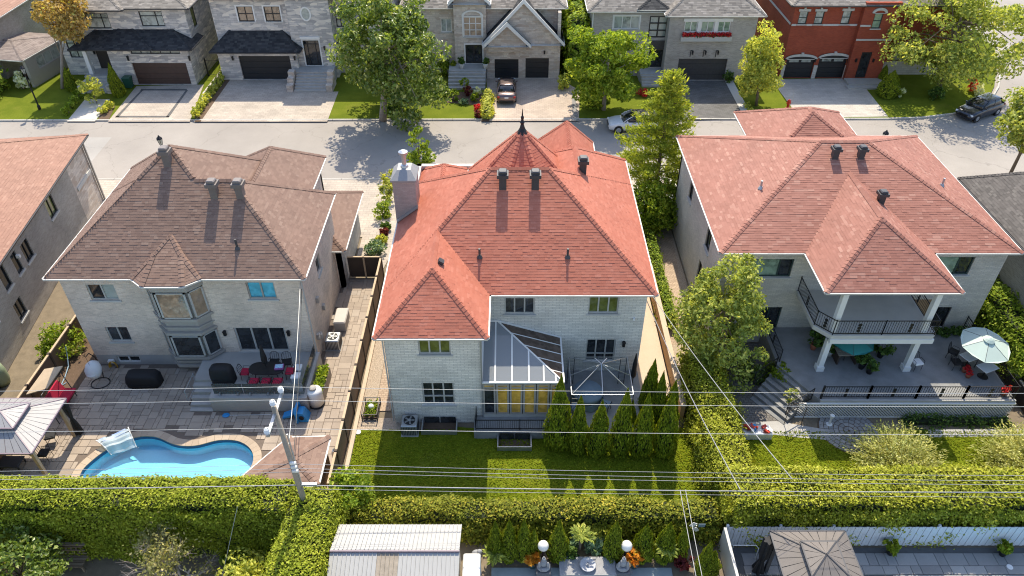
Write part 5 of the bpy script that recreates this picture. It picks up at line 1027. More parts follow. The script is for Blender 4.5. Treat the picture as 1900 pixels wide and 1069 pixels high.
# red brick house
H5 = thing('brick_house', 'red brick house with two arched black garage doors', 'house', (33, 78, 0)); Y0, Y1, Y2 = 71.0, 70.4, 72.0
g1, g2 = rect(1456, 110, 1508, 146, Y0), rect(1516, 108, 1568, 146, Y0); g1 = (g1[0], g1[1], 0.02, g1[3]); g2 = (g2[0], g2[1], 0.02, g2[3])
kw = dict(cols=1, rows=2); it = [((1482, 21, 1498, 45), kw), ((1512, 21, 1528, 45), kw), ((1562, 20, 1578, 45), kw)]
hs = wins(H5, Y0, it, 'green_frame'); shell(H5, 26.7, 33.0, Y0, 86, 7.2, BR_RED, hs + [g1, g2]); fr = frame(0, Y0, 1, 0)
for h in hs:
    MB(fr).box(h[0] - 0.15, h[1] + 0.15, 0.003, 0.1, h[3] + 0.01, h[3] + 0.22).build('lintel', MATS['stone_sill'], H5); MB(fr).box((h[0] + h[1]) / 2 - 0.09, (h[0] + h[1]) / 2 + 0.09, 0.003, 0.13, h[3] + 0.222, h[3] + 0.36).build('keystone', MATS['stone_sill'], H5)
for g_ in (g1, g2):
    garage_door(H5, fr, *g_, mat='black_frame', glaze=True); xm = (g_[0] + g_[1]) / 2; hw = (g_[1] - g_[0]) / 2
    a_ = MB(); po = [(xm + (hw + 0.2) * math.cos(t), g_[3] + 0.05 + 0.5 * math.sin(t)) for t in np.linspace(0, math.pi, 15)]; pi_ = [(xm + (hw + 0.02) * math.cos(t), g_[3] - 0.02 + 0.32 * math.sin(t)) for t in np.linspace(0, math.pi, 15)]
    a_.loft([[(x, Y0 - 0.1, z) for x, z in po], [(x, Y0 - 0.1, z) for x, z in pi_], [(x, Y0, z) for x, z in pi_], [(x, Y0, z) for x, z in po]], cap=False); a_.build('door_arch', MATS['stone_sill'], H5)
    MB().quad(*[(x, Y0 - 0.02, z) for x, z in pi_]).build('arch_panel', MATS['black_frame'], H5); MB().box(xm - 0.12, xm + 0.12, Y0 - 0.14, Y0 - 0.002, g_[3] + 0.4, g_[3] + 0.68).build('keystone', MATS['stone_sill'], H5)
for xa, xb in ((26.72, g1[0] - .02), (g1[1] + .02, g2[0] - .02), (g2[1] + .02, 32.95)): MB(fr).box(xa, xb, 0.003, 0.09, 0, 1.35).build('stone_base', ST_W, H5)
zband = qp(1500, 46, Y0)[1] - 0.02
for xa, xb in ((26.7, hs[0][0] - .12), (hs[0][1] + .12, hs[1][0] - .12), (hs[1][1] + .12, hs[2][0] - .12), (hs[2][1] + .12, 32.95)): MB(fr).box(xa, xb, 0.003, 0.06, zband - 0.08, zband + 0.1).build('stone_band', MATS['stone_sill'], H5)
aw = rect(1620, 25, 1636, 53, Y1); ed = rect(1594, 97, 1613, 137, Y1); ed = (ed[0], ed[1], 0.3, ed[3])
shell(H5, 33.0, 36.4, Y1, 84, 7.6, BR_RED, [aw, ed], back=False); f1 = frame(0, Y1, 1, 0); window(H5, f1, *aw, 'green_frame', GL_S, 1, rows=2); window(H5, f1, *ed, 'black_frame', GL_D, 1, sill=False, name='entrance_door', fw=0.16)
for zz in (qp(1620, 48, Y1)[1], qp(1620, 74, Y1)[1]):
    MB(f1).box(33.0, 36.4 if zz < 5 else aw[0] - .12, 0.003, 0.07, zz - 0.07, zz + 0.09).build('stone_band', MATS['stone_sill'], H5)
a_ = MB(); xm = (aw[0] + aw[1]) / 2; po = [(xm + 0.72 * math.cos(t), aw[3] + 0.04 + 0.5 * math.sin(t)) for t in np.linspace(0, math.pi, 11)]; pi_ = [(xm + 0.52 * math.cos(t), aw[3] + 0.3 * math.sin(t)) for t in np.linspace(0, math.pi, 11)]
a_.loft([[(x, Y1 - 0.1, z) for x, z in po], [(x, Y1 - 0.1, z) for x, z in pi_], [(x, Y1 - .003, z) for x, z in pi_], [(x, Y1 - .003, z) for x, z in po]], cap=False); a_.build('window_arch', MATS['stone_sill'], H5)
hs = wins(H5, Y2, [((1660, 82, 1682, 113), dict(cols=1))], 'green_frame'); shell(H5, 36.4, 43.0, Y2, 84, 7.4, BR_RED, hs); MB(frame(0, Y2, 1, 0)).box(36.45, 43, 0.003, 0.08, 0, 1.3).build('stone_base', ST_W, H5)
MB().box(32.9, 36.6, 69.0, 70.38, 0, 0.28).box(32.6, 36.2, 68.3, 69.0, 0, 0.14).build('porch_slab', MATS['concrete'], H5)
for u in (1455, 1512, 1573, 1588, 1620): a, z = qp(u, 112, Y0 if u < 1580 else Y1); sconce(H5, fr if u < 1580 else f1, a, z, 0.35)
roof(H5, [Mass(rectpoly(26.1, 43.6, 70.3, 86.5), 7.35, 0.5)], SH_GREY, single=0, expo=0.2, tab=0.4, gutter='dark_grey_metal')
MB(frame(26.7, 0, 0, -1)).box(-85, -71.3, 0.003, 0.06, zband - .08, zband + .1).build('stone_band', MATS['stone_sill'], H5)
# outbuildings at the far left
OB = thing('garage', 'low garage with brown flat-pitched roof behind the black garden fence', 'garage', (-52, 76, 0))
A_, B_ = gp(125, 65, 2.8), gp(40, 113, 2.8)
dx, dy = B_[0] - A_[0], B_[1] - A_[1]; L_ = math.hypot(dx, dy); P0 = np.array(B_); P1 = np.array(A_); nn = np.array([-(P1 - P0)[1], (P1 - P0)[0]]) / L_
roof(OB, [Mass([tuple(P0), tuple(P1), tuple(P1 + nn * 8), tuple(P0 + nn * 8)], 2.8, 0.15)], M_pieces('brown_grey_shingles', (0.25, 0.20, 0.18), (0.34, 0.28, 0.25)), single=0, expo=0.25, tab=0.5)
fo = frame(*P0, *(P1 - P0)); wall(OB, fo, 0.3, L_, 0, 2.75, MATS['taupe_frame'], [(L_ * 0.25, L_ * 0.9, 1.3, 2.5)]); window(OB, fo, L_ * 0.25, L_ * 0.9, 1.3, 2.5, 'grey_frame', GL_W, 4, sill=False)
OB2 = thing('house', 'brown-roofed house corner at the top left edge', 'house', (-60, 84, 0))
a_, b_ = gp(30, 12, 5.5), gp(0, 34, 5.5); roof(OB2, [Mass([(-72, b_[1] - 2), (a_[0], b_[1] - 2), (a_[0], 98), (-72, 98)], 5.5, 0.4)], SH_TAN, single=0, expo=0.25, tab=0.5); wall(OB2, frame(0, b_[1] - 1.5, 1, 0), -70, a_[0] - .5, 0, 5.4, BR_LN); wall(OB2, frame(a_[0] - .5, 0, 0, 1), b_[1] - 1.2, 96, 0, 5.4, BR_LN)
# ------------------------------------------------------------------ things in the gardens
def g3(u, v, h=0.0): x, y = gp(u, v, h); return (x, y, h)
def ac_unit(name, label, loc, body='grey_metal'):
    t = thing(name, label, 'air conditioner', loc, 'air conditioners beside the houses'); x, y, z = loc; s = 0.41
    mb = MB(); mb.cbox(x - s, x + s, y - s, y + s, z + 0.06, z + 0.80, 0.05); mb.build('casing', MATS[body], t)
    lv = MB()
    for k in range(9):
        for sg in (-1, 1): lv.box(x - s * 0.9 + k * s * 0.2, x - s * 0.9 + k * s * 0.2 + 0.035, y + sg * s - 0.012, y + sg * s + 0.012, z + 0.12, z + 0.72); lv.box(x + sg * s - 0.012, x + sg * s + 0.012, y - s * 0.9 + k * s * 0.2, y - s * 0.9 + k * s * 0.2 + 0.035, z + 0.12, z + 0.72)
    tag(lv.build('louvres', MATS['dark_grey_metal'], t), None, kind='stuff'); MB().lathe([(0.30, 0.803), (0.30, 0.81)], loc, 20).build('fan_well', MATS['black_metal'], t)
    f = MB()
    for k in range(5): f.rbox(x + 0.14 * math.cos(k * 1.257), y + 0.14 * math.sin(k * 1.257), z + 0.818, 0.24, 0.09, 0.012, k * 1.257)
    f.lathe([(0.07, 0.81), (0.06, 0.85)], loc, 10); f.build('fan', MATS['grey_metal'], t)
    gr = MB()
    for r in (0.12, 0.2, 0.29): gr.path([(x + r * math.cos(a), y + r * math.sin(a), z + 0.845) for a in np.linspace(0, 2 * math.pi, 19)], 0.008, 4)
    tag(gr.build('grille', MATS['dark_grey_metal'], t), None, kind='stuff'); MB().box(x - .45, x + .45, y - .45, y + .45, z - 0.02, z + 0.058).build('pad', MATS['concrete'], t); return t
ac_unit('air_conditioner', 'air conditioner on the paved side passage of the brown-roofed house', g3(621, 643), 'grey_metal'); ac_unit('air_conditioner', 'air conditioner at the rear corner of the sunroom house', g3(762, 799), 'grey_metal')
# boundary fences
def panel_fence(name, label, X, ys, h, pm, cm, face=0.03, cat='fence'):
    t = thing(name, label, cat, (X, ys[0], 0))
    for ya, yb in zip(ys[:-1], ys[1:]):
        MB().box(X - face, X + face, ya + 0.07, yb - 0.07, 0.05, h - 0.06).build('panel', MATS[pm], t); MB().box(X - 0.07, X + 0.07, yb - 0.06, yb + 0.06, 0, h + 0.05).build('post', MATS['brown_panel_dark'], t); MB().box(X - 0.06, X + 0.06, ya + 0.065, yb - 0.065, h - 0.055, h + 0.01).build('cap_rail', MATS[cm], t)
    return t
panel_fence('garden_fence', 'brown panel fence between the pool patio and the pebble strip', -8.45, [20.9 + 1.95 * k for k in range(10)], 1.7, 'brown_panel', 'wood_pale')
panel_fence('garden_fence', 'brown panel fence beside the tan-roofed neighbour house', -25.6, [22.5 + 2.4 * k for k in range(9)], 1.55, 'brown_panel', 'wood_pale')
tag(MB().box(-8.28, -8.08, 21.0, 38.0, -0.02, 0.16).build('garden_kerb', MATS['beige_concrete']), 'long beige concrete edging at the foot of the brown panel fence', 'edging')
gt = thing('garden_gate', 'pair of dark brown gates between the garage and the panel fence', 'gate', (-9.6, 38.6, 0))
for x0_, x1_ in ((-10.65, -9.62), (-9.55, -8.55)):
    lf = MB().box(x0_, x1_, 38.56, 38.62, 0.08, 1.62).build('gate_leaf', MATS['brown_panel_dark'], gt); MB().box(x0_, x1_, 38.54, 38.64, 1.622, 1.68).build('rail', MATS['wood_pale'], lf)
MB().box(-9.64, -9.53, 38.5, 38.55, 0, 1.75).build('drop_bolt', MATS['wood_pale'], gt)
TW = thing('garden_wall', 'low tan rendered wall between the two red-roofed houses', 'wall', (8.95, 33, 0)); MB().box(8.82, 9.05, 26.3, 38.4, 0, 1.05).build('wall_face', M('tan_render', (0.50, 0.31, 0.15), 0.85, 0.12, 1.2), TW); MB().box(8.78, 9.09, 26.26, 38.44, 1.052, 1.12).build('coping', MATS['beige_concrete'], TW)
# left terrace furniture
def chair(label, loc, rz, cushion='fabric_red', grp='metal chairs around the oval table'):
    t = thing('patio_chair', label, 'chair', (0, 0, 0), grp)
    for sx in (-1, 1):
        for sy in (-1, 1): MB().path([(sx * 0.22, sy * 0.22, 0), (sx * 0.21, sy * 0.2, 0.43)], 0.014, 5).build('leg', MATS['black_metal'], t)
        MB().path([(sx * 0.25, 0.2, 0.43), (sx * 0.27, 0.15, 0.64), (sx * 0.27, -0.18, 0.64), (sx * 0.25, -0.2, 0.45)], 0.014, 5).build('armrest', MATS['black_metal'], t)
    MB().cbox(-0.25, 0.25, -0.24, 0.24, 0.43, 0.52, 0.03).build('cushion', MATS[cushion], t)
    b = MB(); b.path([(-0.24, 0.22, 0.45), (-0.23, 0.3, 0.8), (-0.12, 0.33, 0.93), (0.12, 0.33, 0.93), (0.23, 0.3, 0.8), (0.24, 0.22, 0.45)], 0.016, 5)
    for x in (-0.12, 0, 0.12): b.path([(x, 0.23, 0.45), (x, 0.32, 0.92)], 0.009, 4)
    b.build('backrest', MATS['black_metal'], t); return place(t, loc, rz)
tbx, tby = gp(495, 684, 1.7)
tb = thing('oval_table', 'black oval garden table on the raised terrace of the bay-window house', 'table', (tbx, tby, 1.0))
MB().prism([(tbx + 0.95 * math.copysign(abs(math.cos(t)) ** 0.7, math.cos(t)), tby + 0.5 * math.copysign(abs(math.sin(t)) ** 0.7, math.sin(t))) for t in np.linspace(0, 2 * math.pi, 32)[:-1]], 1.70, 1.74).build('table_top', MATS['black_metal'], tb)
for sx in (-1, 1):
    for sy in (-1, 1): MB().path([(tbx + sx * 0.55, tby + sy * 0.25, 1.70), (tbx + sx * 0.65, tby + sy * 0.32, 1.0)], 0.025, 6).build('leg', MATS['black_metal'], tb)
for k, (dx, dy, rz, lb) in enumerate([(-0.55, -0.72, math.pi, 'red-cushioned metal chair at the front left of the oval table'), (0.1, -0.72, math.pi, 'red-cushioned metal chair at the front middle of the oval table'), (0.7, -0.72, math.pi, 'red-cushioned metal chair at the front right of the oval table'), (-1.2, 0.0, math.pi / 2, 'red-cushioned metal chair at the left end of the oval table'), (1.2, 0.05, -math.pi / 2, 'red-cushioned metal chair at the right end of the oval table'), (0.15, 0.75, 0, 'black metal chair behind the middle of the oval table'), (0.85, 0.75, 0.2, 'black metal chair behind the right of the oval table')]):
    chair(lb, (tbx + dx, tby + dy, 1.0), rz, 'fabric_red' if k < 5 else 'fabric_black')
um = thing('closed_parasol', 'closed black parasol standing in the oval garden table', 'parasol', (tbx - 0.05, tby + 0.1, 1.0)); MB().path([(tbx - .05, tby + .1, 1.0), (tbx - .05, tby + .1, 3.35)], 0.022, 6).build('pole', MATS['black_metal'], um)
MB().lathe([(0.03, 1.95), (0.13, 2.05), (0.17, 2.3), (0.12, 2.8), (0.07, 3.2), (0.02, 3.3)], (tbx - .05, tby + .1, 0), 10).build('folded_canopy', MATS['fabric_black'], um)
bxo = thing('game_box', 'colourful cardboard box on the right end of the oval table', 'box', (tbx + 0.7, tby, 1.74)); MB().rbox(tbx + 0.68, tby + 0.02, 1.80, 0.46, 0.34, 0.12, 0.1).build('box', M('box_print', (0.35, 0.12, 0.35), 0.5, 0.6, 9), bxo); MB().rbox(tbx + 0.68, tby + 0.02, 1.867, 0.4, 0.28, 0.01, 0.1).build('lid_print', M('box_lid', (0.35, 0.55, 0.75), 0.5, 0.5, 12), bxo)
for lb, (u, v) in (('pale grey cube pouf at the glass corner of the terrace, nearer the house', (554, 692)), ('pale grey cube pouf at the glass corner of the terrace, nearer the pool', (551, 707))):
    x, y, z = g3(u, v, 1.0); t = thing('pouf', lb, 'pouf', (x, y, z), 'poufs on the terrace'); MB().cbox(x - 0.24, x + 0.24, y - 0.22, y + 0.24, z, z + 0.40, 0.06).build('body', M('pouf_grey', (0.50, 0.53, 0.55), 0.8, 0.06), t); MB().cbox(x - 0.25, x + 0.25, y - 0.23, y + 0.25, z + 0.401, z + 0.46, 0.04).build('seat_pad', MATS['fabric_white'], t)
def cover(name, label, x, y, z, w, d, h, ins=0.12, cat='cover'):
    t = thing(name, label, cat, (x, y, z)); r = []
    for zz, s in ((0, 1.0), (0.35 * h, 1.02), (0.72 * h, 0.98), (0.9 * h, 0.90), (h, 0.68)):
        r.append([(x + math.copysign(abs(math.cos(a)) ** 0.45, math.cos(a)) * w / 2 * s * (1 + 0.03 * math.sin(5 * a + zz * 9)), y + math.copysign(abs(math.sin(a)) ** 0.45, math.sin(a)) * d / 2 * s * (1 + 0.04 * math.cos(7 * a + zz * 7)), z + zz) for a in np.linspace(0, 2 * math.pi, 33)[:-1]])
    MB().loft(r).build('cloth', MATS['fabric_black'], t, True); MB().path([(x - w / 2 * 0.8, y - d / 2 * 1.03, z + h * 0.3), (x, y - d / 2 * 1.06, z + h * 0.27), (x + w / 2 * 0.8, y - d / 2 * 1.03, z + h * 0.3)], 0.012, 4).build('tie_cord', MATS['rubber'], t); return t
x, y = gp(271, 712); cover('covered_furniture', 'black cloth cover over low garden furniture under the small basement window', x, y, 0.035, 1.85, 0.85, 0.85)
x, y = gp(417, 706, 1.0); cover('covered_barbecue', 'black covered barbecue on the raised terrace beside the bay window', x, y, 1.0, 1.25, 0.65, 1.1, cat='barbecue')
# hanging chair
x, y = gp(184, 712); t = thing('hanging_chair', 'white hanging pod chair on a curved black stand by the brick corner', 'chair', (x, y, 0.03))
MB().path([(x + 0.1 + 0.5 * math.cos(a), y + 0.42 * math.sin(a), 0.06) for a in np.linspace(0, 2 * math.pi, 25)], 0.025, 6).build('base_ring', MATS['black_metal'], t)
MB().path([(x + 0.1, y + 0.42, 0.06), (x - 0.05, y + 0.75, 0.6), (x - 0.15, y + 0.8, 1.3), (x - 0.15, y + 0.5, 1.85), (x - 0.1, y + 0.1, 1.95)], 0.028, 6).build('stand', MATS['black_metal'], t); MB().path([(x - .1, y + .1, 1.95), (x - .1, y + .08, 1.35)], 0.008, 4).build('chain', MATS['black_metal'], t)
po = MB(); po.loft([[(x - 0.1 + r_ * math.cos(a), y + 0.1 + r_ * 0.9 * math.sin(a) + off, zz) for a in np.linspace(0, 2 * math.pi, 17)[:-1]] for zz, r_, off in ((0.45, 0.12, 0.0), (0.5, 0.3, 0.0), (0.7, 0.42, 0.02), (0.95, 0.46, 0.1), (1.2, 0.36, 0.2), (1.38, 0.15, 0.2))]); po.build('pod', MATS['fabric_white'], t, True); MB().ell((x - .1, y, 0.78), (0.33, 0.3, 0.14)).build('cushion', MATS['fabric_white'], t, True)
x, z = qp(214, 675, 30.4); t = thing('hose_reel', 'yellow garden hose coiled on the brick wall above the basement window', 'hose', (x, 30.3, z)); MB().rbox(x - 0.12, 30.33, z + 0.28, 0.3, 0.2, 0.16).build('hanger', MATS['white_plastic'], t)
h_ = MB()
for k in range(5): h_.path([(x + (0.2 + 0.02 * k) * math.cos(a) * 0.85, 30.26 - 0.03 * k, z + (0.3 + 0.025 * k) * math.sin(a)) for a in np.linspace(0, 2 * math.pi, 19)], 0.018, 5)
h_.build('hose', MATS['yellow_hose'], t)
# swing seat with canopy
x, y = gp(95, 738); t = thing('swing_seat', 'garden swing seat with slanted tan canopy and red cushions by the left fence', 'swing seat', (x, y, 0.03))
cp = [g3(49, 733, 1.75), g3(83, 686, 2.1), g3(117, 680, 2.05), g3(88, 722, 1.70)]
x, y = (cp[0][0] + cp[2][0]) / 2 + 0.2, (cp[0][1] + cp[2][1]) / 2
MB().loft([[(p[0], p[1], p[2]) for p in cp], [(p[0], p[1], p[2] + 0.05) for p in cp]]).build('canopy', MATS['fabric_tan'], t)
for s in (-1, 1): MB().path([(x + 0.5, y + s * 1.0 - 0.35, 0.03), (x, y + s * 0.95, 1.8), (x - 0.7, y + s * 1.0 + 0.2, 0.03)], 0.025, 6).build('leg', MATS['dark_grey_metal'], t)
MB().path([(x, y - 0.95, 1.75), (x, y + 0.95, 1.75)], 0.025, 6).build('top_bar', MATS['dark_grey_metal'], t); MB().cbox(x - 0.1, x + 0.55, y - 0.8, y + 0.8, 0.42, 0.54, 0.04).build('seat', MATS['fabric_red'], t); MB().rbox(x - 0.2, y, 0.8, 0.12, 1.6, 0.6, 0, 0, -0.3).build('backrest', MATS['fabric_red'], t); MB().rbox(x + 0.4, y - 0.6, 0.62, 0.4, 0.4, 0.12, 0.3).build('cushion', M('pink', (0.62, 0.13, 0.14), 0.8), t)
# timber gazebo, left
def hardtop(name, label, x0, x1, y0, y1, ze, zt, posts, mat_a, mat_b, wood, n=9, top=0.38, cat='gazebo', strips=True):
    t = thing(name, label, cat, ((x0 + x1) / 2, (y0 + y1) / 2, 0)); cx, cy = (x0 + x1) / 2, (y0 + y1) / 2
    def tier(px0, px1, py0, py1, za, zb, s, nm):
        C = [(px0, py0), (px1, py0), (px1, py1), (px0, py1)]; I = [(cx + (a - cx) * s, cy + (b - cy) * s) for a, b in C]
        for e in range(4):
            A, B, Ai, Bi = C[e], C[(e + 1) % 4], I[e], I[(e + 1) % 4]
            for k in range(n):
                f = lambda P, Q, q: (P[0] + (Q[0] - P[0]) * q, P[1] + (Q[1] - P[1]) * q); t0, t1 = (k + 0.04) / n, (k + 0.96) / n
                p = [(*f(A, B, t0), za), (*f(A, B, t1), za), (*f(Ai, Bi, t1), zb), (*f(Ai, Bi, t0), zb)]; up_ = 0.025
                MB().loft([p, [(a, b, c + up_) for a, b, c in p]]).build('roof_panel', MATS[mat_a], t)
            MB().path([(*A, za + 0.02), (*Ai, zb + 0.02)], 0.035, 4).build('hip_trim', MATS[mat_b], t); MB().path([(*A, za), (*B, za)], 0.05, 4).build('eave_trim', MATS[mat_b], t)
            MB().quad((*A, za - 0.01), (*B, za - 0.01), (*Bi, zb - 0.01), (*Ai, zb - 0.01)).build('underside', MATS[mat_b], t)
    tier(x0, x1, y0, y1, ze, ze + (zt - ze) * (1 - top), top, 'lower'); u0, u1, v0, v1 = cx + (x0 - cx) * (top + 0.08), cx + (x1 - cx) * (top + 0.08), cy + (y0 - cy) * (top + 0.08), cy + (y1 - cy) * (top + 0.08)
    nn_ = n; n = max(3, n // 2); tier(u0, u1, v0, v1, ze + (zt - ze) * (1 - top) + 0.16, zt + 0.16, 0.02, 'upper')
    for (px, py) in posts:
        MB().box(px - 0.075, px + 0.075, py - 0.075, py + 0.075, 0, ze - 0.02).build('post', MATS[wood], t)
    xs_, ys_ = [p[0] for p in posts], [p[1] for p in posts]; xa, xb, ya, yb = min(xs_), max(xs_), min(ys_), max(ys_)
    for (a, b, c, d) in ((xa, xb, ya, ya), (xa, xb, yb, yb)): MB().box(a, b, c - 0.06, c + 0.06, ze - 0.22, ze - 0.04).build('beam', MATS[wood], t)
    for a in (xa, xb): MB().box(a - 0.058, a + 0.058, ya + 0.07, yb - 0.07, ze - 0.218, ze - 0.042).build('beam', MATS[wood], t)
    return t
M('slat_white', (0.30, 0.295, 0.30), 0.5, 0.1, 5); M('slat_tan', (0.165, 0.145, 0.13), 0.6, 0.12, 3); M('trim_purple', (0.22, 0.17, 0.20), 0.5, 0.2, 4)
gz = hardtop('timber_gazebo', 'timber gazebo with pale slatted two-tier metal roof at the pool, left edge', -26.2, -22.28, 22.03, 25.47, 2.5, 3.35, [(-22.6, 22.4), (-22.6, 25.15), (-25.9, 22.4), (-25.9, 25.15)], 'slat_white', 'trim_purple', 'wood_pale', n=10)
for px, py in ((-22.6, 22.4), (-22.6, 25.15)): MB().path([(px - 0.5, py, 2.3), (px, py + (0.02 if py > 24 else 0), 1.8)], 0.04, 4).build('brace', MATS['wood_pale'], gz)
x, y = -22.45, 25.35; t = thing('drape', 'black gathered curtain tied at the gazebo post', 'curtain', (x, y, 0.1)); MB().loft([[(x + r_ * math.cos(a) * (1 + 0.25 * math.sin(6 * a)), y + r_ * math.sin(a) * (1 + .25 * math.sin(6 * a)), zz) for a in np.linspace(0, 2 * math.pi, 25)[:-1]] for zz, r_ in ((2.25, 0.16), (1.6, 0.12), (1.2, 0.07), (0.7, 0.15), (0.1, 0.2))]).build('cloth', MATS['fabric_black'], t)
for k, (u, v, rz, lb) in enumerate([(100, 820, 1.9, 'black metal chair under the gazebo roof edge, farther from the hedge'), (88, 852, 1.6, 'black metal chair under the gazebo roof edge, nearest the hedge')]): x, y = gp(u, v); chair(lb, (x, y, 0.035), rz, 'fabric_black', 'chairs under the gazebo')
x, y = gp(25, 866); t = thing('low_table', 'dark low table in the gazebo shade beside the hedge', 'table', (x, y, 0.035)); MB().cbox(x - 0.55, x + 0.55, y - 0.35, y + 0.35, 0.36, 0.42, 0.02).build('table_top', MATS['dark_grey_metal'], t)
for sx in (-1, 1):
    for sy in (-1, 1): MB().box(x + sx * 0.48 - 0.03, x + sx * 0.48 + 0.03, y + sy * 0.28 - 0.03, y + sy * 0.28 + 0.03, 0.035, 0.359).build('leg', MATS['dark_grey_metal'], t)
# pool equipment
sx0, sy0 = gp(215, 818); t = thing('pool_steps', 'white translucent moulded pool steps curving into the water', 'pool steps', (sx0, sy0, 0.05)); M_clear('milky_plastic', (0.80, 0.92, 0.95), alpha=0.75)
A0, A1, B0, B1 = g3(178, 818, 0.35), g3(238, 793, 0.35), g3(208, 846, -0.25), g3(254, 832, -0.25); mb = MB(); nU, nV = 22, 10
def sp(a, b):
    p = [(A0[i] * (1 - a) + A1[i] * a) * (1 - b) + (B0[i] * (1 - a) + B1[i] * a) * b for i in range(3)]; p[2] += 0.25 * math.sin(b * math.pi) + 0.07 * abs(math.sin(b * math.pi * 3.5)) + 0.03 * math.sin(a * 9); return p
for i in range(nU):
    for j in range(nV): mb.quad(sp(i / nU, j / nV), sp((i + 1) / nU, j / nV), sp((i + 1) / nU, (j + 1) / nV), sp(i / nU, (j + 1) / nV))
mb.build('moulded_treads', MATS['milky_plastic'], t); MB().path([sp(0, b / 10) for b in range(11)], 0.03, 5).build('side_rim', MATS['white_plastic'], t); MB().path([sp(1, b / 10) for b in range(11)], 0.03, 5).build('side_rim', MATS['white_plastic'], t)
sl = MB()
for k in range(3): sl.box(-20.2 + k * 0.5, -16.6, 21.9 + k * 0.0 + 0.3 * k, 23.0, -1.24, -1.0 + 0.3 * k - 0.25) if False else None
pd = thing('pool_shed', 'small shed with five-sided brown shingle roof and white edge at the pool corner', 'shed', (-10.3, 22, 0)); sp_ = [(-12.6, 20.5), (-8.74, 20.5), (-8.74, 23.31), (-10.71, 23.24)]
roof(pd, [Mass(sp_, 2.2, 0.2)], SH_BROWN, single=150, expo=0.2, fascia=0.12); MB().prism([(-12.1, 20.7), (-8.95, 20.7), (-8.95, 23.1), (-10.6, 23.05)], 0.03, 2.12).build('wall', MATS['wood'], pd)
x, y = gp(612, 832); t = thing('pool_filter', 'grey rounded pool filter beside the small shed', 'pool filter', (-8.62, 22.6, 0.03)); MB().lathe([(0.2, 0.03), (0.22, 0.1), (0.22, 0.7), (0.15, 0.9), (0.05, 0.95)], (-8.72, 23.55, 0), 14).build('tank', MATS['grey_metal'], t); MB().path([(-8.72, 23.55, 0.93), (-8.72, 23.55, 1.05), (-8.75, 23.4, 1.05)], 0.03, 6).build('valve', MATS['black_metal'], t)
x, y = gp(589, 750); t = thing('water_tank', 'white cylindrical tank with black base at the terrace corner', 'tank', (x, y, 0.03)); MB().lathe([(0.40, 0.15), (0.40, 1.02), (0.36, 1.12), (0.2, 1.2)], (x, y, 0), 22).build('body', MATS['white_plastic'], t, True); MB().lathe([(0.43, 0.03), (0.43, 0.13), (0.40, 0.149)], (x, y, 0), 22).build('base', MATS['black_metal'], t); MB().lathe([(0.2, 1.2), (0.2, 1.3), (0.12, 1.34)], (x - 0.05, y, 0), 14).build('lid', MATS['taupe_frame'], t)
x, y = gp(552, 776); t = thing('toy_slide', 'blue plastic toddler slide below the terrace', 'toy slide', (x, y, 0.035))
MB().loft([[(x - 0.75, y - 0.1, 0.04), (x - 0.75, y + 0.3, 0.04), (x - 0.75, y + 0.3, 0.14), (x - 0.75, y - 0.1, 0.14)], [(x - 0.3, y - 0.12, 0.2), (x - 0.3, y + 0.3, 0.2), (x - 0.3, y + 0.3, 0.34), (x - 0.3, y - 0.12, 0.34)], [(x + 0.05, y - 0.14, 0.6), (x + 0.05, y + 0.3, 0.6), (x + 0.05, y + 0.3, 0.74), (x + 0.05, y - 0.14, 0.74)]]).build('chute', MATS['toy_blue'], t)
MB().path([(x + 0.1, y + 0.3 * s_, 0.05 + 0.85 * q) for s_, q in ((-1.2, 0), (-1.2, 0.8), (-0.8, 1.0), (0.8, 1.0), (1.4, 0.8), (1.4, 0))], 0.07, 8).build('arch', MATS['toy_blue'], t); MB().loft([[(x + 0.1, y - 0.3, 0.04), (x + 0.65, y - 0.3, 0.04), (x + 0.65, y + 0.35, 0.04), (x + 0.1, y + 0.35, 0.04)], [(x + 0.12, y - 0.25, 0.6), (x + 0.42, y - 0.25, 0.6), (x + 0.42, y + 0.3, 0.6), (x + 0.12, y + 0.3, 0.6)]]).build('ladder_block', MATS['toy_blue'], t); MB().ell((x + 0.33, y - 0.29, 0.32), (0.13, 0.03, 0.16)).build('opening', MATS['black_metal'], t)
x, y = gp(420, 772); t = thing('pool_net', 'blue pool skimmer net with long pale handle on the pavers', 'pool net', (x, y, 0.04)); MB().ell((x, y, 0.07), (0.2, 0.17, 0.035)).build('net', MATS['toy_blue'], t); x2, y2 = gp(503, 771); MB().path([(x + 0.18, y, 0.06), (x2, y2, 0.06)], 0.014, 6).build('handle', MATS['white_plastic'], t)
# side passage
bx, by = -10.45, 28.4; t = thing('planter_box', 'long wooden planter with lettuces against the terrace side', 'planter', (bx, by, 0.03)); MB().box(bx - 0.25, bx + 0.3, by - 1.1, by + 1.1, 0.03, 0.72).build('box', MATS['wood_grey'], t); MB().box(bx - 0.2, bx + 0.25, by - 1.05, by + 1.05, 0.721, 0.75).build('earth', MATS['soil'], t); P = np.stack([bx + rng.uniform(-.25, .28, 700), by + rng.uniform(-1.05, 1.05, 700), 0.75 + rng.uniform(0, 0.25, 700)], 1); leaf_obj('lettuce_leaves', P, 0.10, LF_LIME, t)
x, y = gp(636, 600); t = thing('storage_bin', 'pale grey plastic storage bin in the side passage', 'storage bin', (x, y, 0.03)); MB().cbox(x - 0.35, x + 0.35, y - 0.75, y + 0.6, 0.03, 0.62, 0.04).build('bin', M('bin_grey', (0.40, 0.375, 0.35), 0.6, 0.06), t); MB().cbox(x - 0.38, x + 0.38, y - 0.78, y + 0.63, 0.622, 0.74, 0.06).build('lid', M('bin_lid', (0.46, 0.42, 0.38), 0.6, 0.06), t)
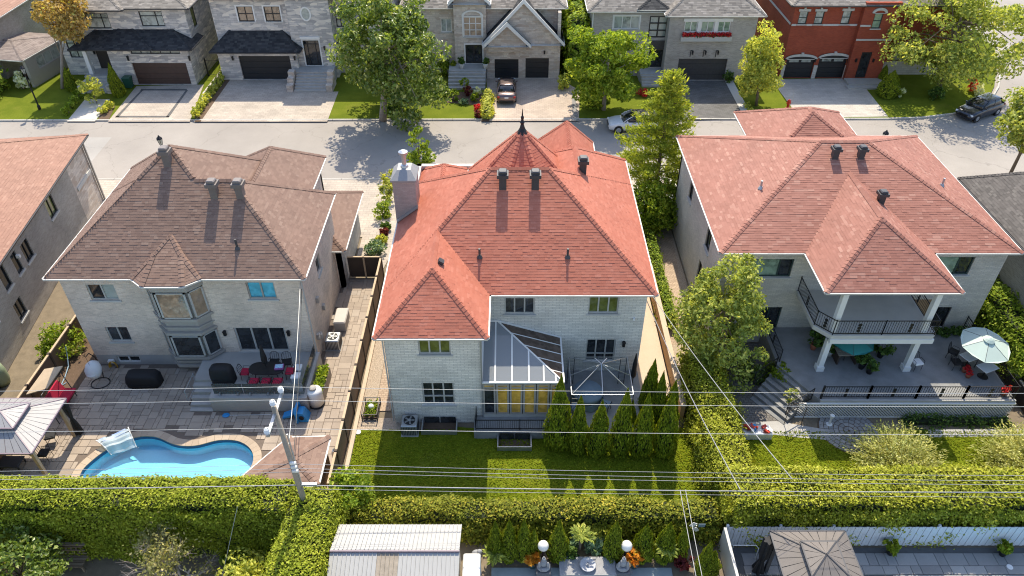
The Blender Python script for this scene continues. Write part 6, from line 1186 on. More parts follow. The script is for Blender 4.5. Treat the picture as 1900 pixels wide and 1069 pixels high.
# neighbour's side strip on the left
for k, (u, v, lb) in enumerate([(20, 718, 'tall olive green rain barrel behind the left fence'), (0, 738, 'olive rain barrel cut by the left picture edge')]): x, y = gp(u, v, 0); t = thing('rain_barrel', lb, 'barrel', (x - 0.6, y + 0.3, 0), 'rain barrels'); MB().lathe([(0.38, -0.03), (0.45, 0.3), (0.46, 0.9), (0.40, 1.25), (0.3, 1.32), (0.06, 1.34)], (x - 0.6, y + 0.3, 0), 18).build('body', MATS['olive_plastic'], t, True); MB().lathe([(0.3, 1.325), (0.3, 1.36), (0.05, 1.37)], (x - 0.6, y + 0.3, 0), 14).build('lid', MATS['black_metal'], t)
x, y = gp(60, 705); t = thing('garden_hose', 'pale blue hose looped along the left brown fence', 'hose', (-25.4, y, 0.1)); MB().path([(-25.35, y + 1.6, 1.1), (-25.3, y + 1.3, 0.6), (-25.2, y + 0.9, 0.2), (-25.1, y + 0.2, 0.08), (-25.0, y - 0.5, 0.08), (-24.7, y - 0.9, 0.08), (-25.2, y - 1.3, 0.08), (-25.1, y - 0.7, 0.09), (-24.8, y - 0.3, 0.09)], 0.025, 5).build('hose', M('hose_blue', (0.35, 0.50, 0.62), 0.5), t)
sheet('left_bed', [(-25.5, 27.5), (-24.0, 27.5), (-23.9, 35), (-25.5, 35)], MATS['soil'], 'soil bed with lime-leaved shrub along the left fence', 'flower bed', z=0.045, thick=0.05, pix=False)
# middle garden
gx0, gx1, gy0, gy1, gze = 3.0, 6.1, 25.7, 28.4, 2.55; t = thing('gazebo_frame', 'bare metal gazebo frame without canopy on the dark patio', 'gazebo', ((gx0 + gx1) / 2, (gy0 + gy1) / 2, 0.55))
for x in (gx0, gx1):
    for y in (gy0, gy1):
        for dx, dy in ((0.0, 0.0), (0.32 if x == gx0 else -0.32, 0.0)): MB().box(x + dx - 0.018, x + dx + 0.018, y - 0.018, y + 0.018, 0.55, gze).build('post', MATS['dark_grey_metal'], t)
        pm_ = MB()
        for k in range(6): pm_.box(min(x, x + (0.32 if x == gx0 else -0.32)), max(x, x + (0.32 if x == gx0 else -0.32)), y - 0.008, y + 0.008, 0.75 + k * 0.3, 0.765 + k * 0.3)
        tag(pm_.build('scrollwork', MATS['dark_grey_metal'], t), None, kind='stuff')
mx_, my_ = (gx0 + gx1) / 2, (gy0 + gy1) / 2
for a, b in (((gx0, gy0), (gx1, gy0)), ((gx1, gy0), (gx1, gy1)), ((gx1, gy1), (gx0, gy1)), ((gx0, gy1), (gx0, gy0))): MB().path([(*a, gze), (*b, gze)], 0.022, 4).build('rail', MATS['grey_metal'], t); MB().path([(*a, gze), (mx_, my_, gze + 0.85)], 0.024, 4).build('rafter', MATS['galvanised'], t); MB().path([((a[0] + b[0]) / 2, (a[1] + b[1]) / 2, gze), (mx_, my_, gze + 0.85)], 0.02, 4).build('rafter', MATS['galvanised'], t)  # paler metal on rails, rafters and crown paints in the sunlit top
cpf = MB()
for k in range(4): cpf.rbox(mx_ + 0.22 * math.cos(k * math.pi / 2 + .785), my_ + 0.22 * math.sin(k * math.pi / 2 + .785), gze + 0.88, 0.42, 0.03, 0.03, k * math.pi / 2 + .785, 0, -0.25)
cpf.build('crown_piece', MATS['galvanised'], t)
x, y = 4.0, 27.2; t = thing('covered_table', 'round garden table under a grey-blue cover inside the bare gazebo frame', 'table', (x, y, 0.55)); MB().lathe([(0.80, 0.95), (0.82, 1.15), (0.78, 1.27), (0.1, 1.30)], (x, y, 0), 22).build('cover_top', MATS['fabric_blue'], t, True); MB().loft([[(x + r_ * math.cos(a) * (1 + 0.06 * math.sin(8 * a)), y + r_ * math.sin(a) * (1 + .06 * math.sin(8 * a)), zz) for a in np.linspace(0, 2 * math.pi, 41)[:-1]] for zz, r_ in ((0.6, 0.9), (0.94, 0.815))]).build('cover_skirt', MATS['fabric_blue'], t)
for k, (x, y, rz, lb) in enumerate([(4.9, 26.5, 2.6, 'pale blue-cushioned chair right of the covered round table'), (3.3, 26.3, 3.5, 'pale blue-cushioned chair in front of the covered round table')]): chair(lb, (x, y, 0.55), rz, 'fabric_blue', 'chairs at the covered table')
x, y = 6.55, 28.3; t = thing('closed_parasol', 'tall closed black parasol at the patio corner by the beige walk', 'parasol', (x, y, 0.55)); MB().path([(x, y, 0.55), (x, y, 2.9)], 0.025, 6).build('pole', MATS['black_metal'], t); MB().lathe([(0.05, 1.1), (0.15, 1.3), (0.11, 2.2), (0.03, 2.85)], (x, y, 0), 10).build('folded_canopy', MATS['fabric_black'], t)
x0, y0 = gp(665, 783); x1, y1 = gp(692, 748); t = thing('raised_planter', 'black metal planter frame with a few plants on the pebble strip', 'planter', ((x0 + x1) / 2, (y0 + y1) / 2, 0)); x0, x1, y0, y1 = -7.9, -7.1, 26.2, 27.4
for a, b in (((x0, y0), (x1, y0)), ((x1, y0), (x1, y1)), ((x1, y1), (x0, y1)), ((x0, y1), (x0, y0))):
    for zz in (0.12, 0.5): MB().path([(*a, zz), (*b, zz)], 0.025, 4).build('bar', MATS['black_metal'], t)
    MB().box(a[0] - .025, a[0] + .025, a[1] - .025, a[1] + .025, 0, 0.54).build('corner_post', MATS['black_metal'], t)
MB().box(x0 + .05, x1 - .05, y0 + .05, y1 - .05, 0.03, 0.2).build('earth', MATS['soil'], t); P = np.stack([rng.uniform(x0 + .1, x1 - .1, 220), rng.uniform(y0 + .1, y1 - .1, 220), 0.2 + rng.uniform(0, 0.3, 220)], 1); leaf_obj('plants', P, 0.09, LF_LIME, t); MB().ell(((x0 + x1) / 2, y0 + 0.65, 0.4), (0.17, 0.17, 0.15)).build('globe', MATS['white_plastic'], t, True)
x, y = gp(665, 803); tag(MB().lathe([(0.14, 0.0), (0.14, 0.05), (0.05, 0.07)], (x, y, 0.01), 16).build('drain_cap', MATS['white_plastic']), 'round white drain cap on the lawn corner by the pebble strip', 'drain cap')
# right terrace
def parasol(label, x, y, z, R, hgt, mat, tilt=0.0, az=0.0, n=6, drop=0.45):
    t = thing('parasol', label, 'parasol', (x, y, z)); m_ = Matrix.Translation((x, y, z + hgt)) @ Matrix.Rotation(az, 4, 'Z') @ Matrix.Rotation(tilt, 4, 'X')
    MB().path([(x, y, z), (x, y, z + hgt)], 0.025, 6).build('pole', MATS['dark_grey_metal'], t)
    for k in range(n):
        a0, a1 = 2 * math.pi * k / n, 2 * math.pi * (k + 1) / n; p = [m_ @ Vector((0.12 * math.cos(a0), 0.12 * math.sin(a0), 0.0)), m_ @ Vector((R * math.cos(a0), R * math.sin(a0), -drop)), m_ @ Vector((R * 0.95 * math.cos((a0 + a1) / 2), R * .95 * math.sin((a0 + a1) / 2), -drop * 0.98)), m_ @ Vector((R * math.cos(a1), R * math.sin(a1), -drop)), m_ @ Vector((0.12 * math.cos(a1), 0.12 * math.sin(a1), 0.0))]
        MB().quad(*p).build('canopy_panel', MATS[mat], t); MB().path([p[0], p[1]], 0.012, 4).build('rib', MATS['dark_grey_metal'], t)
    MB().lathe([(0.30, 0.0), (0.16, 0.10), (0.02, 0.16)], n=12, mat=m_).build('top_vent', MATS[mat], t); return t
def pot_plant(name, label, x, y, z, r, h, mat, pot='pot_teal', n=260, leaf=0.13, spread=0.5, cat='potted plant', ph=0.4):
    t = thing(name, label, cat, (x, y, z)); MB().lathe([(r * 0.7, z), (r, z + ph * 0.9), (r * 1.06, z + ph), (r * 0.9, z + ph), (r * 0.85, z + ph * 0.85)], (x, y, 0), 14).build('pot', MATS[pot], t, True)
    P, B, cc = crown_points((x, y, z + ph + h * 0.45), (spread, spread, h * 0.5), 14, n / 14, spread * 0.4, int(abs(x * 37 + y * 11)) + 1); leaf_obj('leaves', P, leaf, mat, t, bias=B)
    s_ = MB()
    for i in range(4): s_.path([(x, y, z + ph * 0.8), tuple(cc[i])], 0.012, 4)
    s_.build('stems', MATS['bark'], t); return t
x, y = gp(1576, 690, 1.2); y += 0.9; parasol('teal parasol in the shade under the balcony', x, y, 1.2, 1.25, 2.05, 'fabric_teal', 0.12, 0.3); t = thing('garden_table', 'dark slatted table under the teal parasol', 'table', (x, y, 1.2))
for k in range(6): MB().box(x - 0.6, x + 0.6, y - 0.4 + k * 0.14, y - 0.4 + k * 0.14 + 0.12, 1.90, 1.94).build('slat', MATS['wood_grey'], t)
for sx in (-1, 1): MB().box(x + sx * 0.5 - 0.04, x + sx * 0.5 + 0.04, y - 0.35, y + 0.35, 1.2, 1.899).build('leg', MATS['brown_panel_dark'], t)
for k, (u, v, dy, lb, pm_, sp2, hh) in enumerate([(1542, 668, 0.4, 'white potted plant by the left porch column', 'white_plastic', 0.25, 0.4), (1601, 690, 0.3, 'leafy plant in a square dark pot beside the teal parasol table', 'black_metal', 0.4, 0.7), (1612, 692, 0.0, 'dark pot with spiky plant in front of the parasol table', 'black_metal', 0.3, 0.5), (1632, 662, 0.0, 'large round-leaved plant in a black pot by the wooden door', 'black_metal', 0.55, 1.1), (1612, 648, 0.2, 'bushy house plant at the wall behind the teal parasol', 'pot_teal', 0.6, 1.0), (1590, 640, 0.6, 'tall house plant at the wall, far side of the teal parasol', 'pot_teal', 0.5, 1.2), (1510, 652, 0.2, 'climbing plant beside the porch stairs railing', 'terracotta', 0.45, 0.8)]):
    x, y = gp(u, v, 1.2); pot_plant('potted_plant', lb, x, min(y + dy, 31.9), 1.2, 0.2, hh, LF_DARK, pm_, 240, 0.14, sp2)
x, y = gp(1697, 683, 1.2); ct = chair('pale cushioned chair beside the right porch column', (x, y, 1.2), 0.2, 'fabric_white', 'terrace chairs')
x, y = gp(1812, 690, 1.2); parasol('pale mint parasol tilted over white tables on the terrace', x, y + 0.3, 1.2, 1.3, 2.1, 'fabric_mint', 0.15, 0.1, 6)
for k, (dx, dy, lb) in enumerate([(-0.35, 0.5, 'white cloth table under the mint parasol, nearer the house'), (0.15, -0.35, 'white cloth table under the mint parasol, nearer the railing')]):
    t = thing('side_table', lb, 'table', (x + dx, y + dy, 1.2)); MB().rbox(x + dx, y + dy, 1.92, 0.95, 0.65, 0.04, 0.4).build('table_top', MATS['fabric_white'], t); MB().path([(x + dx, y + dy, 1.2), (x + dx, y + dy, 1.9)], 0.04, 6).build('pedestal', MATS['black_metal'], t); MB().lathe([(0.28, 1.2), (0.26, 1.23), (0.05, 1.25)], (x + dx, y + dy, 0), 12).build('foot', MATS['black_metal'], t)
for k, (u, v, lb) in enumerate([(1788, 690, 'red geranium pot left of the mint parasol tables'), (1795, 700, 'second red geranium pot, nearer the railing')]): x2, y2 = gp(u, v, 1.2); pot_plant('flower_pot', lb, x2, y2, 1.2, 0.15, 0.25, LF_RED, 'terracotta', 120, 0.06, 0.18, 'flower pot', 0.26)
for k, (dx, dy, rz, lb) in enumerate([(-1.1, 0.3, 1.6, 'black wire chair left of the mint parasol'), (-0.9, 1.1, 0.8, 'black wire chair behind the mint parasol')]): chair(lb, (x + dx, y + dy, 1.2), rz, 'fabric_black', 'chairs by the mint parasol')
for k, (u, v, lb) in enumerate([(1862, 735, 'red flowering plant at the terrace railing corner')]): x2, y2 = gp(u, v, 1.2); pot_plant('flower_pot', lb, x2, y2 + .1, 1.2, 0.16, 0.5, LF_RED, 'terracotta', 150, 0.07, 0.22, 'flower pot', 0.26)
for u, v, lb in ((1750, 622, 'low green plants at the wall by the patio door'), (1775, 618, 'trailing green plants at the house corner on the terrace')): x2, y2 = gp(u, v, 1.2); bush('wall_plant', lb, x2, min(y2, 31.8), 0.5, 0.45, LF_DARK, 350, 0.09, 'plant', int(u), 1.2, 0.35)
x, y = gp(1402, 808); t = thing('toy_box', 'white storage crate heaped with red and blue toys on the right lawn', 'toy box', (x, y, 0)); MB().cbox(x - 0.75, x + 0.75, y - 0.3, y + 0.35, 0.01, 0.42, 0.04).build('crate', MATS['white_plastic'], t)
rt = random.Random(4)
for k in range(12): MB().rbox(x + rt.uniform(-.6, .6), y + rt.uniform(-.2, .25), 0.5 + rt.uniform(0, .1), rt.uniform(.15, .35), rt.uniform(.12, .25), 0.12, rt.uniform(0, 3), 0.3).build('toy', MATS[rt.choice(['toy_red', 'toy_red', 'white_plastic', 'fabric_white', 'toy_blue'])], t)
x, y = gp(1538, 788); t = thing('garden_lamp', 'small white garden ornament post at the lattice beside the paving circle', 'ornament', (x, y, 0)); MB().lathe([(0.1, 0), (0.06, 0.1), (0.05, 0.5), (0.12, 0.6), (0.12, 0.72), (0.02, 0.8)], (x, y, 0.01), 10).build('post', MATS['white_plastic'], t); MB().lathe([(0.16, 0.0), (0.16, 0.05), (0.1, 0.06)], (x, y, 0.0), 10).build('base', MATS['white_plastic'], t)
AR = thing('garden_arbour', 'small rusty plant arch at the foot of the terrace stairs', 'arbour', (*gp(1465, 790), 0)); x, y = gp(1470, 788)
for s in (-0.45, 0.45): MB().path([(x + s, y, 0), (x + s, y, 1.3)], 0.02, 5).build('post', MATS['brown_panel_dark'], AR)
MB().path([(x + 0.45 * math.cos(a), y, 1.3 + 0.35 * math.sin(a)) for a in np.linspace(0, math.pi, 9)], 0.02, 5).build('arch', MATS['brown_panel_dark'], AR)
# rail and hand-rail along the right boundary
panel_fence('garden_fence', 'dark timber boundary fence right of the stone terrace', 27.35, [26.2 + 1.9 * k for k in range(4)], 1.2, 'brown_panel_dark', 'wood_grey')
x, y = gp(1880, 520, 0); BS = thing('garden_shed', 'brown timber shed with dark roof behind the right house corner', 'shed', (29.6, 33.5, 0)); MB().box(28.4, 31.5, 32.4, 35.6, 0, 2.6).build('wall', MATS['wood'], BS); roof(BS, [Mass(rectpoly(28.1, 31.8, 32.1, 35.9), 2.6, 0.5)], SH_SLATE, single=0)
# ------------------------------------------------------------------ bottom of the picture
WS = thing('metal_shed', 'garden shed with white ribbed metal roof behind the vine hedge', 'shed', (-4.7, 16.5, 0)); X0, X1, YF, YR, ZR, ZE = -7.35, -2.12, 18.3, 16.75, 3.0, 2.45
yR, zR = YR, ZR
MB().box(X0 + 0.15, X1 - 0.15, 14.6, 18.1, 0, 2.4).build('wall', MATS['white_trim'], WS)
nrib = 30
for s, (ya, za, yb, zb) in enumerate(((YF, ZE, yR + 0.01, zR), (yR - 0.03, zR - 0.06, 14.5, ZE - 0.2))):
    for k in range(nrib):
        xa, xb = X0 + (X1 - X0) * k / nrib, X0 + (X1 - X0) * (k + 1) / nrib
        m_ = MATS['wood_grey'] if (s == 1 and 11 <= k < 16) else M('roof_white', (0.40, 0.395, 0.38), 0.45, 0.06, 1.5)
        q = [(xa, ya, za), (xb - 0.03, ya, za), (xb - 0.03, yb, zb), (xa, yb, zb)]; MB().loft([q, [(a, b, c + 0.02) for a, b, c in q]]).loft([[(xb - 0.03, ya, za), (xb - .005, ya, za), (xb - .005, yb, zb), (xb - .03, yb, zb)], [(xb - 0.03, ya, za + .055), (xb - .005, ya, za + .055), (xb - .005, yb, zb + .055), (xb - .03, yb, zb + .055)]]).build('roof_sheet', m_, WS)
MB().box(X0, X1, yR - 0.08, yR - 0.02, zR - 0.06, zR + 0.06).build('ridge_trim', MATS['trim_purple'], WS)
x, y = -1.72, 17.2; t = thing('white_cabinet', 'glossy white box unit standing beside the metal-roofed shed', 'cabinet', (x, y, 0)); MB().cbox(x - 0.35, x + 0.38, 15.4, 17.6, 0, 1.45, 0.06).build('body', MATS['white_plastic'], t); MB().box(x - 0.25, x + 0.28, 15.8, 16.5, 1.452, 1.47).build('hatch', MATS['grey_metal'], t); MB().box(x - 0.25, x + 0.28, 16.7, 17.4, 1.452, 1.47).build('hatch', MATS['grey_metal'], t)
x, y = gp(884, 1022, 0.8); t = thing('stone_ornament', 'small grey stone animal ornament beside the white cabinet', 'ornament', (x, y, 0)); MB().lathe([(0.2, 0), (0.18, 0.3), (0.2, 0.4)], (x, y, 0), 10).build('base', MATS['stone_grey'], t); MB().ell((x, y, 0.58), (0.22, 0.16, 0.2)).ell((x + 0.14, y - 0.03, 0.78), (0.12, 0.11, 0.12)).build('figure', MATS['stone_grey'], t, True)
# garden shelf with statues, globes, bowl
sheet('terrace_edge', [(-0.9, 14), (7.0, 14), (7.0, 17.75), (-0.9, 17.75)], M('pale_blue_stone', (0.30, 0.35, 0.36), 0.7, 0.15, 2), 'blue-grey stone terrace below the statues at the bottom', 'terrace', z=0.03, pix=False)
PL = thing('stone_plinth', 'wide blue-grey stone plinth under the shallow bowl', 'plinth', (3.3, 17.6, 0)); MB().cbox(2.1, 4.45, 17.2, 17.98, 0.031, 0.42, 0.03).build('block', M('plinth_stone', (0.33, 0.38, 0.39), 0.7, 0.15, 3), PL); MB().box(2.05, 4.5, 17.15, 18.02, 0.421, 0.46).build('cap', MATS['stone_grey'], PL)
x, y = 3.28, 17.55; t = thing('fountain_bowl', 'shallow round stone bowl in the middle of the plinth', 'bowl', (x, y, 0.46)); MB().lathe([(0.1, 0.461), (0.13, 0.52), (0.33, 0.62), (0.36, 0.64), (0.31, 0.63), (0.05, 0.55)], (x, y, 0), 22).build('bowl', M('bowl_stone', (0.42, 0.43, 0.46), 0.6, 0.2, 8), t, True); MB().lathe([(0.05, 0.55), (0.03, 0.68), (0.06, 0.72), (0.01, 0.74)], (x, y, 0), 10).build('spout', MATS['stone_grey'], t)
for u, lb in ((1008, 'white globe lamp left of the statue garden centre'), (1163, 'white globe lamp right of the statue garden centre')):
    x, z = qp(u, 1013, 17.95); t = thing('globe_lamp', lb, 'lamp', (x, 17.95, 0), 'globe lamps in the statue garden'); MB().ell((x, 17.95, z), (0.24, 0.24, 0.24), 16, 12).build('globe', M('opal', (0.78, 0.76, 0.70), 0.3, 0.03), t, True); MB().path([(x, 17.95, 0), (x, 17.95, z - 0.2)], 0.06, 8).build('post', MATS['black_metal'], t)
def statue(label, x, y, z):
    t = thing('seated_statue', label, 'statue', (x, y, z), 'seated stone statues'); m_ = MATS['stone_grey']
    b = MB(); b.ell((x, y, z + 0.14), (0.30, 0.24, 0.13)); b.ell((x, y + 0.03, z + 0.38), (0.17, 0.14, 0.24)); b.ell((x - 0.18, y - 0.04, z + 0.36), (0.07, 0.08, 0.2)); b.ell((x + 0.18, y - 0.04, z + 0.36), (0.07, 0.08, 0.2)); b.ell((x, y - 0.17, z + 0.24), (0.14, 0.08, 0.06)); b.ell((x, y, z + 0.6), (0.05, 0.05, 0.08)); b.ell((x, y - 0.01, z + 0.73), (0.095, 0.105, 0.125)); b.ell((x, y + 0.01, z + 0.86), (0.045, 0.045, 0.05))
    b.build('figure', m_, t, True); MB().cbox(x - 0.32, x + 0.32, y - 0.26, y + 0.26, z - 0.42, z + 0.02, 0.03).build('pedestal', M('statue_base', (0.12, 0.12, 0.13), 0.7), t)
statue('seated stone statue left of the shallow bowl', 1.36, 17.45, 0.46); statue('seated stone statue right of the shallow bowl', 4.78, 17.45, 0.46)
for u, lb in ((988, 'orange-leaved plant in a teal pot by the left statue'), (1176, 'orange-leaved plant in a teal pot by the right statue')): x, y = gp(u, 1052); pot_plant('potted_plant', lb, x, y, 0.03, 0.2, 0.7, LF_ORANGE, 'pot_teal', 200, 0.11, 0.28)
def palm(label, x, y, z, L, n, mat, h=0.5, cat='palm'):
    t = thing('palm_plant', label, cat, (x, y, z)); MB().lathe([(0.06, z - 0.02), (0.05, z + h)], (x, y, 0), 8).build('stem', MATS['bark'], t); P = []; A = []
    for k in range(n):
        a = 2 * math.pi * k / n + rng.uniform(-.2, .2); el = rng.uniform(0.5, 1.2)
        for s in np.linspace(0.15, 1, 16):
            r_ = L * s * math.cos(el) + 0.1 * s; zz = z + h + L * s * math.sin(el) - 0.5 * L * s * s
            for sd_ in (-1, 1): P.append((x + r_ * math.cos(a) - sd_ * 0.08 * math.sin(a), y + r_ * math.sin(a) + sd_ * 0.08 * math.cos(a), zz)); A.append((math.cos(a) - sd_ * 0.8 * math.sin(a), math.sin(a) + sd_ * .8 * math.cos(a), -0.1))
    leaf_obj('fronds', P, 0.13, mat, t, bias=np.array([0, 0, 1.5]), aspect=0.22, spread=0.4, along=np.array(A) * 3); return t
palm('feathery palm in front of the white cabinet', -0.75, 17.9, 0.2, 0.6, 10, LF_LOCUST); palm('tall yellow-green palm behind the shallow bowl', 3.0, 18.4, 0.5, 0.62, 11, LF_LOCUST, 0.9); palm('palm with drooping yellow fronds at the right end of the statue garden', 6.75, 18.0, 0.3, 0.6, 10, LF_LOCUST, 0.7)
for u, v, r_, m_, lb in ((1062, 1010, 0.35, LF_BLUE, 'bluish big-leaved plant left of the tall palm'), (1100, 985, 0.35, LF_BLUE, 'grey-blue leafy plant behind the tall palm'), (1105, 1020, 0.4, LF_BLUE, 'round bluish plant right above the shallow bowl'), (1060, 1035, 0.3, LF_DARK, 'dark glossy plant left above the shallow bowl'), (1112, 1003, 0.35, LF_GOLD, 'golden feathery plant right of the tall palm'), (1270, 1045, 0.35, LF_PURPLE, 'dark red bushy plant under the drooping palm')):
    x, y = gp(u, v, 0.5); bush('border_plant', lb, x, y + 0.2, r_, 0.75, m_, 300, 0.12, 'plant', u + v, 0.0)
x, y = gp(1290, 985, 0.9); t = thing('pinwheel', 'white and blue pinwheel ornament in the vine hedge corner', 'pinwheel', (x, y, 0)); MB().path([(x, y, 0), (x, y, 1.3)], 0.02, 5).build('stake', MATS['grey_metal'], t)
for k in range(3): MB().rbox(x + 0.22 * math.cos(k * 2.1 + 0.4), y - 0.05, 1.3 + 0.22 * math.sin(k * 2.1 + 0.4), 0.3, 0.02, 0.22, 0, 0, k * 2.1).build('vane', MATS['fabric_white' if k else 'fabric_blue'], t)
# white board fence with pickets, bottom right
WF = thing('board_fence', 'long white board fence in front of the right hedge', 'fence', (18, 18.85, 0)); M('fence_white', (0.62, 0.62, 0.64), 0.6, 0.08, 2); bm = MB().box(-0.07, 0.07, -0.012, 0.012, 0, 1.42); me = bpy.data.meshes.new('board'); me.from_pydata(bm.v, [], bm.f); me.materials.append(MATS['fence_white'])
for k in range(122):
    o = bpy.data.objects.new('board', me); COL.objects.link(o); o.parent = WF; o.location = Vector((9.6 + k * 0.155, 18.85 + (0.012 if k % 2 else 0), 0.02)) - WF.location
for k in range(9): MB().box(9.5 + k * 2.33 - .05, 9.5 + k * 2.33 + .05, 18.87, 18.97, 0, 1.5).build('post', MATS['fence_white'], WF)
for zz in (0.3, 1.2): MB().box(9.5, 28.5, 18.865, 18.9, zz, zz + 0.08).build('rail', MATS['fence_white'], WF)
PF = thing('picket_fence', 'white metal picket fence running from the board fence toward the camera', 'fence', (14.5, 17.5, 0))
x0, y0 = 14.35, 18.75; x1, y1 = 14.7, 15.0
for k in range(26): q = k / 25; MB().box(x0 + (x1 - x0) * q - .012, x0 + (x1 - x0) * q + .012, y0 + (y1 - y0) * q - .012, y0 + (y1 - y0) * q + .012, 0.08, 1.15).build('picket', MATS['white_trim'], PF)
for zz in (0.15, 1.0): MB().path([(x0, y0, zz), (x1, y1, zz)], 0.02, 4).build('rail', MATS['white_trim'], PF)
for q in (0, 0.5, 1): MB().box(x0 + (x1 - x0) * q - .03, x0 + (x1 - x0) * q + .03, y0 + (y1 - y0) * q - .03, y0 + (y1 - y0) * q + .03, 0, 1.25).build('post', MATS['white_trim'], PF)
hardtop('metal_gazebo', 'gazebo with tan ribbed two-tier metal roof at the bottom right', 10.85, 14.0, 14.6, 17.95, 2.5, 3.3, [(11.1, 17.6), (13.75, 17.6), (11.1, 14.9), (13.75, 14.9)], 'slat_tan', 'dark_grey_metal', 'dark_grey_metal', n=8)
x, y = 10.75, 17.6; t = thing('drape', 'black curtain hanging at the corner of the tan-roofed gazebo', 'curtain', (x, y, 0)); MB().loft([[(x + r_ * math.cos(a) * (1 + 0.25 * math.sin(6 * a)), y + r_ * math.sin(a) * (1 + .25 * math.sin(6 * a)), zz) for a in np.linspace(0, 2 * math.pi, 25)[:-1]] for zz, r_ in ((2.4, 0.2), (1.4, 0.2), (0.9, 0.1), (0.1, 0.25))]).build('cloth', MATS['fabric_black'], t)
for u, v, lb in ((1650, 1028, 'small potted fern against the white board fence by the pickets'), (1858, 1030, 'larger potted fern against the white board fence, right edge')): x, y = gp(u, v); pot_plant('potted_plant', lb, x, y, 0.03, 0.18, 0.5, LF_CEDAR, 'black_metal', 300, 0.1, 0.3, ph=0.3)
x, y = gp(1873, 1053); tag(MB().lathe([(0.13, 0.03), (0.13, 0.05), (0.02, 0.052)], (x, y, 0), 18).build('skimmer_lid', MATS['white_plastic']), 'round white skimmer lid set in the grey slabs', 'lid')
P2 = thing('swimming_pool', 'edge of a blue pool cut by the bottom right picture edge', 'pool', (22, 15.5, 0)); MB().box(16.6, 30, 12.5, 17.38, 0.031, 0.045).build('coping', SLAB, P2); MB().box(17.0, 30, 12.6, 17.30, 0.046, 0.06).build('water', M_glass('pool_blue_water', (0.10, 0.38, 0.62), 0.05), P2)
tag(MB().box(9.28, 9.4, 14.5, 18.8, 0, 1.5).build('side_fence', MATS['grey_frame']), 'grey side fence with pale top left of the bottom right terrace', 'fence'); t = thing('towel_rail', 'pale tubular rail above the dark slabs by the white fence corner', 'rail', (10.2, 18.3, 0)); MB().path([(9.7, 18.3, 0.03), (9.7, 18.3, 0.9), (10.7, 18.3, 0.9), (10.8, 18.2, 0.8), (10.8, 18.2, 0.03)], 0.02, 6).build('tube', MATS['white_plastic'], t)
# trellis arch, bottom left
TT = thing('garden_bench', 'weathered wooden lattice bench against the tall hedge, bottom left', 'bench', (*gp(138, 1055), 0)); x, y = gp(140, 1050)
for k in range(5): MB().box(x - 0.5 + k * 0.22, x - 0.5 + k * 0.22 + 0.06, y + 0.3, y + 0.35, 0.3, 1.15).build('slat', PLANK, TT)
for k in range(3): MB().box(x - 0.75, x + 0.55, y + 0.27, y + 0.298, 0.5 + k * 0.25, 0.56 + k * 0.25).build('rail', PLANK, TT)
for k in range(5): MB().box(x - 0.7, x + 0.6, y - 0.35 + k * 0.12, y - 0.35 + k * 0.12 + 0.1, 0.42, 0.46).build('seat_board', PLANK, TT)
for sx in (-0.62, 0.5):
    for yy in (-0.3, 0.22): MB().box(x + sx, x + sx + 0.07, y + yy, y + yy + 0.07, 0, 0.419).build('leg', PLANK, TT)
MB().box(x - 0.9, x + 0.7, y + 0.25, y + 0.4, 1.15, 1.2).build('top_board', PLANK, TT)
# ------------------------------------------------------------------ vegetation
def tree_px(name, label, bu, bv, top_v, half_px, mat, crown_bot_v=None, cu=None, gz=0.0, Y=None, **kw):
    """tree standing where its foot is seen; height and spread measured on its own depth plane"""
    x, y = gp(bu, bv, gz) if Y is None else (qp(bu, bv, Y)[0], Y)
    ztop = qp(bu, top_v, y)[1]; zbot = qp(bu, crown_bot_v, y)[1] if crown_bot_v else 1.2
    Z = y * CP + (CAM_H - (ztop + zbot) / 2) * SP; r = half_px / FPX * Z; zc = (ztop + zbot) / 2
    lean = (qp(cu, (top_v + (crown_bot_v or bv)) / 2, y)[0] - x, 0) if cu else (0, 0)
    return tree(name, label, x, y, ztop, r, zc, (ztop - zbot) / 2, mat, lean=lean, **kw)
tree_px('maple_tree', 'largest broad maple on the far lawn between the stone houses', 710, 222, -30, 100, LF_MAPLE, 205, cu=722, nleaf=24000, leaf=0.17, ncl=130, rcl=1.05, trunk=0.28, seed=3, shell=0.4, lobes=0.45, limbs=26, bark=MATS['bark_grey'])
tree_px('maple_tree', 'round lime green maple on the lawn behind the white parked car', 1120, 204, 48, 74, LF_LIME, 190, cu=1127, nleaf=15000, leaf=0.16, ncl=80, rcl=0.85, trunk=0.17, seed=8, shell=0.45, lobes=0.35, limbs=18, bark=MATS['bark_grey'])
tree_px('golden_tree', 'upright golden-green tree beside the dark driveway', 1403, 196, 46, 34, LF_GOLD, 186, cu=1412, nleaf=9000, leaf=0.14, ncl=60, rcl=0.75, trunk=0.12, seed=5, shell=0.35)
tree_px('locust_tree', 'wide airy yellow-green locust tree at the street corner', 1738, 172, -35, 118, LF_LOCUST, 150, cu=1775, nleaf=15000, leaf=0.16, ncl=120, rcl=1.15, trunk=0.22, seed=12, shell=0.4, limbs=24)
tree_px('bronze_tree', 'tall thin tree with bronze foliage and bare trunk, far left', 116, 164, -14, 44, LF_BRONZE, 70, cu=112, nleaf=4200, leaf=0.16, ncl=42, rcl=0.8, trunk=0.15, seed=15, shell=0.4, limbs=14, bark=MATS['bark_grey'])
tree_px('street_tree', 'pale leafy street tree at the right picture edge', 1900, 270, 160, 46, LF_LOCUST, 272, Y=49.0, nleaf=6000, leaf=0.15, ncl=50, rcl=0.8, trunk=0.13, seed=21)
tree_px('young_tree', 'slender young street tree behind the chimney', 782, 345, 246, 21, LF_LIME, 318, nleaf=1500, leaf=0.12, ncl=26, rcl=0.38, trunk=0.05, seed=23, limbs=10, cu=777)
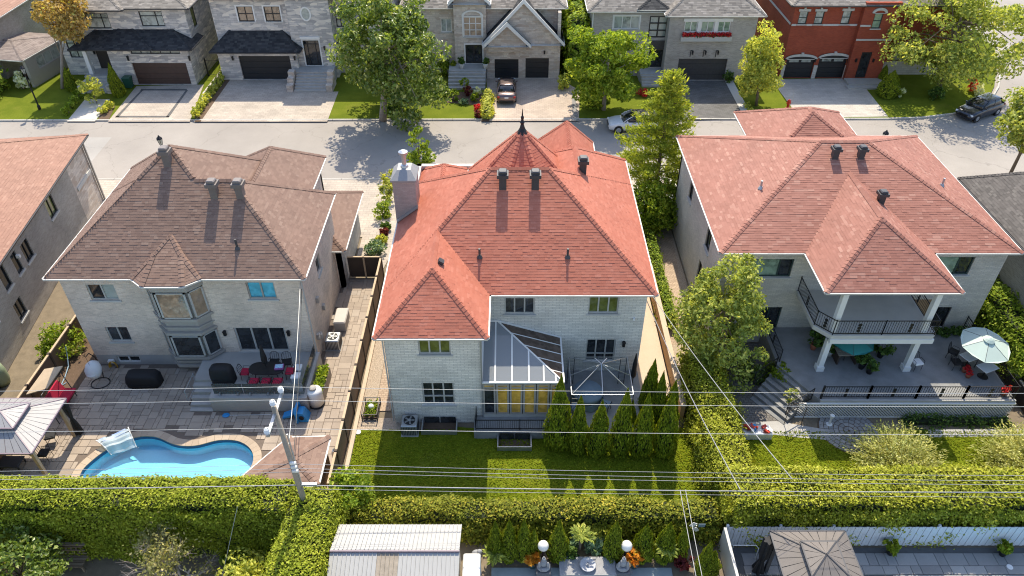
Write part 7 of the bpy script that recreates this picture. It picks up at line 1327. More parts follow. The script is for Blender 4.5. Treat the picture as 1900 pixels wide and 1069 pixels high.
tree_px('maple_tree', 'golden-tipped maple in the side yard beside the balcony house', 1345, 705, 488, 76, LF_LOCUST, 705, nleaf=15000, leaf=0.105, ncl=120, rcl=0.62, trunk=0.13, seed=31, shell=0.55, Y=29.6, cu=1338)
# pine at the near kerb
px_, py_ = qp(1222, 300, 48.0)[0], 48.0; pt_ = thing('pine_tree', 'shaggy lime green pine between the two red-roofed houses', 'pine', (px_, py_, 0)); ztop = qp(1232, 128, py_)[1]
tm = MB(); tm.path([(px_, py_, 0), (px_ + 0.1, py_, ztop * 0.5), (px_ + 0.15, py_, ztop)], 0.2, 8, 0.03); P = []; Al = []; gq = np.random.default_rng(4)
for k in range(64):
    f = k / 64; zb = 1.2 + (ztop - 1.4) * f; L = (4.4 * (1 - f) ** 1.0 + 0.35) * gq.uniform(0.65, 1.15); a = k * 2.4 + gq.uniform(-.3, .3)
    e = np.array([math.cos(a), math.sin(a), 0.28]); p0 = np.array([px_ + 0.12 * f, py_, zb]); tm.path([tuple(p0), tuple(p0 + e * L * 0.5 + [0, 0, 0.05]), tuple(p0 + e * L)], 0.035, 4, 0.01)
    for s in np.linspace(0.25, 1, int(6 + L * 9)):
        for q in range(9):
            c = p0 + e * L * s + gq.normal(size=3) * np.array([0.26, 0.26, 0.09]) * (0.6 + 0.6 * math.sin(s * 3)); P.append(c); Al.append(e + [0, 0, 0.5] + gq.normal(size=3) * 0.5)
tm.build('trunk', MATS['bark'], pt_); leaf_obj('crown', P, 0.16, LF_PINE, pt_, bias=np.array([0, 0, 0.8]), aspect=0.28, along=np.array(Al) * 2)
# cedars: one slender model, copied and scaled
def cedar_proto(label, seed, n=2600, mat=LF_CEDAR, rbase=0.5, name='cedar', grp=None):
    t = thing(name, label, 'cedar', (0, 0, 0), grp); g = np.random.default_rng(seed); prof = lambda f: np.where(f < 0.12, 0.75 + 2 * f, 1.0) * (1 - np.clip((f - 0.25) / 0.75, 0, 1) ** 1.35)
    f = g.uniform(0, 1, n) ** 1.15; a = g.uniform(0, 2 * math.pi, n); r = rbase * prof(f) * (g.uniform(0.82, 1.08, n)) * (1 + 0.13 * np.sin(3 * a + 9 * f + seed) + 0.08 * np.sin(7 * a + 21 * f)); P = np.stack([r * np.cos(a), r * np.sin(a), 0.02 + f * 0.98], 1)
    B = np.stack([np.cos(a), np.sin(a), np.full(n, 0.5)], 1); Al = np.stack([np.cos(a) * 0.5, np.sin(a) * .5, np.full(n, 1.0)], 1)
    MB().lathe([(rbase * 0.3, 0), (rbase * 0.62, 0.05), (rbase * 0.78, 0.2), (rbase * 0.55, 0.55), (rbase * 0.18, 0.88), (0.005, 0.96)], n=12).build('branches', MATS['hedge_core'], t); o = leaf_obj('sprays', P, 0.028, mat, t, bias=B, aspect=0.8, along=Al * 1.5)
    return t
CE = [None] * 3
def cedar(label, x, y, h, r, grp, z0=0.0, k=None, mat=LF_CEDAR, seed=1, n=5200):
    key = (mat.name, seed % 3)
    global _cp
    if key not in _cp: _cp[key] = place(cedar_proto(label, seed + 3, n, mat, 0.5, grp=grp), (x, y, z0), seed * 1.7, (2 * r, 2 * r, h)); _cp[key].name = 'cedar'; return _cp[key]
    return dup(_cp[key], (x, y, z0), seed * 1.7, (2 * r, 2 * r, h), label, grp)
_cp = {}
for k, (bu, bv, tu, tv, r) in enumerate([(1035, 838, 1033, 698, 0.62), (1071, 846, 1073, 735, 0.50), (1109, 850, 1108, 744, 0.55), (1150, 851, 1158, 722, 0.54), (1188, 853, 1187, 730, 0.52), (1230, 852, 1238, 727, 0.56)]):
    x, y = gp(bu, bv); y += 0.35; h = qp(tu, tv, y)[1]; cedar(['tallest narrow cedar at the sunroom end of the lawn row', 'second cedar from the sunroom in the lawn row', 'third cedar from the sunroom in the lawn row', 'fourth cedar from the sunroom in the lawn row', 'fifth cedar from the sunroom in the lawn row', 'last cedar of the lawn row, next to the soil path'][k], x, y, h, r, 'cedars along the middle lawn', seed=k)
for k, (bu, bv, tu, tv, r) in enumerate([(1200, 775, 1203, 668, 0.5), (1216, 790, 1220, 690, 0.42), (1240, 792, 1241, 706, 0.42), (1168, 800, 1172, 742, 0.3)]):
    x, y = gp(bu, bv); y += 0.2; h = qp(tu, tv, y)[1]; cedar(['dark cedar behind the lawn row at the patio corner', 'slim cedar second behind the lawn row', 'slim cedar by the beige walk behind the lawn row', 'short slim cedar squeezed behind the lawn row'][k], x, y, h, r, 'cedars behind the lawn row', seed=k + 7)
for k, (bu, tu, tv, r) in enumerate([(920, 912, 967, 0.36), (945, 935, 965, 0.40), (972, 963, 963, 0.38), (990, 989, 982, 0.33), (1035, 1037, 966, 0.45), (1137, 1135, 968, 0.46), (1192, 1192, 973, 0.46), (1233, 1240, 970, 0.48), (1262, 1262, 977, 0.34), (1300, 1313, 1005, 0.36), (1312, 1312, 1022, 0.4)]):
    x = gp(bu, 1050)[0]; y = 18.25 if k < 9 else 17.5; h = qp(tu, tv, y)[1]; cedar(f'{ORD[k]} cedar from the white cabinet in the statue garden row', x, y, h, r, 'cedars behind the statues', seed=k + 2)
for k, (u, v, tv, r, lb) in enumerate([(136, 168, 125, 0.55, 'dark clipped cone left of the far left entrance stairs'), (222, 178, 118, 0.6, 'dark clipped cone right of the far left entrance stairs'), (1204, 420, 352, 0.55, 'narrow cedar left of the white arched gate'), (1216, 425, 358, 0.45, 'thin cedar just left of the white arched gate'), (1249, 418, 350, 0.5, 'narrow cedar right of the white arched gate'), (1636, 150, 120, 0.45, 'thin dark cedar against the red brick wall')]):
    x, y = gp(u, v); h = qp(u, tv, y)[1]; cedar(lb, x, y, h, r, 'single cones by the houses', seed=k + 4)
x, y = gp(1645, 178); t = cedar('big egg-shaped clipped cedar in front of the red brick house', x, y, qp(1646, 131, y)[1], 1.0, 'single cones by the houses', seed=2)
# hedges
hedge('tall_hedge', 'tall clipped cedar hedge behind the pool, bottom left', [(-31, -10.6, 18.3, 19.9, 0, 3.75)], LF_HEDGE, dens=620, leaf=0.06, seed=3); hedge('tall_hedge', 'broad clipped hedge carrying the pole shadow, running toward the camera', [(-9.55, -7.5, 11.5, 19.6, 0, 3.45), (-10.7, -9.4, 18.2, 19.9, 0, 3.6)], LF_HEDGE, dens=620, leaf=0.06, seed=9)
hedge('vine_hedge', 'yellowing vine-covered fence behind the middle lawn', [(-7.4, 9.3, 19.25, 20.35, 0, 1.5)], LF_VINE, dens=600, leaf=0.065, jit=0.16, seed=14); hedge('yellow_hedge', 'broad yellow-green clipped hedge above the white board fence', [(9.7, 30, 19.15, 21.3, 0, 2.55)], LF_YEL, dens=600, leaf=0.065, jit=0.13, seed=17)
hedge('side_hedge', 'thick lime hedge between the cedar row and the right garden', [(9.35, 11.2, 21.2, 29.2, 0, 2.1)], LF_YEL, dens=600, leaf=0.065, jit=0.18, seed=20); hedge('ivy_hedge', 'ivy-clad hedge right of the stone terrace', [(27.6, 31.5, 28.0, 38, 0, 2.9)], LF_LIME, dens=240, leaf=0.1, jit=0.16, seed=23)
hedge('low_hedge', 'narrow low hedge along the tan wall beside the stone path', [(9.15, 9.8, 33.5, 42.5, 0, 1.15)], LF_LIME, dens=300, leaf=0.08, jit=0.12, seed=26); hedge('far_hedge', 'rounded hedge at the left picture edge behind the street lamp', [(-58, -49.2, 64.5, 68.5, 0, 2.6)], LF_LIME, dens=60, leaf=0.2, jit=0.3, seed=28); hedge('tall_screen', 'tall columnar green screen between the gabled house and the grey brick house', [(5.6, 7.2, 71.5, 82, 0, 5.5)], LF_LIME, dens=60, leaf=0.2, jit=0.3, seed=29)
hedge('lime_border', 'small lime hedge beside the brown sedan driveway', [(-2.65, -1.95, 61.8, 66.5, 0, 0.8)], LF_GOLD, dens=120, leaf=0.12, jit=0.12, seed=30); hedge('lattice_planting', 'low green planting at the foot of the white lattice', [(20.6, 26.2, 25.8, 26.4, 0, 0.35)], LF_DARK, dens=200, leaf=0.08, jit=0.12, seed=31)
# shrubs
def bpx(name, label, u, v, rpx, h, mat, n=700, leaf=0.11, gz=0.0, cat='shrub', grp=None, **kw):
    x, y = gp(u, v, gz); Z = y * CP + (CAM_H - gz - h / 2) * SP; return bush(name, label, x, y, rpx / FPX * Z, h, mat, n, leaf, cat, int(u * 3 + v), gz, group=grp, **kw)
for k in range(12):
    f = k / 11; bpx('clipped_shrub', f'{ORD[k]} clipped shrub from the street in the row between the far driveways', 363 + (426 - 363) * f, 219 - (219 - 128) * f, 8.5 - 2.5 * f, 0.75, LF_GOLD, 260, 0.11, grp='shrub row between the far driveways')
for k, (u, v) in enumerate([(126, 212), (132, 202), (139, 192), (147, 182)]): bpx('clipped_shrub', f'{ORD[k]} round shrub from the street along the pale stone walk', u, v, 8, 0.7, LF_LIME, 240, 0.11, grp='shrubs along the pale walk')
bpx('golden_shrub', 'low golden shrub in the bed by the far left driveway, left one', 191, 210, 9, 0.8, LF_GOLD, 300, 0.11); bpx('golden_shrub', 'low golden shrub in the bed by the far left driveway, right one', 205, 202, 9, 0.7, LF_GOLD, 300, 0.11)
tree_px('golden_sapling', 'small open golden sapling in front of the entrance stairs, far left', 180, 192, 143, 19, LF_GOLD, 186, nleaf=700, leaf=0.13, ncl=16, rcl=0.4, trunk=0.04, seed=41, limbs=8)
bpx('white_hydrangea', 'bush with white flowers behind the street lamp, far left', 46, 165, 14, 1.8, LF_WHITE, 400, 0.14); bpx('shrub', 'dark round shrub under the largest maple', 735, 212, 14, 1.4, LF_DARK, 700, 0.13); bpx('shrub', 'rounded blue-green shrub by the gabled house stairs', 832, 140, 18, 1.9, LF_CEDAR, 800, 0.14); bpx('shrub', 'low dark shrub at the maple lawn edge below the stone steps', 812, 178, 20, 0.9, LF_DARK, 600, 0.13)
for u, v, r, h, m_, lb in ((845, 186, 11, 1.0, LF_LIME, 'lime ball shrub at the left of the flower bed'), (862, 170, 8, 1.5, LF_LIME, 'taller lime shrub in the middle of the flower bed'), (880, 188, 8, 0.9, LF_LIME, 'lime ball shrub at the right of the flower bed'), (868, 178, 8, 1.0, LF_PURPLE, 'dark purple shrub in the flower bed'), (885, 176, 7, 0.8, LF_WHITE, 'pale flowering shrub beside the stone steps'), (860, 192, 10, 0.4, LF_BLUE, 'low bluish flowers at the front of the flower bed'), (886, 205, 6, 0.6, LF_RED, 'red flowers beside the lime border, nearer the house'), (886, 217, 6, 0.6, LF_PURPLE, 'purple flowers beside the lime border at the kerb')): bpx('border_plant', lb, u, v, r, h, m_, 260, 0.11, cat='plant')
for u, v, lb in ((857, 127, 'white planter with ball shrub left of the black double door'), (901, 127, 'white planter with ball shrub right of the black double door')): x, y = gp(u, v, 1.22); pot_plant('planter', lb, x, min(y, 71.4), 1.22, 0.25, 0.6, LF_DARK, 'white_plastic', 260, 0.11, 0.33, 'planter', 0.5)
bpx('shrub', 'round dark shrub right of the wide grey garage door', 1350, 152, 10, 1.1, LF_DARK, 400, 0.12); bpx('blue_spruce', 'low bluish spruce left of the wide grey garage door', 1256, 165, 14, 1.2, LF_BLUE, 600, 0.13); bpx('border_plant', 'bed of red flowers before the grey brick house', 1193, 176, 12, 0.5, LF_RED, 300, 0.10, cat='plant'); bpx('shrub', 'green shrub in the gap beside the gabled house', 1046, 165, 12, 1.4, LF_GOLD, 500, 0.13)
for k, (u, v) in enumerate([(1385, 200), (1391, 210), (1397, 218)]): bpx('border_shrub', f'{ORD[k]} small yellow shrub along the strip beside the golden tree', u, v, 6, 0.5, LF_GOLD, 160, 0.1, grp='yellow shrubs by the golden tree')
bpx('white_hydrangea', 'white flowering shrub beside the egg-shaped cedar', 1668, 178, 8, 0.9, LF_WHITE, 320, 0.11); bpx('white_hydrangea', 'white flowering shrub under the corner locust', 1812, 175, 10, 1.1, LF_WHITE, 320, 0.12); bpx('red_shrub', 'red-leaved shrub under the corner locust', 1800, 168, 9, 1.4, LF_RED, 260, 0.12); bpx('shrub', 'dark spreading shrub under the locust trunk', 1735, 182, 16, 0.9, LF_DARK, 500, 0.13)
for u, v, r, h, m_, lb in ((722, 345, 14, 1.5, LF_GOLD, 'golden round shrub behind the chimney at the near kerb'), (718, 372, 15, 1.6, LF_LOCUST, 'pale leafy shrub left of the chimney top'), (713, 404, 17, 1.3, LF_LIME, 'lime standard shrub beside the chimney base'), (716, 428, 8, 0.7, LF_DARK, 'small dark shrub in the planting bed'), (712, 438, 8, 0.6, LF_PURPLE, 'small purple shrub in the planting bed'), (708, 452, 9, 0.7, LF_GOLD, 'small golden ball shrub in the planting bed'), (697, 472, 20, 1.0, LF_BLUE, 'pale green leafy plant behind the brown gates'), (849, 332, 16, 0.9, LF_GOLD, 'pale yellow hydrangea at the near kerb behind the red roof')): bpx('shrub', lb, u, v, r, h, m_, 650, 0.10)
bpx('shrub', 'lime-leaved round shrub in the soil bed by the left fence', 118, 652, 38, 1.5, LF_LIME, 2600, 0.095, ncl=46); bpx('hosta', 'pale variegated hosta at the brick corner by the left fence', 142, 655, 15, 0.5, LF_WILLOW, 350, 0.13, cat='plant')
x, y = 10.2, 43.0; bush('lime_bush', 'large lime-leaved bush under the shaggy pine', 9.6, 44.2, 2.1, 3.4, LF_LIME, 5200, 0.13, 'shrub', 51, 0.0, 1.9, ncl=60); bush('dark_bush', 'darker leafy bush right of the lime bush under the pine', 11.2, 45.5, 1.7, 3.2, LF_CEDAR, 2600, 0.13, 'shrub', 52, 0.0, ncl=40)
bpx('rhododendron', 'round dark shrub beside the terrace stairs', 1440, 705, 27, 1.3, LF_CEDAR, 1500, 0.09, ncl=30); bpx('rose_bush', 'pale pink rose on the terrace stairs railing', 1466, 755, 13, 1.4, LF_LOCUST, 420, 0.07); bpx('shrub', 'low plants and pebbles at the maple foot beside the hedge', 1300, 690, 30, 0.8, LF_LIME, 1300, 0.09); bpx('shrub', 'leafy shrub under the golden-tipped maple by the stairs', 1390, 700, 26, 1.0, LF_MAPLE, 1100, 0.09)
tree('sumac_shrub', 'feathery young sumac at the foot of the utility pole', -7.35, 20.4, 2.6, 1.0, 1.7, 1.0, LF_LIME, 'shrub', 2200, 0.10, 34, 0.42, 0.05, seed=61, limbs=12)
tree('garden_tree', 'dark leafy tree at the bottom left corner', -20.4, 16.6, 3.4, 1.9, 1.9, 1.4, LF_MAPLE, 'tree', 5200, 0.10, 70, 0.5, 0.08, seed=63); bush('gold_shrub', 'golden leafy shrub below the tall hedge, bottom centre left', -10.9, 16.2, 1.25, 2.1, LF_GOLD, 3200, 0.09, 'shrub', 65, 0, ncl=46); bush('hosta', 'green broad-leaved plants at the foot of the tall hedge', -12.0, 17.4, 0.9, 0.6, LF_LIME, 700, 0.12, 'plant', 66, 0)
# half-dead tree: bare grey twigs with sparse leaves
t = thing('withered_tree', 'half-dead tree with bare grey twigs in front of the tall hedge', 'tree', (-14.2, 16.9, 0)); tw = MB(); gq = np.random.default_rng(9); ends = []
def branch(p, d, L, r, lvl):
    e = p + d * L; m = p + d * L * 0.5 + gq.normal(size=3) * L * 0.06; tw.path([tuple(p), tuple(m), tuple(e)], r, 5 if lvl < 2 else 3, r * 0.55)
    if lvl >= 4: ends.append(e); return
    for k in range(3 if lvl < 3 else 4): nd = d + gq.normal(size=3) * 0.55 + np.array([0, 0.0, 0.12]); nd = nd / np.linalg.norm(nd); branch(p + d * L * gq.uniform(0.55, 1.0), nd, L * gq.uniform(0.55, 0.8), r * 0.52, lvl + 1)
for dx, dy in ((-0.55, 0.1), (0.1, 0.05), (-0.2, 0.2), (0.5, 0.1), (-0.8, 0.0)): branch(np.array([-14.2 + dx * 0.1, 16.9, 0.05]), np.array([dx, dy, 1.0]) / np.linalg.norm([dx, dy, 1.0]), 1.25, 0.06, 0)
tw.build('trunk', M('dead_bark', (0.40, 0.34, 0.30), 0.9, 0.2, 6), t); en = np.array(ends); sel = en[gq.integers(0, len(en) * 2 // 3, 1900)] + gq.normal(size=(1900, 3)) * 0.2; leaf_obj('crown', sel, 0.075, LF_OLIVE, t)
# pale ornamental willows (fountains of thin wands)
def willow(label, x, y, r, h, seed, n=420):
    t = thing('ornamental_willow', label, 'willow', (x, y, 0)); g = np.random.default_rng(seed); P = []; Al = []; st = MB()
    for k in range(n):
        a = g.uniform(0, 2 * math.pi); el = math.acos(g.uniform(0.1, 1.0)); L = h * g.uniform(0.75, 1.1) if el < 0.7 else r * g.uniform(0.8, 1.15); d = np.array([math.cos(a) * math.sin(el), math.sin(a) * math.sin(el), math.cos(el)])
        for s in np.linspace(0.15, 1, 20):
            p = np.array([x, y, 0.25]) + d * L * s - np.array([0, 0, 0.18 * L * s * s * math.sin(el)]) + g.normal(size=3) * 0.03; P.append(p); Al.append(d + g.normal(size=3) * 0.25)
        if k % 8 == 0: st.path([(x, y, 0), tuple(np.array([x, y, 0.25]) + d * L * 0.8)], 0.012, 3, 0.004)
    st.build('stems', MATS['bark'], t); leaf_obj('wands', P, 0.075, LF_WILLOW, t, bias=np.array([0, 0, 0.9]), aspect=0.33, along=np.array(Al) * 4)
willow('pale fountain-shaped willow on the right lawn beside the paving circle', 18.9, 22.9, 2.35, 2.3, 71, 900); willow('second pale willow cut by the right picture edge', 25.3, 22.9, 2.4, 2.3, 72, 900)
# short grass over the lawns (one mass nobody could count)
def grass(name, label, polys, dens, size):
    P = []
    for (x0, x1, y0, y1) in polys: n = int((x1 - x0) * (y1 - y0) * dens); P.append(np.stack([rng.uniform(x0, x1, n), rng.uniform(y0, y1, n), np.full(n, 0.03)], 1))
    P = np.concatenate(P); o = leaf_obj(name, P, size, LF_GRASSB, None, bias=np.array([0, 0.25, 1.6]), aspect=0.6, spread=0.6, along=np.tile(np.array([[0, 0, 1.2]]), (len(P), 1))); return tag(o, label, 'grass', kind='stuff')
grass('grass', 'short grass of the middle back lawn', [(-8.05, 9.1, 20.4, 25.6)], 260, 0.05); grass('grass', 'short grass of the right back lawn', [(11.2, 28.5, 21.2, 25.5)], 260, 0.05)
# ------------------------------------------------------------------ utility pole and wires
UP = thing('utility_pole', 'weathered wooden utility pole leaning out of the tall hedge', 'utility pole', (-8.9, 18.95, 0)); PX, PY, PH = -8.95, 18.95, 9.1
MB().path([(PX + 0.15, PY, 0), (PX + 0.08, PY, 4.5), (PX, PY, PH)], 0.135, 12, 0.10).build('pole', MATS['wood_grey'], UP, True)
MB().box(PX - 0.06, PX + 0.06, PY - 1.15, PY + 1.05, PH - 0.38, PH - 0.28).build('crossarm', MATS['grey_metal'], UP)
INS = [(PX + 0.0, PY + 0.98, PH - 0.1), (PX, PY + 0.0, PH + 0.22), (PX, PY - 1.08, PH - 0.1)]
for x, y, z in INS: MB().lathe([(0.03, -0.2), (0.05, -0.12), (0.11, -0.08), (0.06, -0.04), (0.12, 0.0), (0.07, 0.06), (0.10, 0.1), (0.03, 0.16)], (x, y, z), 12).build('insulator', MATS['white_plastic'], UP)
MB().box(PX + 0.2, PX + 0.85, PY - 0.06, PY + 0.06, 4.3, 4.42).build('splice_box', MATS['grey_metal'], UP)
for z in (5.4, 5.65, 5.9): MB().box(PX + 0.05, PX + 0.3, PY - 0.2, PY - 0.1, z, z + 0.1).build('bracket', MATS['white_plastic'], UP)
MB().path([(PX + 0.2, PY + 0.02, 0.5), (PX + 0.2, PY + 0.02, 6.5), (PX + 0.2, PY + 0.02, 7.5)], 0.035, 6).build('riser', MATS['grey_metal'], UP)
def wire(label, pts, r, mat, sag=0.5, name='power_line', grp=None, seg=26):
    out = []
    for A, B in zip(pts[:-1], pts[1:]):
        for k in range(seg + (B is pts[-1])): f = k / seg; out.append((A[0] + (B[0] - A[0]) * f, A[1] + (B[1] - A[1]) * f, A[2] + (B[2] - A[2]) * f - sag * 4 * f * (1 - f)))
    o = MB().path(out, r, 5).build(name, MATS[mat]); return tag(o, label, 'power line', grp)
M('wire_pale', (0.40, 0.40, 0.39), 0.5, 0.1, 5, metal=0.2); grp = 'overhead lines along the back gardens'
for k, (i, lb) in enumerate(zip(INS, ['overhead wire on the house-side insulator', 'overhead wire on the pole-top insulator', 'overhead wire on the camera-side insulator'])): wire(lb, [(-45, i[1], i[2] + 0.05), (i[0], i[1], i[2] + 0.15), (36, i[1] - 0.15, i[2] + 0.1)], 0.0095, 'wire_pale', 0.25, grp=grp)
for k, z in enumerate((5.9, 5.62, 5.4)): wire(['uppermost of the three thin cables below the crossarm', 'middle of the three thin cables below the crossarm', 'lowest of the three thin cables below the crossarm'][k], [(-45, PY - 0.15 - 0.05 * k, z - 0.5), (PX + 0.2, PY - 0.15, z), (36, PY - 0.2 - 0.06 * k, z - 0.6)], 0.009, 'cable', 0.35, grp=grp)
wire('thick twisted cable just above the hedges', [(-45, PY, 4.1), (PX, PY - 0.05, 4.38), (36, PY, 3.9)], 0.021, 'cable', 0.25, grp=grp); wire('thin lower cable beneath the thick twisted cable', [(PX, PY - 0.1, 4.2), (36, PY - 0.1, 3.6)], 0.008, 'cable', 0.2, grp=grp)
cx, cz = qp(1318, 895, PY - 0.2); ch_top = (6.9, 31.2, 5.0)
wire('service cable from the back line to the corner of the sunroom house', [(cx + 1.35, PY - 0.15, 4.2), (7.05, 31.0, 4.9)], 0.02, 'cable', 0.35, 'service_drop'); wire('second service cable from the back line along the lime hedge', [(cx + 3.3, PY - 0.2, 5.0), (7.05, 31.6, 5.2)], 0.018, 'wire_pale', 0.3, 'service_drop')
for k, (u0, u1, lb) in enumerate([(1258, 1280, 'cable dropping from the back line toward the camera, left one'), (1268, 1290, 'cable dropping from the back line toward the camera, right one')]): xa = qp(u0, 925, PY)[0]; wire(lb, [(xa, PY, 4.0), (xa - 0.25, 9.0, 4.6)], 0.014, 'wire_pale', 0.2, 'service_drop')
wire('service wire from the pole to the corner of the brown-roofed house', [(PX, PY + 0.1, 6.4), (-11.0, 30.3, 6.2)], 0.016, 'wire_pale', 0.3, 'service_drop'); wire('second service wire from the pole to the brown-roofed house', [(PX + 0.15, PY + 0.1, 6.0), (-11.05, 30.35, 5.6)], 0.016, 'cable_dark', 0.3, 'service_drop'); wire('guy wire running down past the tall hedge to the ground', [(-11.3, 18.2, 3.9), (-12.4, 15.2, 0.0)], 0.01, 'wire_pale', 0.0, 'guy_wire')
# ------------------------------------------------------------------ street furniture
def street_lamp(label, x, y, h):
    t = thing('street_lamp', label, 'street lamp', (x, y, 0)); MB().lathe([(0.14, 0), (0.14, 0.35), (0.07, 0.45), (0.055, h - 0.7), (0.10, h - 0.62), (0.04, h - 0.58)], (x, y, 0), 10).build('post', MATS['black_metal'], t)
    MB().lathe([(0.10, h - 0.58), (0.20, h - 0.12), (0.18, h - 0.12)], (x, y, 0), 6).build('lantern', GL_W, t); MB().lathe([(0.24, h - 0.12), (0.20, h - 0.04), (0.08, h + 0.08), (0.02, h + 0.2)], (x, y, 0), 6).build('lamp_cap', MATS['black_metal'], t)
    cg = MB()
    for k in range(6): a = k * math.pi / 3; cg.path([(x + 0.11 * math.cos(a), y + 0.11 * math.sin(a), h - 0.58), (x + 0.21 * math.cos(a), y + 0.21 * math.sin(a), h - 0.12)], 0.015, 4)
    cg.build('lantern_frame', MATS['black_metal'], t)
x, y = gp(74, 203); street_lamp('black lantern street lamp on the far left lawn', x, y, qp(49, 125, y)[1]); x, z = qp(297, 262, 50.4); street_lamp('black lantern street lamp showing above the brown roof peak', x, 50.4, z + 0.3); x, z = qp(1643, 250, 50.4); street_lamp('black lantern street lamp showing above the faded red ridge', x, 50.4, z + 0.2)
x, y = gp(1461, 201); t = thing('fire_hydrant', 'red fire hydrant on the lawn strip left of the red brick driveway', 'hydrant', (x, y, 0)); MB().lathe([(0.18, 0), (0.18, 0.06), (0.12, 0.08), (0.12, 0.62), (0.16, 0.64), (0.16, 0.7), (0.10, 0.82), (0.03, 0.88)], (x, y, 0), 14).build('barrel', MATS['hydrant_red'], t)
for s in (-1, 1): MB().lathe([(0.07, 0.08), (0.07, 0.2), (0.05, 0.21)], n=10, mat=Matrix.Translation((x, y, 0.52)) @ Matrix.Rotation(s * math.pi / 2, 4, 'Y')).build('outlet', MATS['hydrant_red'], t)
MB().path([(x + 0.2, y, 0), (x + 0.25, y, 1.6)], 0.012, 5).build('marker_rod', MATS['galvanised'], t)
x, y = gp(241, 163); t = thing('wheeled_bin', 'dark green wheeled bin beside the wide brown garage door', 'bin', (x, y, 0)); MB().loft([[(x - 0.28, y - 0.25, 0.08), (x + 0.28, y - 0.25, 0.08), (x + 0.28, y + 0.3, 0.08), (x - 0.28, y + 0.3, 0.08)], [(x - 0.36, y - 0.33, 1.0), (x + 0.36, y - 0.33, 1.0), (x + 0.36, y + 0.38, 1.0), (x - 0.36, y + 0.38, 1.0)]]).build('body', MATS['dark_green_plastic'], t); MB().cbox(x - 0.39, x + 0.39, y - 0.38, y + 0.42, 1.0, 1.12, 0.04).build('lid', MATS['dark_green_plastic'], t)
for s in (-1, 1): MB().lathe([(0.11, -0.03), (0.11, 0.03)], n=12, mat=Matrix.Translation((x + s * 0.25, y + 0.33, 0.11)) @ Matrix.Rotation(math.pi / 2, 4, 'Y')).build('wheel', MATS['rubber'], t)
BF = thing('garden_fence', 'black panel fence at the far left behind the lawn', 'fence', (*gp(90, 148), 0)); a_, b_ = gp(52, 157), gp(122, 118); 
for k in range(5):
    p, q = [np.array(a_) + (np.array(b_) - np.array(a_)) * f for f in ((k + 0.03) / 5, (k + 0.97) / 5)]; d = (q - p) / np.linalg.norm(q - p); n_ = np.array([-d[1], d[0]]) * 0.04; MB().prism([tuple(p - n_), tuple(q - n_), tuple(q + n_), tuple(p + n_)], 0.05, 1.75).build('panel', MATS['brown_panel_dark'], BF); MB().box(p[0] - .08, p[0] + .0, p[1] - .06, p[1] + .06, 0, 1.85).build('post', MATS['black_metal'], BF)
x, y = gp(1228, 412); t = thing('garden_arch', 'white arched gate between the cedars beside the stone path', 'gate', (x, y, 0))
for s in (-1, 1): MB().path([(x + s * 0.55, y, 0), (x + s * 0.55, y, 1.2)], 0.05, 6).build('post', MATS['black_metal'], t)
for dz in (0, 0.22): MB().path([(x + 0.55 * math.cos(a), y, 1.2 + dz + 0.35 * math.sin(a)) for a in np.linspace(0, math.pi, 11)], 0.03, 5).build('arch_bar', MATS['white_trim'], t)
for k in range(5): MB().box(x - 0.44 + k * 0.2, x - 0.4 + k * 0.2, y - 0.015, y + 0.015, 0.1, 1.35).build('bar', MATS['black_metal'], t)
g_ = thing('iron_gate', 'black iron gate in the gap between the two grey stone houses', 'gate', (*gp(412, 118), 0)); xa, ya = gp(398, 128); xb, yb = gp(424, 124); railing(g_, [(xa, 71.6), (xb, 71.6)], 0, 1.6, step=0.16); MB().box(xa - 0.08, xa + 0.04, 71.54, 71.66, 0, 1.8).build('gate_post', MATS['black_metal'], g_)
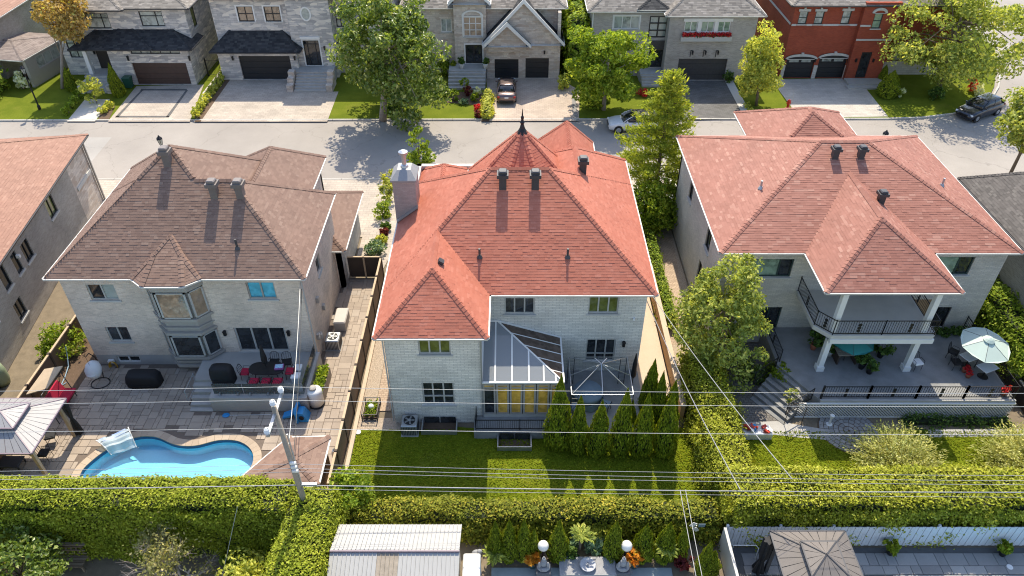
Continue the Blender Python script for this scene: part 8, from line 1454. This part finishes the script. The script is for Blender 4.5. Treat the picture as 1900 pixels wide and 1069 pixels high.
# ------------------------------------------------------------------ cars
def paint(name, col, metal=0.3):
    m, nt, b = nodes_of(name); b.inputs['Base Color'].default_value = (*col, 1); b.inputs['Roughness'].default_value = 0.28; b.inputs['Metallic'].default_value = metal; b.inputs['Coat Weight'].default_value = 0.8; b.inputs['Coat Roughness'].default_value = 0.05
    n = ramp(nt, noise(nt, 6, 2), 0.3, 0.7); lnk(nt, mixc(nt, n, sc_(col, 0.94), sc_(col, 1.05)), b.inputs['Base Color']); MATS[name] = m; return m
M('tail_red', (0.40, 0.01, 0.01), 0.3, 0.1); M('lamp_white', (0.70, 0.72, 0.75), 0.15, 0.05); M('chrome', (0.6, 0.6, 0.62), 0.15, 0.05, metal=0.9); CARGLASS = M_glass('car_glass', (0.010, 0.012, 0.015), 0.04, 0.9)
def car(name, label, loc, rz, col, L=4.6, W=1.84, H=1.45, suv=False, roofcol=None):
    t = thing(name, label, 'car', (0, 0, 0)); g_ = 0.19 if not suv else 0.24; hood = 0.98 if suv else 0.86; belt = 1.08 if suv else 0.93; tail = 1.12 if suv else 1.0
    st = [(-L / 2, 0.74, 0.42, tail - 0.30), (-L / 2 + 0.06, 0.86, 0.30, tail - 0.12), (-L / 2 + 0.35, 0.96, g_ + 0.02, tail), (-L * 0.3, 1.0, g_, belt + 0.02), (0, 1.0, g_, belt), (L * 0.22, 1.0, g_, hood + 0.04), (L * 0.36, 0.98, g_ + 0.01, hood - 0.03), (L / 2 - 0.22, 0.92, g_ + 0.04, hood - 0.14), (L / 2 - 0.05, 0.80, 0.32, hood - 0.27), (L / 2, 0.64, 0.42, hood - 0.38)]
    rings = []
    for x, w, zb, zt in st:
        hw = W / 2 * w; rings.append([(x, -hw * 0.86, zb), (x, -hw * 0.98, zb + 0.10), (x, -hw, (zb + zt) / 2 - 0.02), (x, -hw * 0.985, zt - 0.16), (x, -hw * 0.93, zt - 0.05), (x, -hw * 0.74, zt), (x, 0, zt + 0.025), (x, hw * 0.74, zt), (x, hw * 0.93, zt - 0.05), (x, hw * 0.985, zt - 0.16), (x, hw, (zb + zt) / 2 - 0.02), (x, hw * 0.98, zb + 0.10), (x, hw * 0.86, zb)])
    MB().loft(rings).build('body', col, t, True)
    xb0, xb1 = (-L / 2 + 0.28, L * 0.24) if suv else (-L / 2 + 0.75, L * 0.23); xt0, xt1 = (-L / 2 + 0.75, L * 0.05) if suv else (-L * 0.22, L * 0.06); wb, wt = W / 2 * 0.90, W / 2 * 0.68; zb = belt - 0.04
    gr = lambda x0, x1, w, z: [(x0, -w, z), (x0 + 0.2 * (x1 - x0), -w * 1.01, z), (x1 - 0.25 * (x1 - x0), -w * 1.01, z), (x1, -w * 0.92, z), (x1 + 0.08, 0, z), (x1, w * 0.92, z), (x1 - 0.25 * (x1 - x0), w * 1.01, z), (x0 + 0.2 * (x1 - x0), w * 1.01, z), (x0, w, z), (x0 - 0.06, 0, z)]
    MB().loft([gr(xb0, xb1, wb, zb), gr((xb0 + xt0) / 2 + (xt0 - xb0) * 0.1, (xb1 + xt1) / 2 + 0.06, (wb + wt) / 2 + 0.02, (zb + H) / 2), gr(xt0, xt1, wt, H - 0.05)]).build('windows', CARGLASS, t, True)
    MB().loft([gr(xt0 - 0.02, xt1 + 0.02, wt * 1.02, H - 0.055), gr(xt0 + 0.02, xt1 - 0.02, wt * 0.97, H - 0.01), gr(xt0 + 0.2, xt1 - 0.2, wt * 0.75, H + 0.012)]).build('roof', roofcol or col, t, True)
    pl = MB()
    for s in (-1, 1):
        for (xa, xc) in ((xb0 + 0.02, xt0 + 0.02), (xb1 - 0.02, xt1), ((xb0 + xb1) / 2 - 0.1, (xt0 + xt1) / 2 - 0.05)): pl.path([(xa, s * wb * 1.0, zb), ((xa + xc) / 2 + (0.03 if xa > 0 else -0.0), s * ((wb + wt) / 2 + 0.03), (zb + H) / 2), (xc, s * wt * 1.02, H - 0.05)], 0.035, 5)
    pl.build('pillars', col, t)
    R = 0.35 if suv else 0.32
    for sx in (-L * 0.305, L * 0.315):
        for s in (-1, 1):
            m_ = Matrix.Translation((sx, s * (W / 2 - 0.10), R)) @ Matrix.Rotation(math.pi / 2, 4, 'X'); w = MB().lathe([(R * 0.62, -0.11), (R * 0.95, -0.11), (R, -0.07), (R, 0.07), (R * 0.95, 0.115), (R * 0.62, 0.115)], n=20, mat=m_).build('wheel', MATS['rubber'], t); MB().lathe([(0.04, -0.118), (R * 0.6, -0.118), (R * 0.64, -0.1), (R * 0.64, 0.1), (R * 0.6, 0.118), (0.04, 0.118)], n=16, mat=m_).build('rim', MATS['galvanised'], w)
            m2 = Matrix.Translation((sx, s * (W / 2 * 0.985), R)) @ Matrix.Rotation(math.pi / 2, 4, 'X'); MB().lathe([(R * 1.18, -0.02), (R * 1.18, 0.02), (R * 1.0, 0.022)], n=20, mat=m2).build('wheel_arch', MATS['rubber'], t)
    for s in (-1, 1):
        MB().rbox(L / 2 - 0.16, s * W * 0.35, hood - 0.27, 0.16, 0.36, 0.12, -s * 0.45).build('headlight', MATS['lamp_white'], t); MB().rbox(-L / 2 + 0.07, s * W * 0.36, tail - 0.24, 0.10, 0.36, 0.14, s * 0.35).build('tail_light', MATS['tail_red'], t)
        MB().ell((L * 0.17, s * (W / 2 + 0.06), belt + 0.06), (0.09, 0.11, 0.07)).build('mirror', col, t); 
        for hx in (-0.15, -1.0): MB().box(L * 0.1 + hx - 0.09, L * 0.1 + hx + 0.09, s * W / 2 * 0.995 - 0.012, s * W / 2 * 0.995 + 0.012, belt - 0.14, belt - 0.11).build('door_handle', MATS['chrome'], t)
    MB().rbox(L / 2 - 0.03, 0, 0.58, 0.06, 0.85, 0.22).build('grille', MATS['black_metal'], t); MB().rbox(-L / 2 - 0.005, 0, 0.72, 0.02, 0.36, 0.14).build('number_plate', MATS['lamp_white'], t); MB().rbox(-L / 2 + 0.02, 0, 0.38, 0.1, 1.3, 0.14).build('rear_bumper', MATS['rubber'], t)
    return place(t, loc, rz)
x, y = gp(940, 178); car('parked_car', 'brown-grey sedan parked on the tan driveway, rear toward the street', (x, y + 0.3, 0.012), math.pi / 2, paint('brown_paint', (0.15, 0.11, 0.105), 0.6), 4.8, 1.85, 1.45)
x, y = gp(1174, 232, -0.1); car('parked_car', 'white crossover parked at the far kerb behind the pine', (x, KY1 - 1.25, -0.11), math.pi, paint('white_paint', (0.70, 0.71, 0.74), 0.0), 4.7, 1.86, 1.62, True, MATS['black_frame'])
(xf, yf), (xr, yr) = gp(1782, 226, -0.1), gp(1838, 207, -0.1); car('parked_car', 'dark navy crossover parked at the curved street corner', ((xf + xr) / 2 + 0.3, (yf + yr) / 2 + 0.35, -0.11), math.atan2(yf - yr, xf - xr) , paint('navy_paint', (0.02, 0.025, 0.04), 0.4), 4.7, 1.88, 1.64, True)
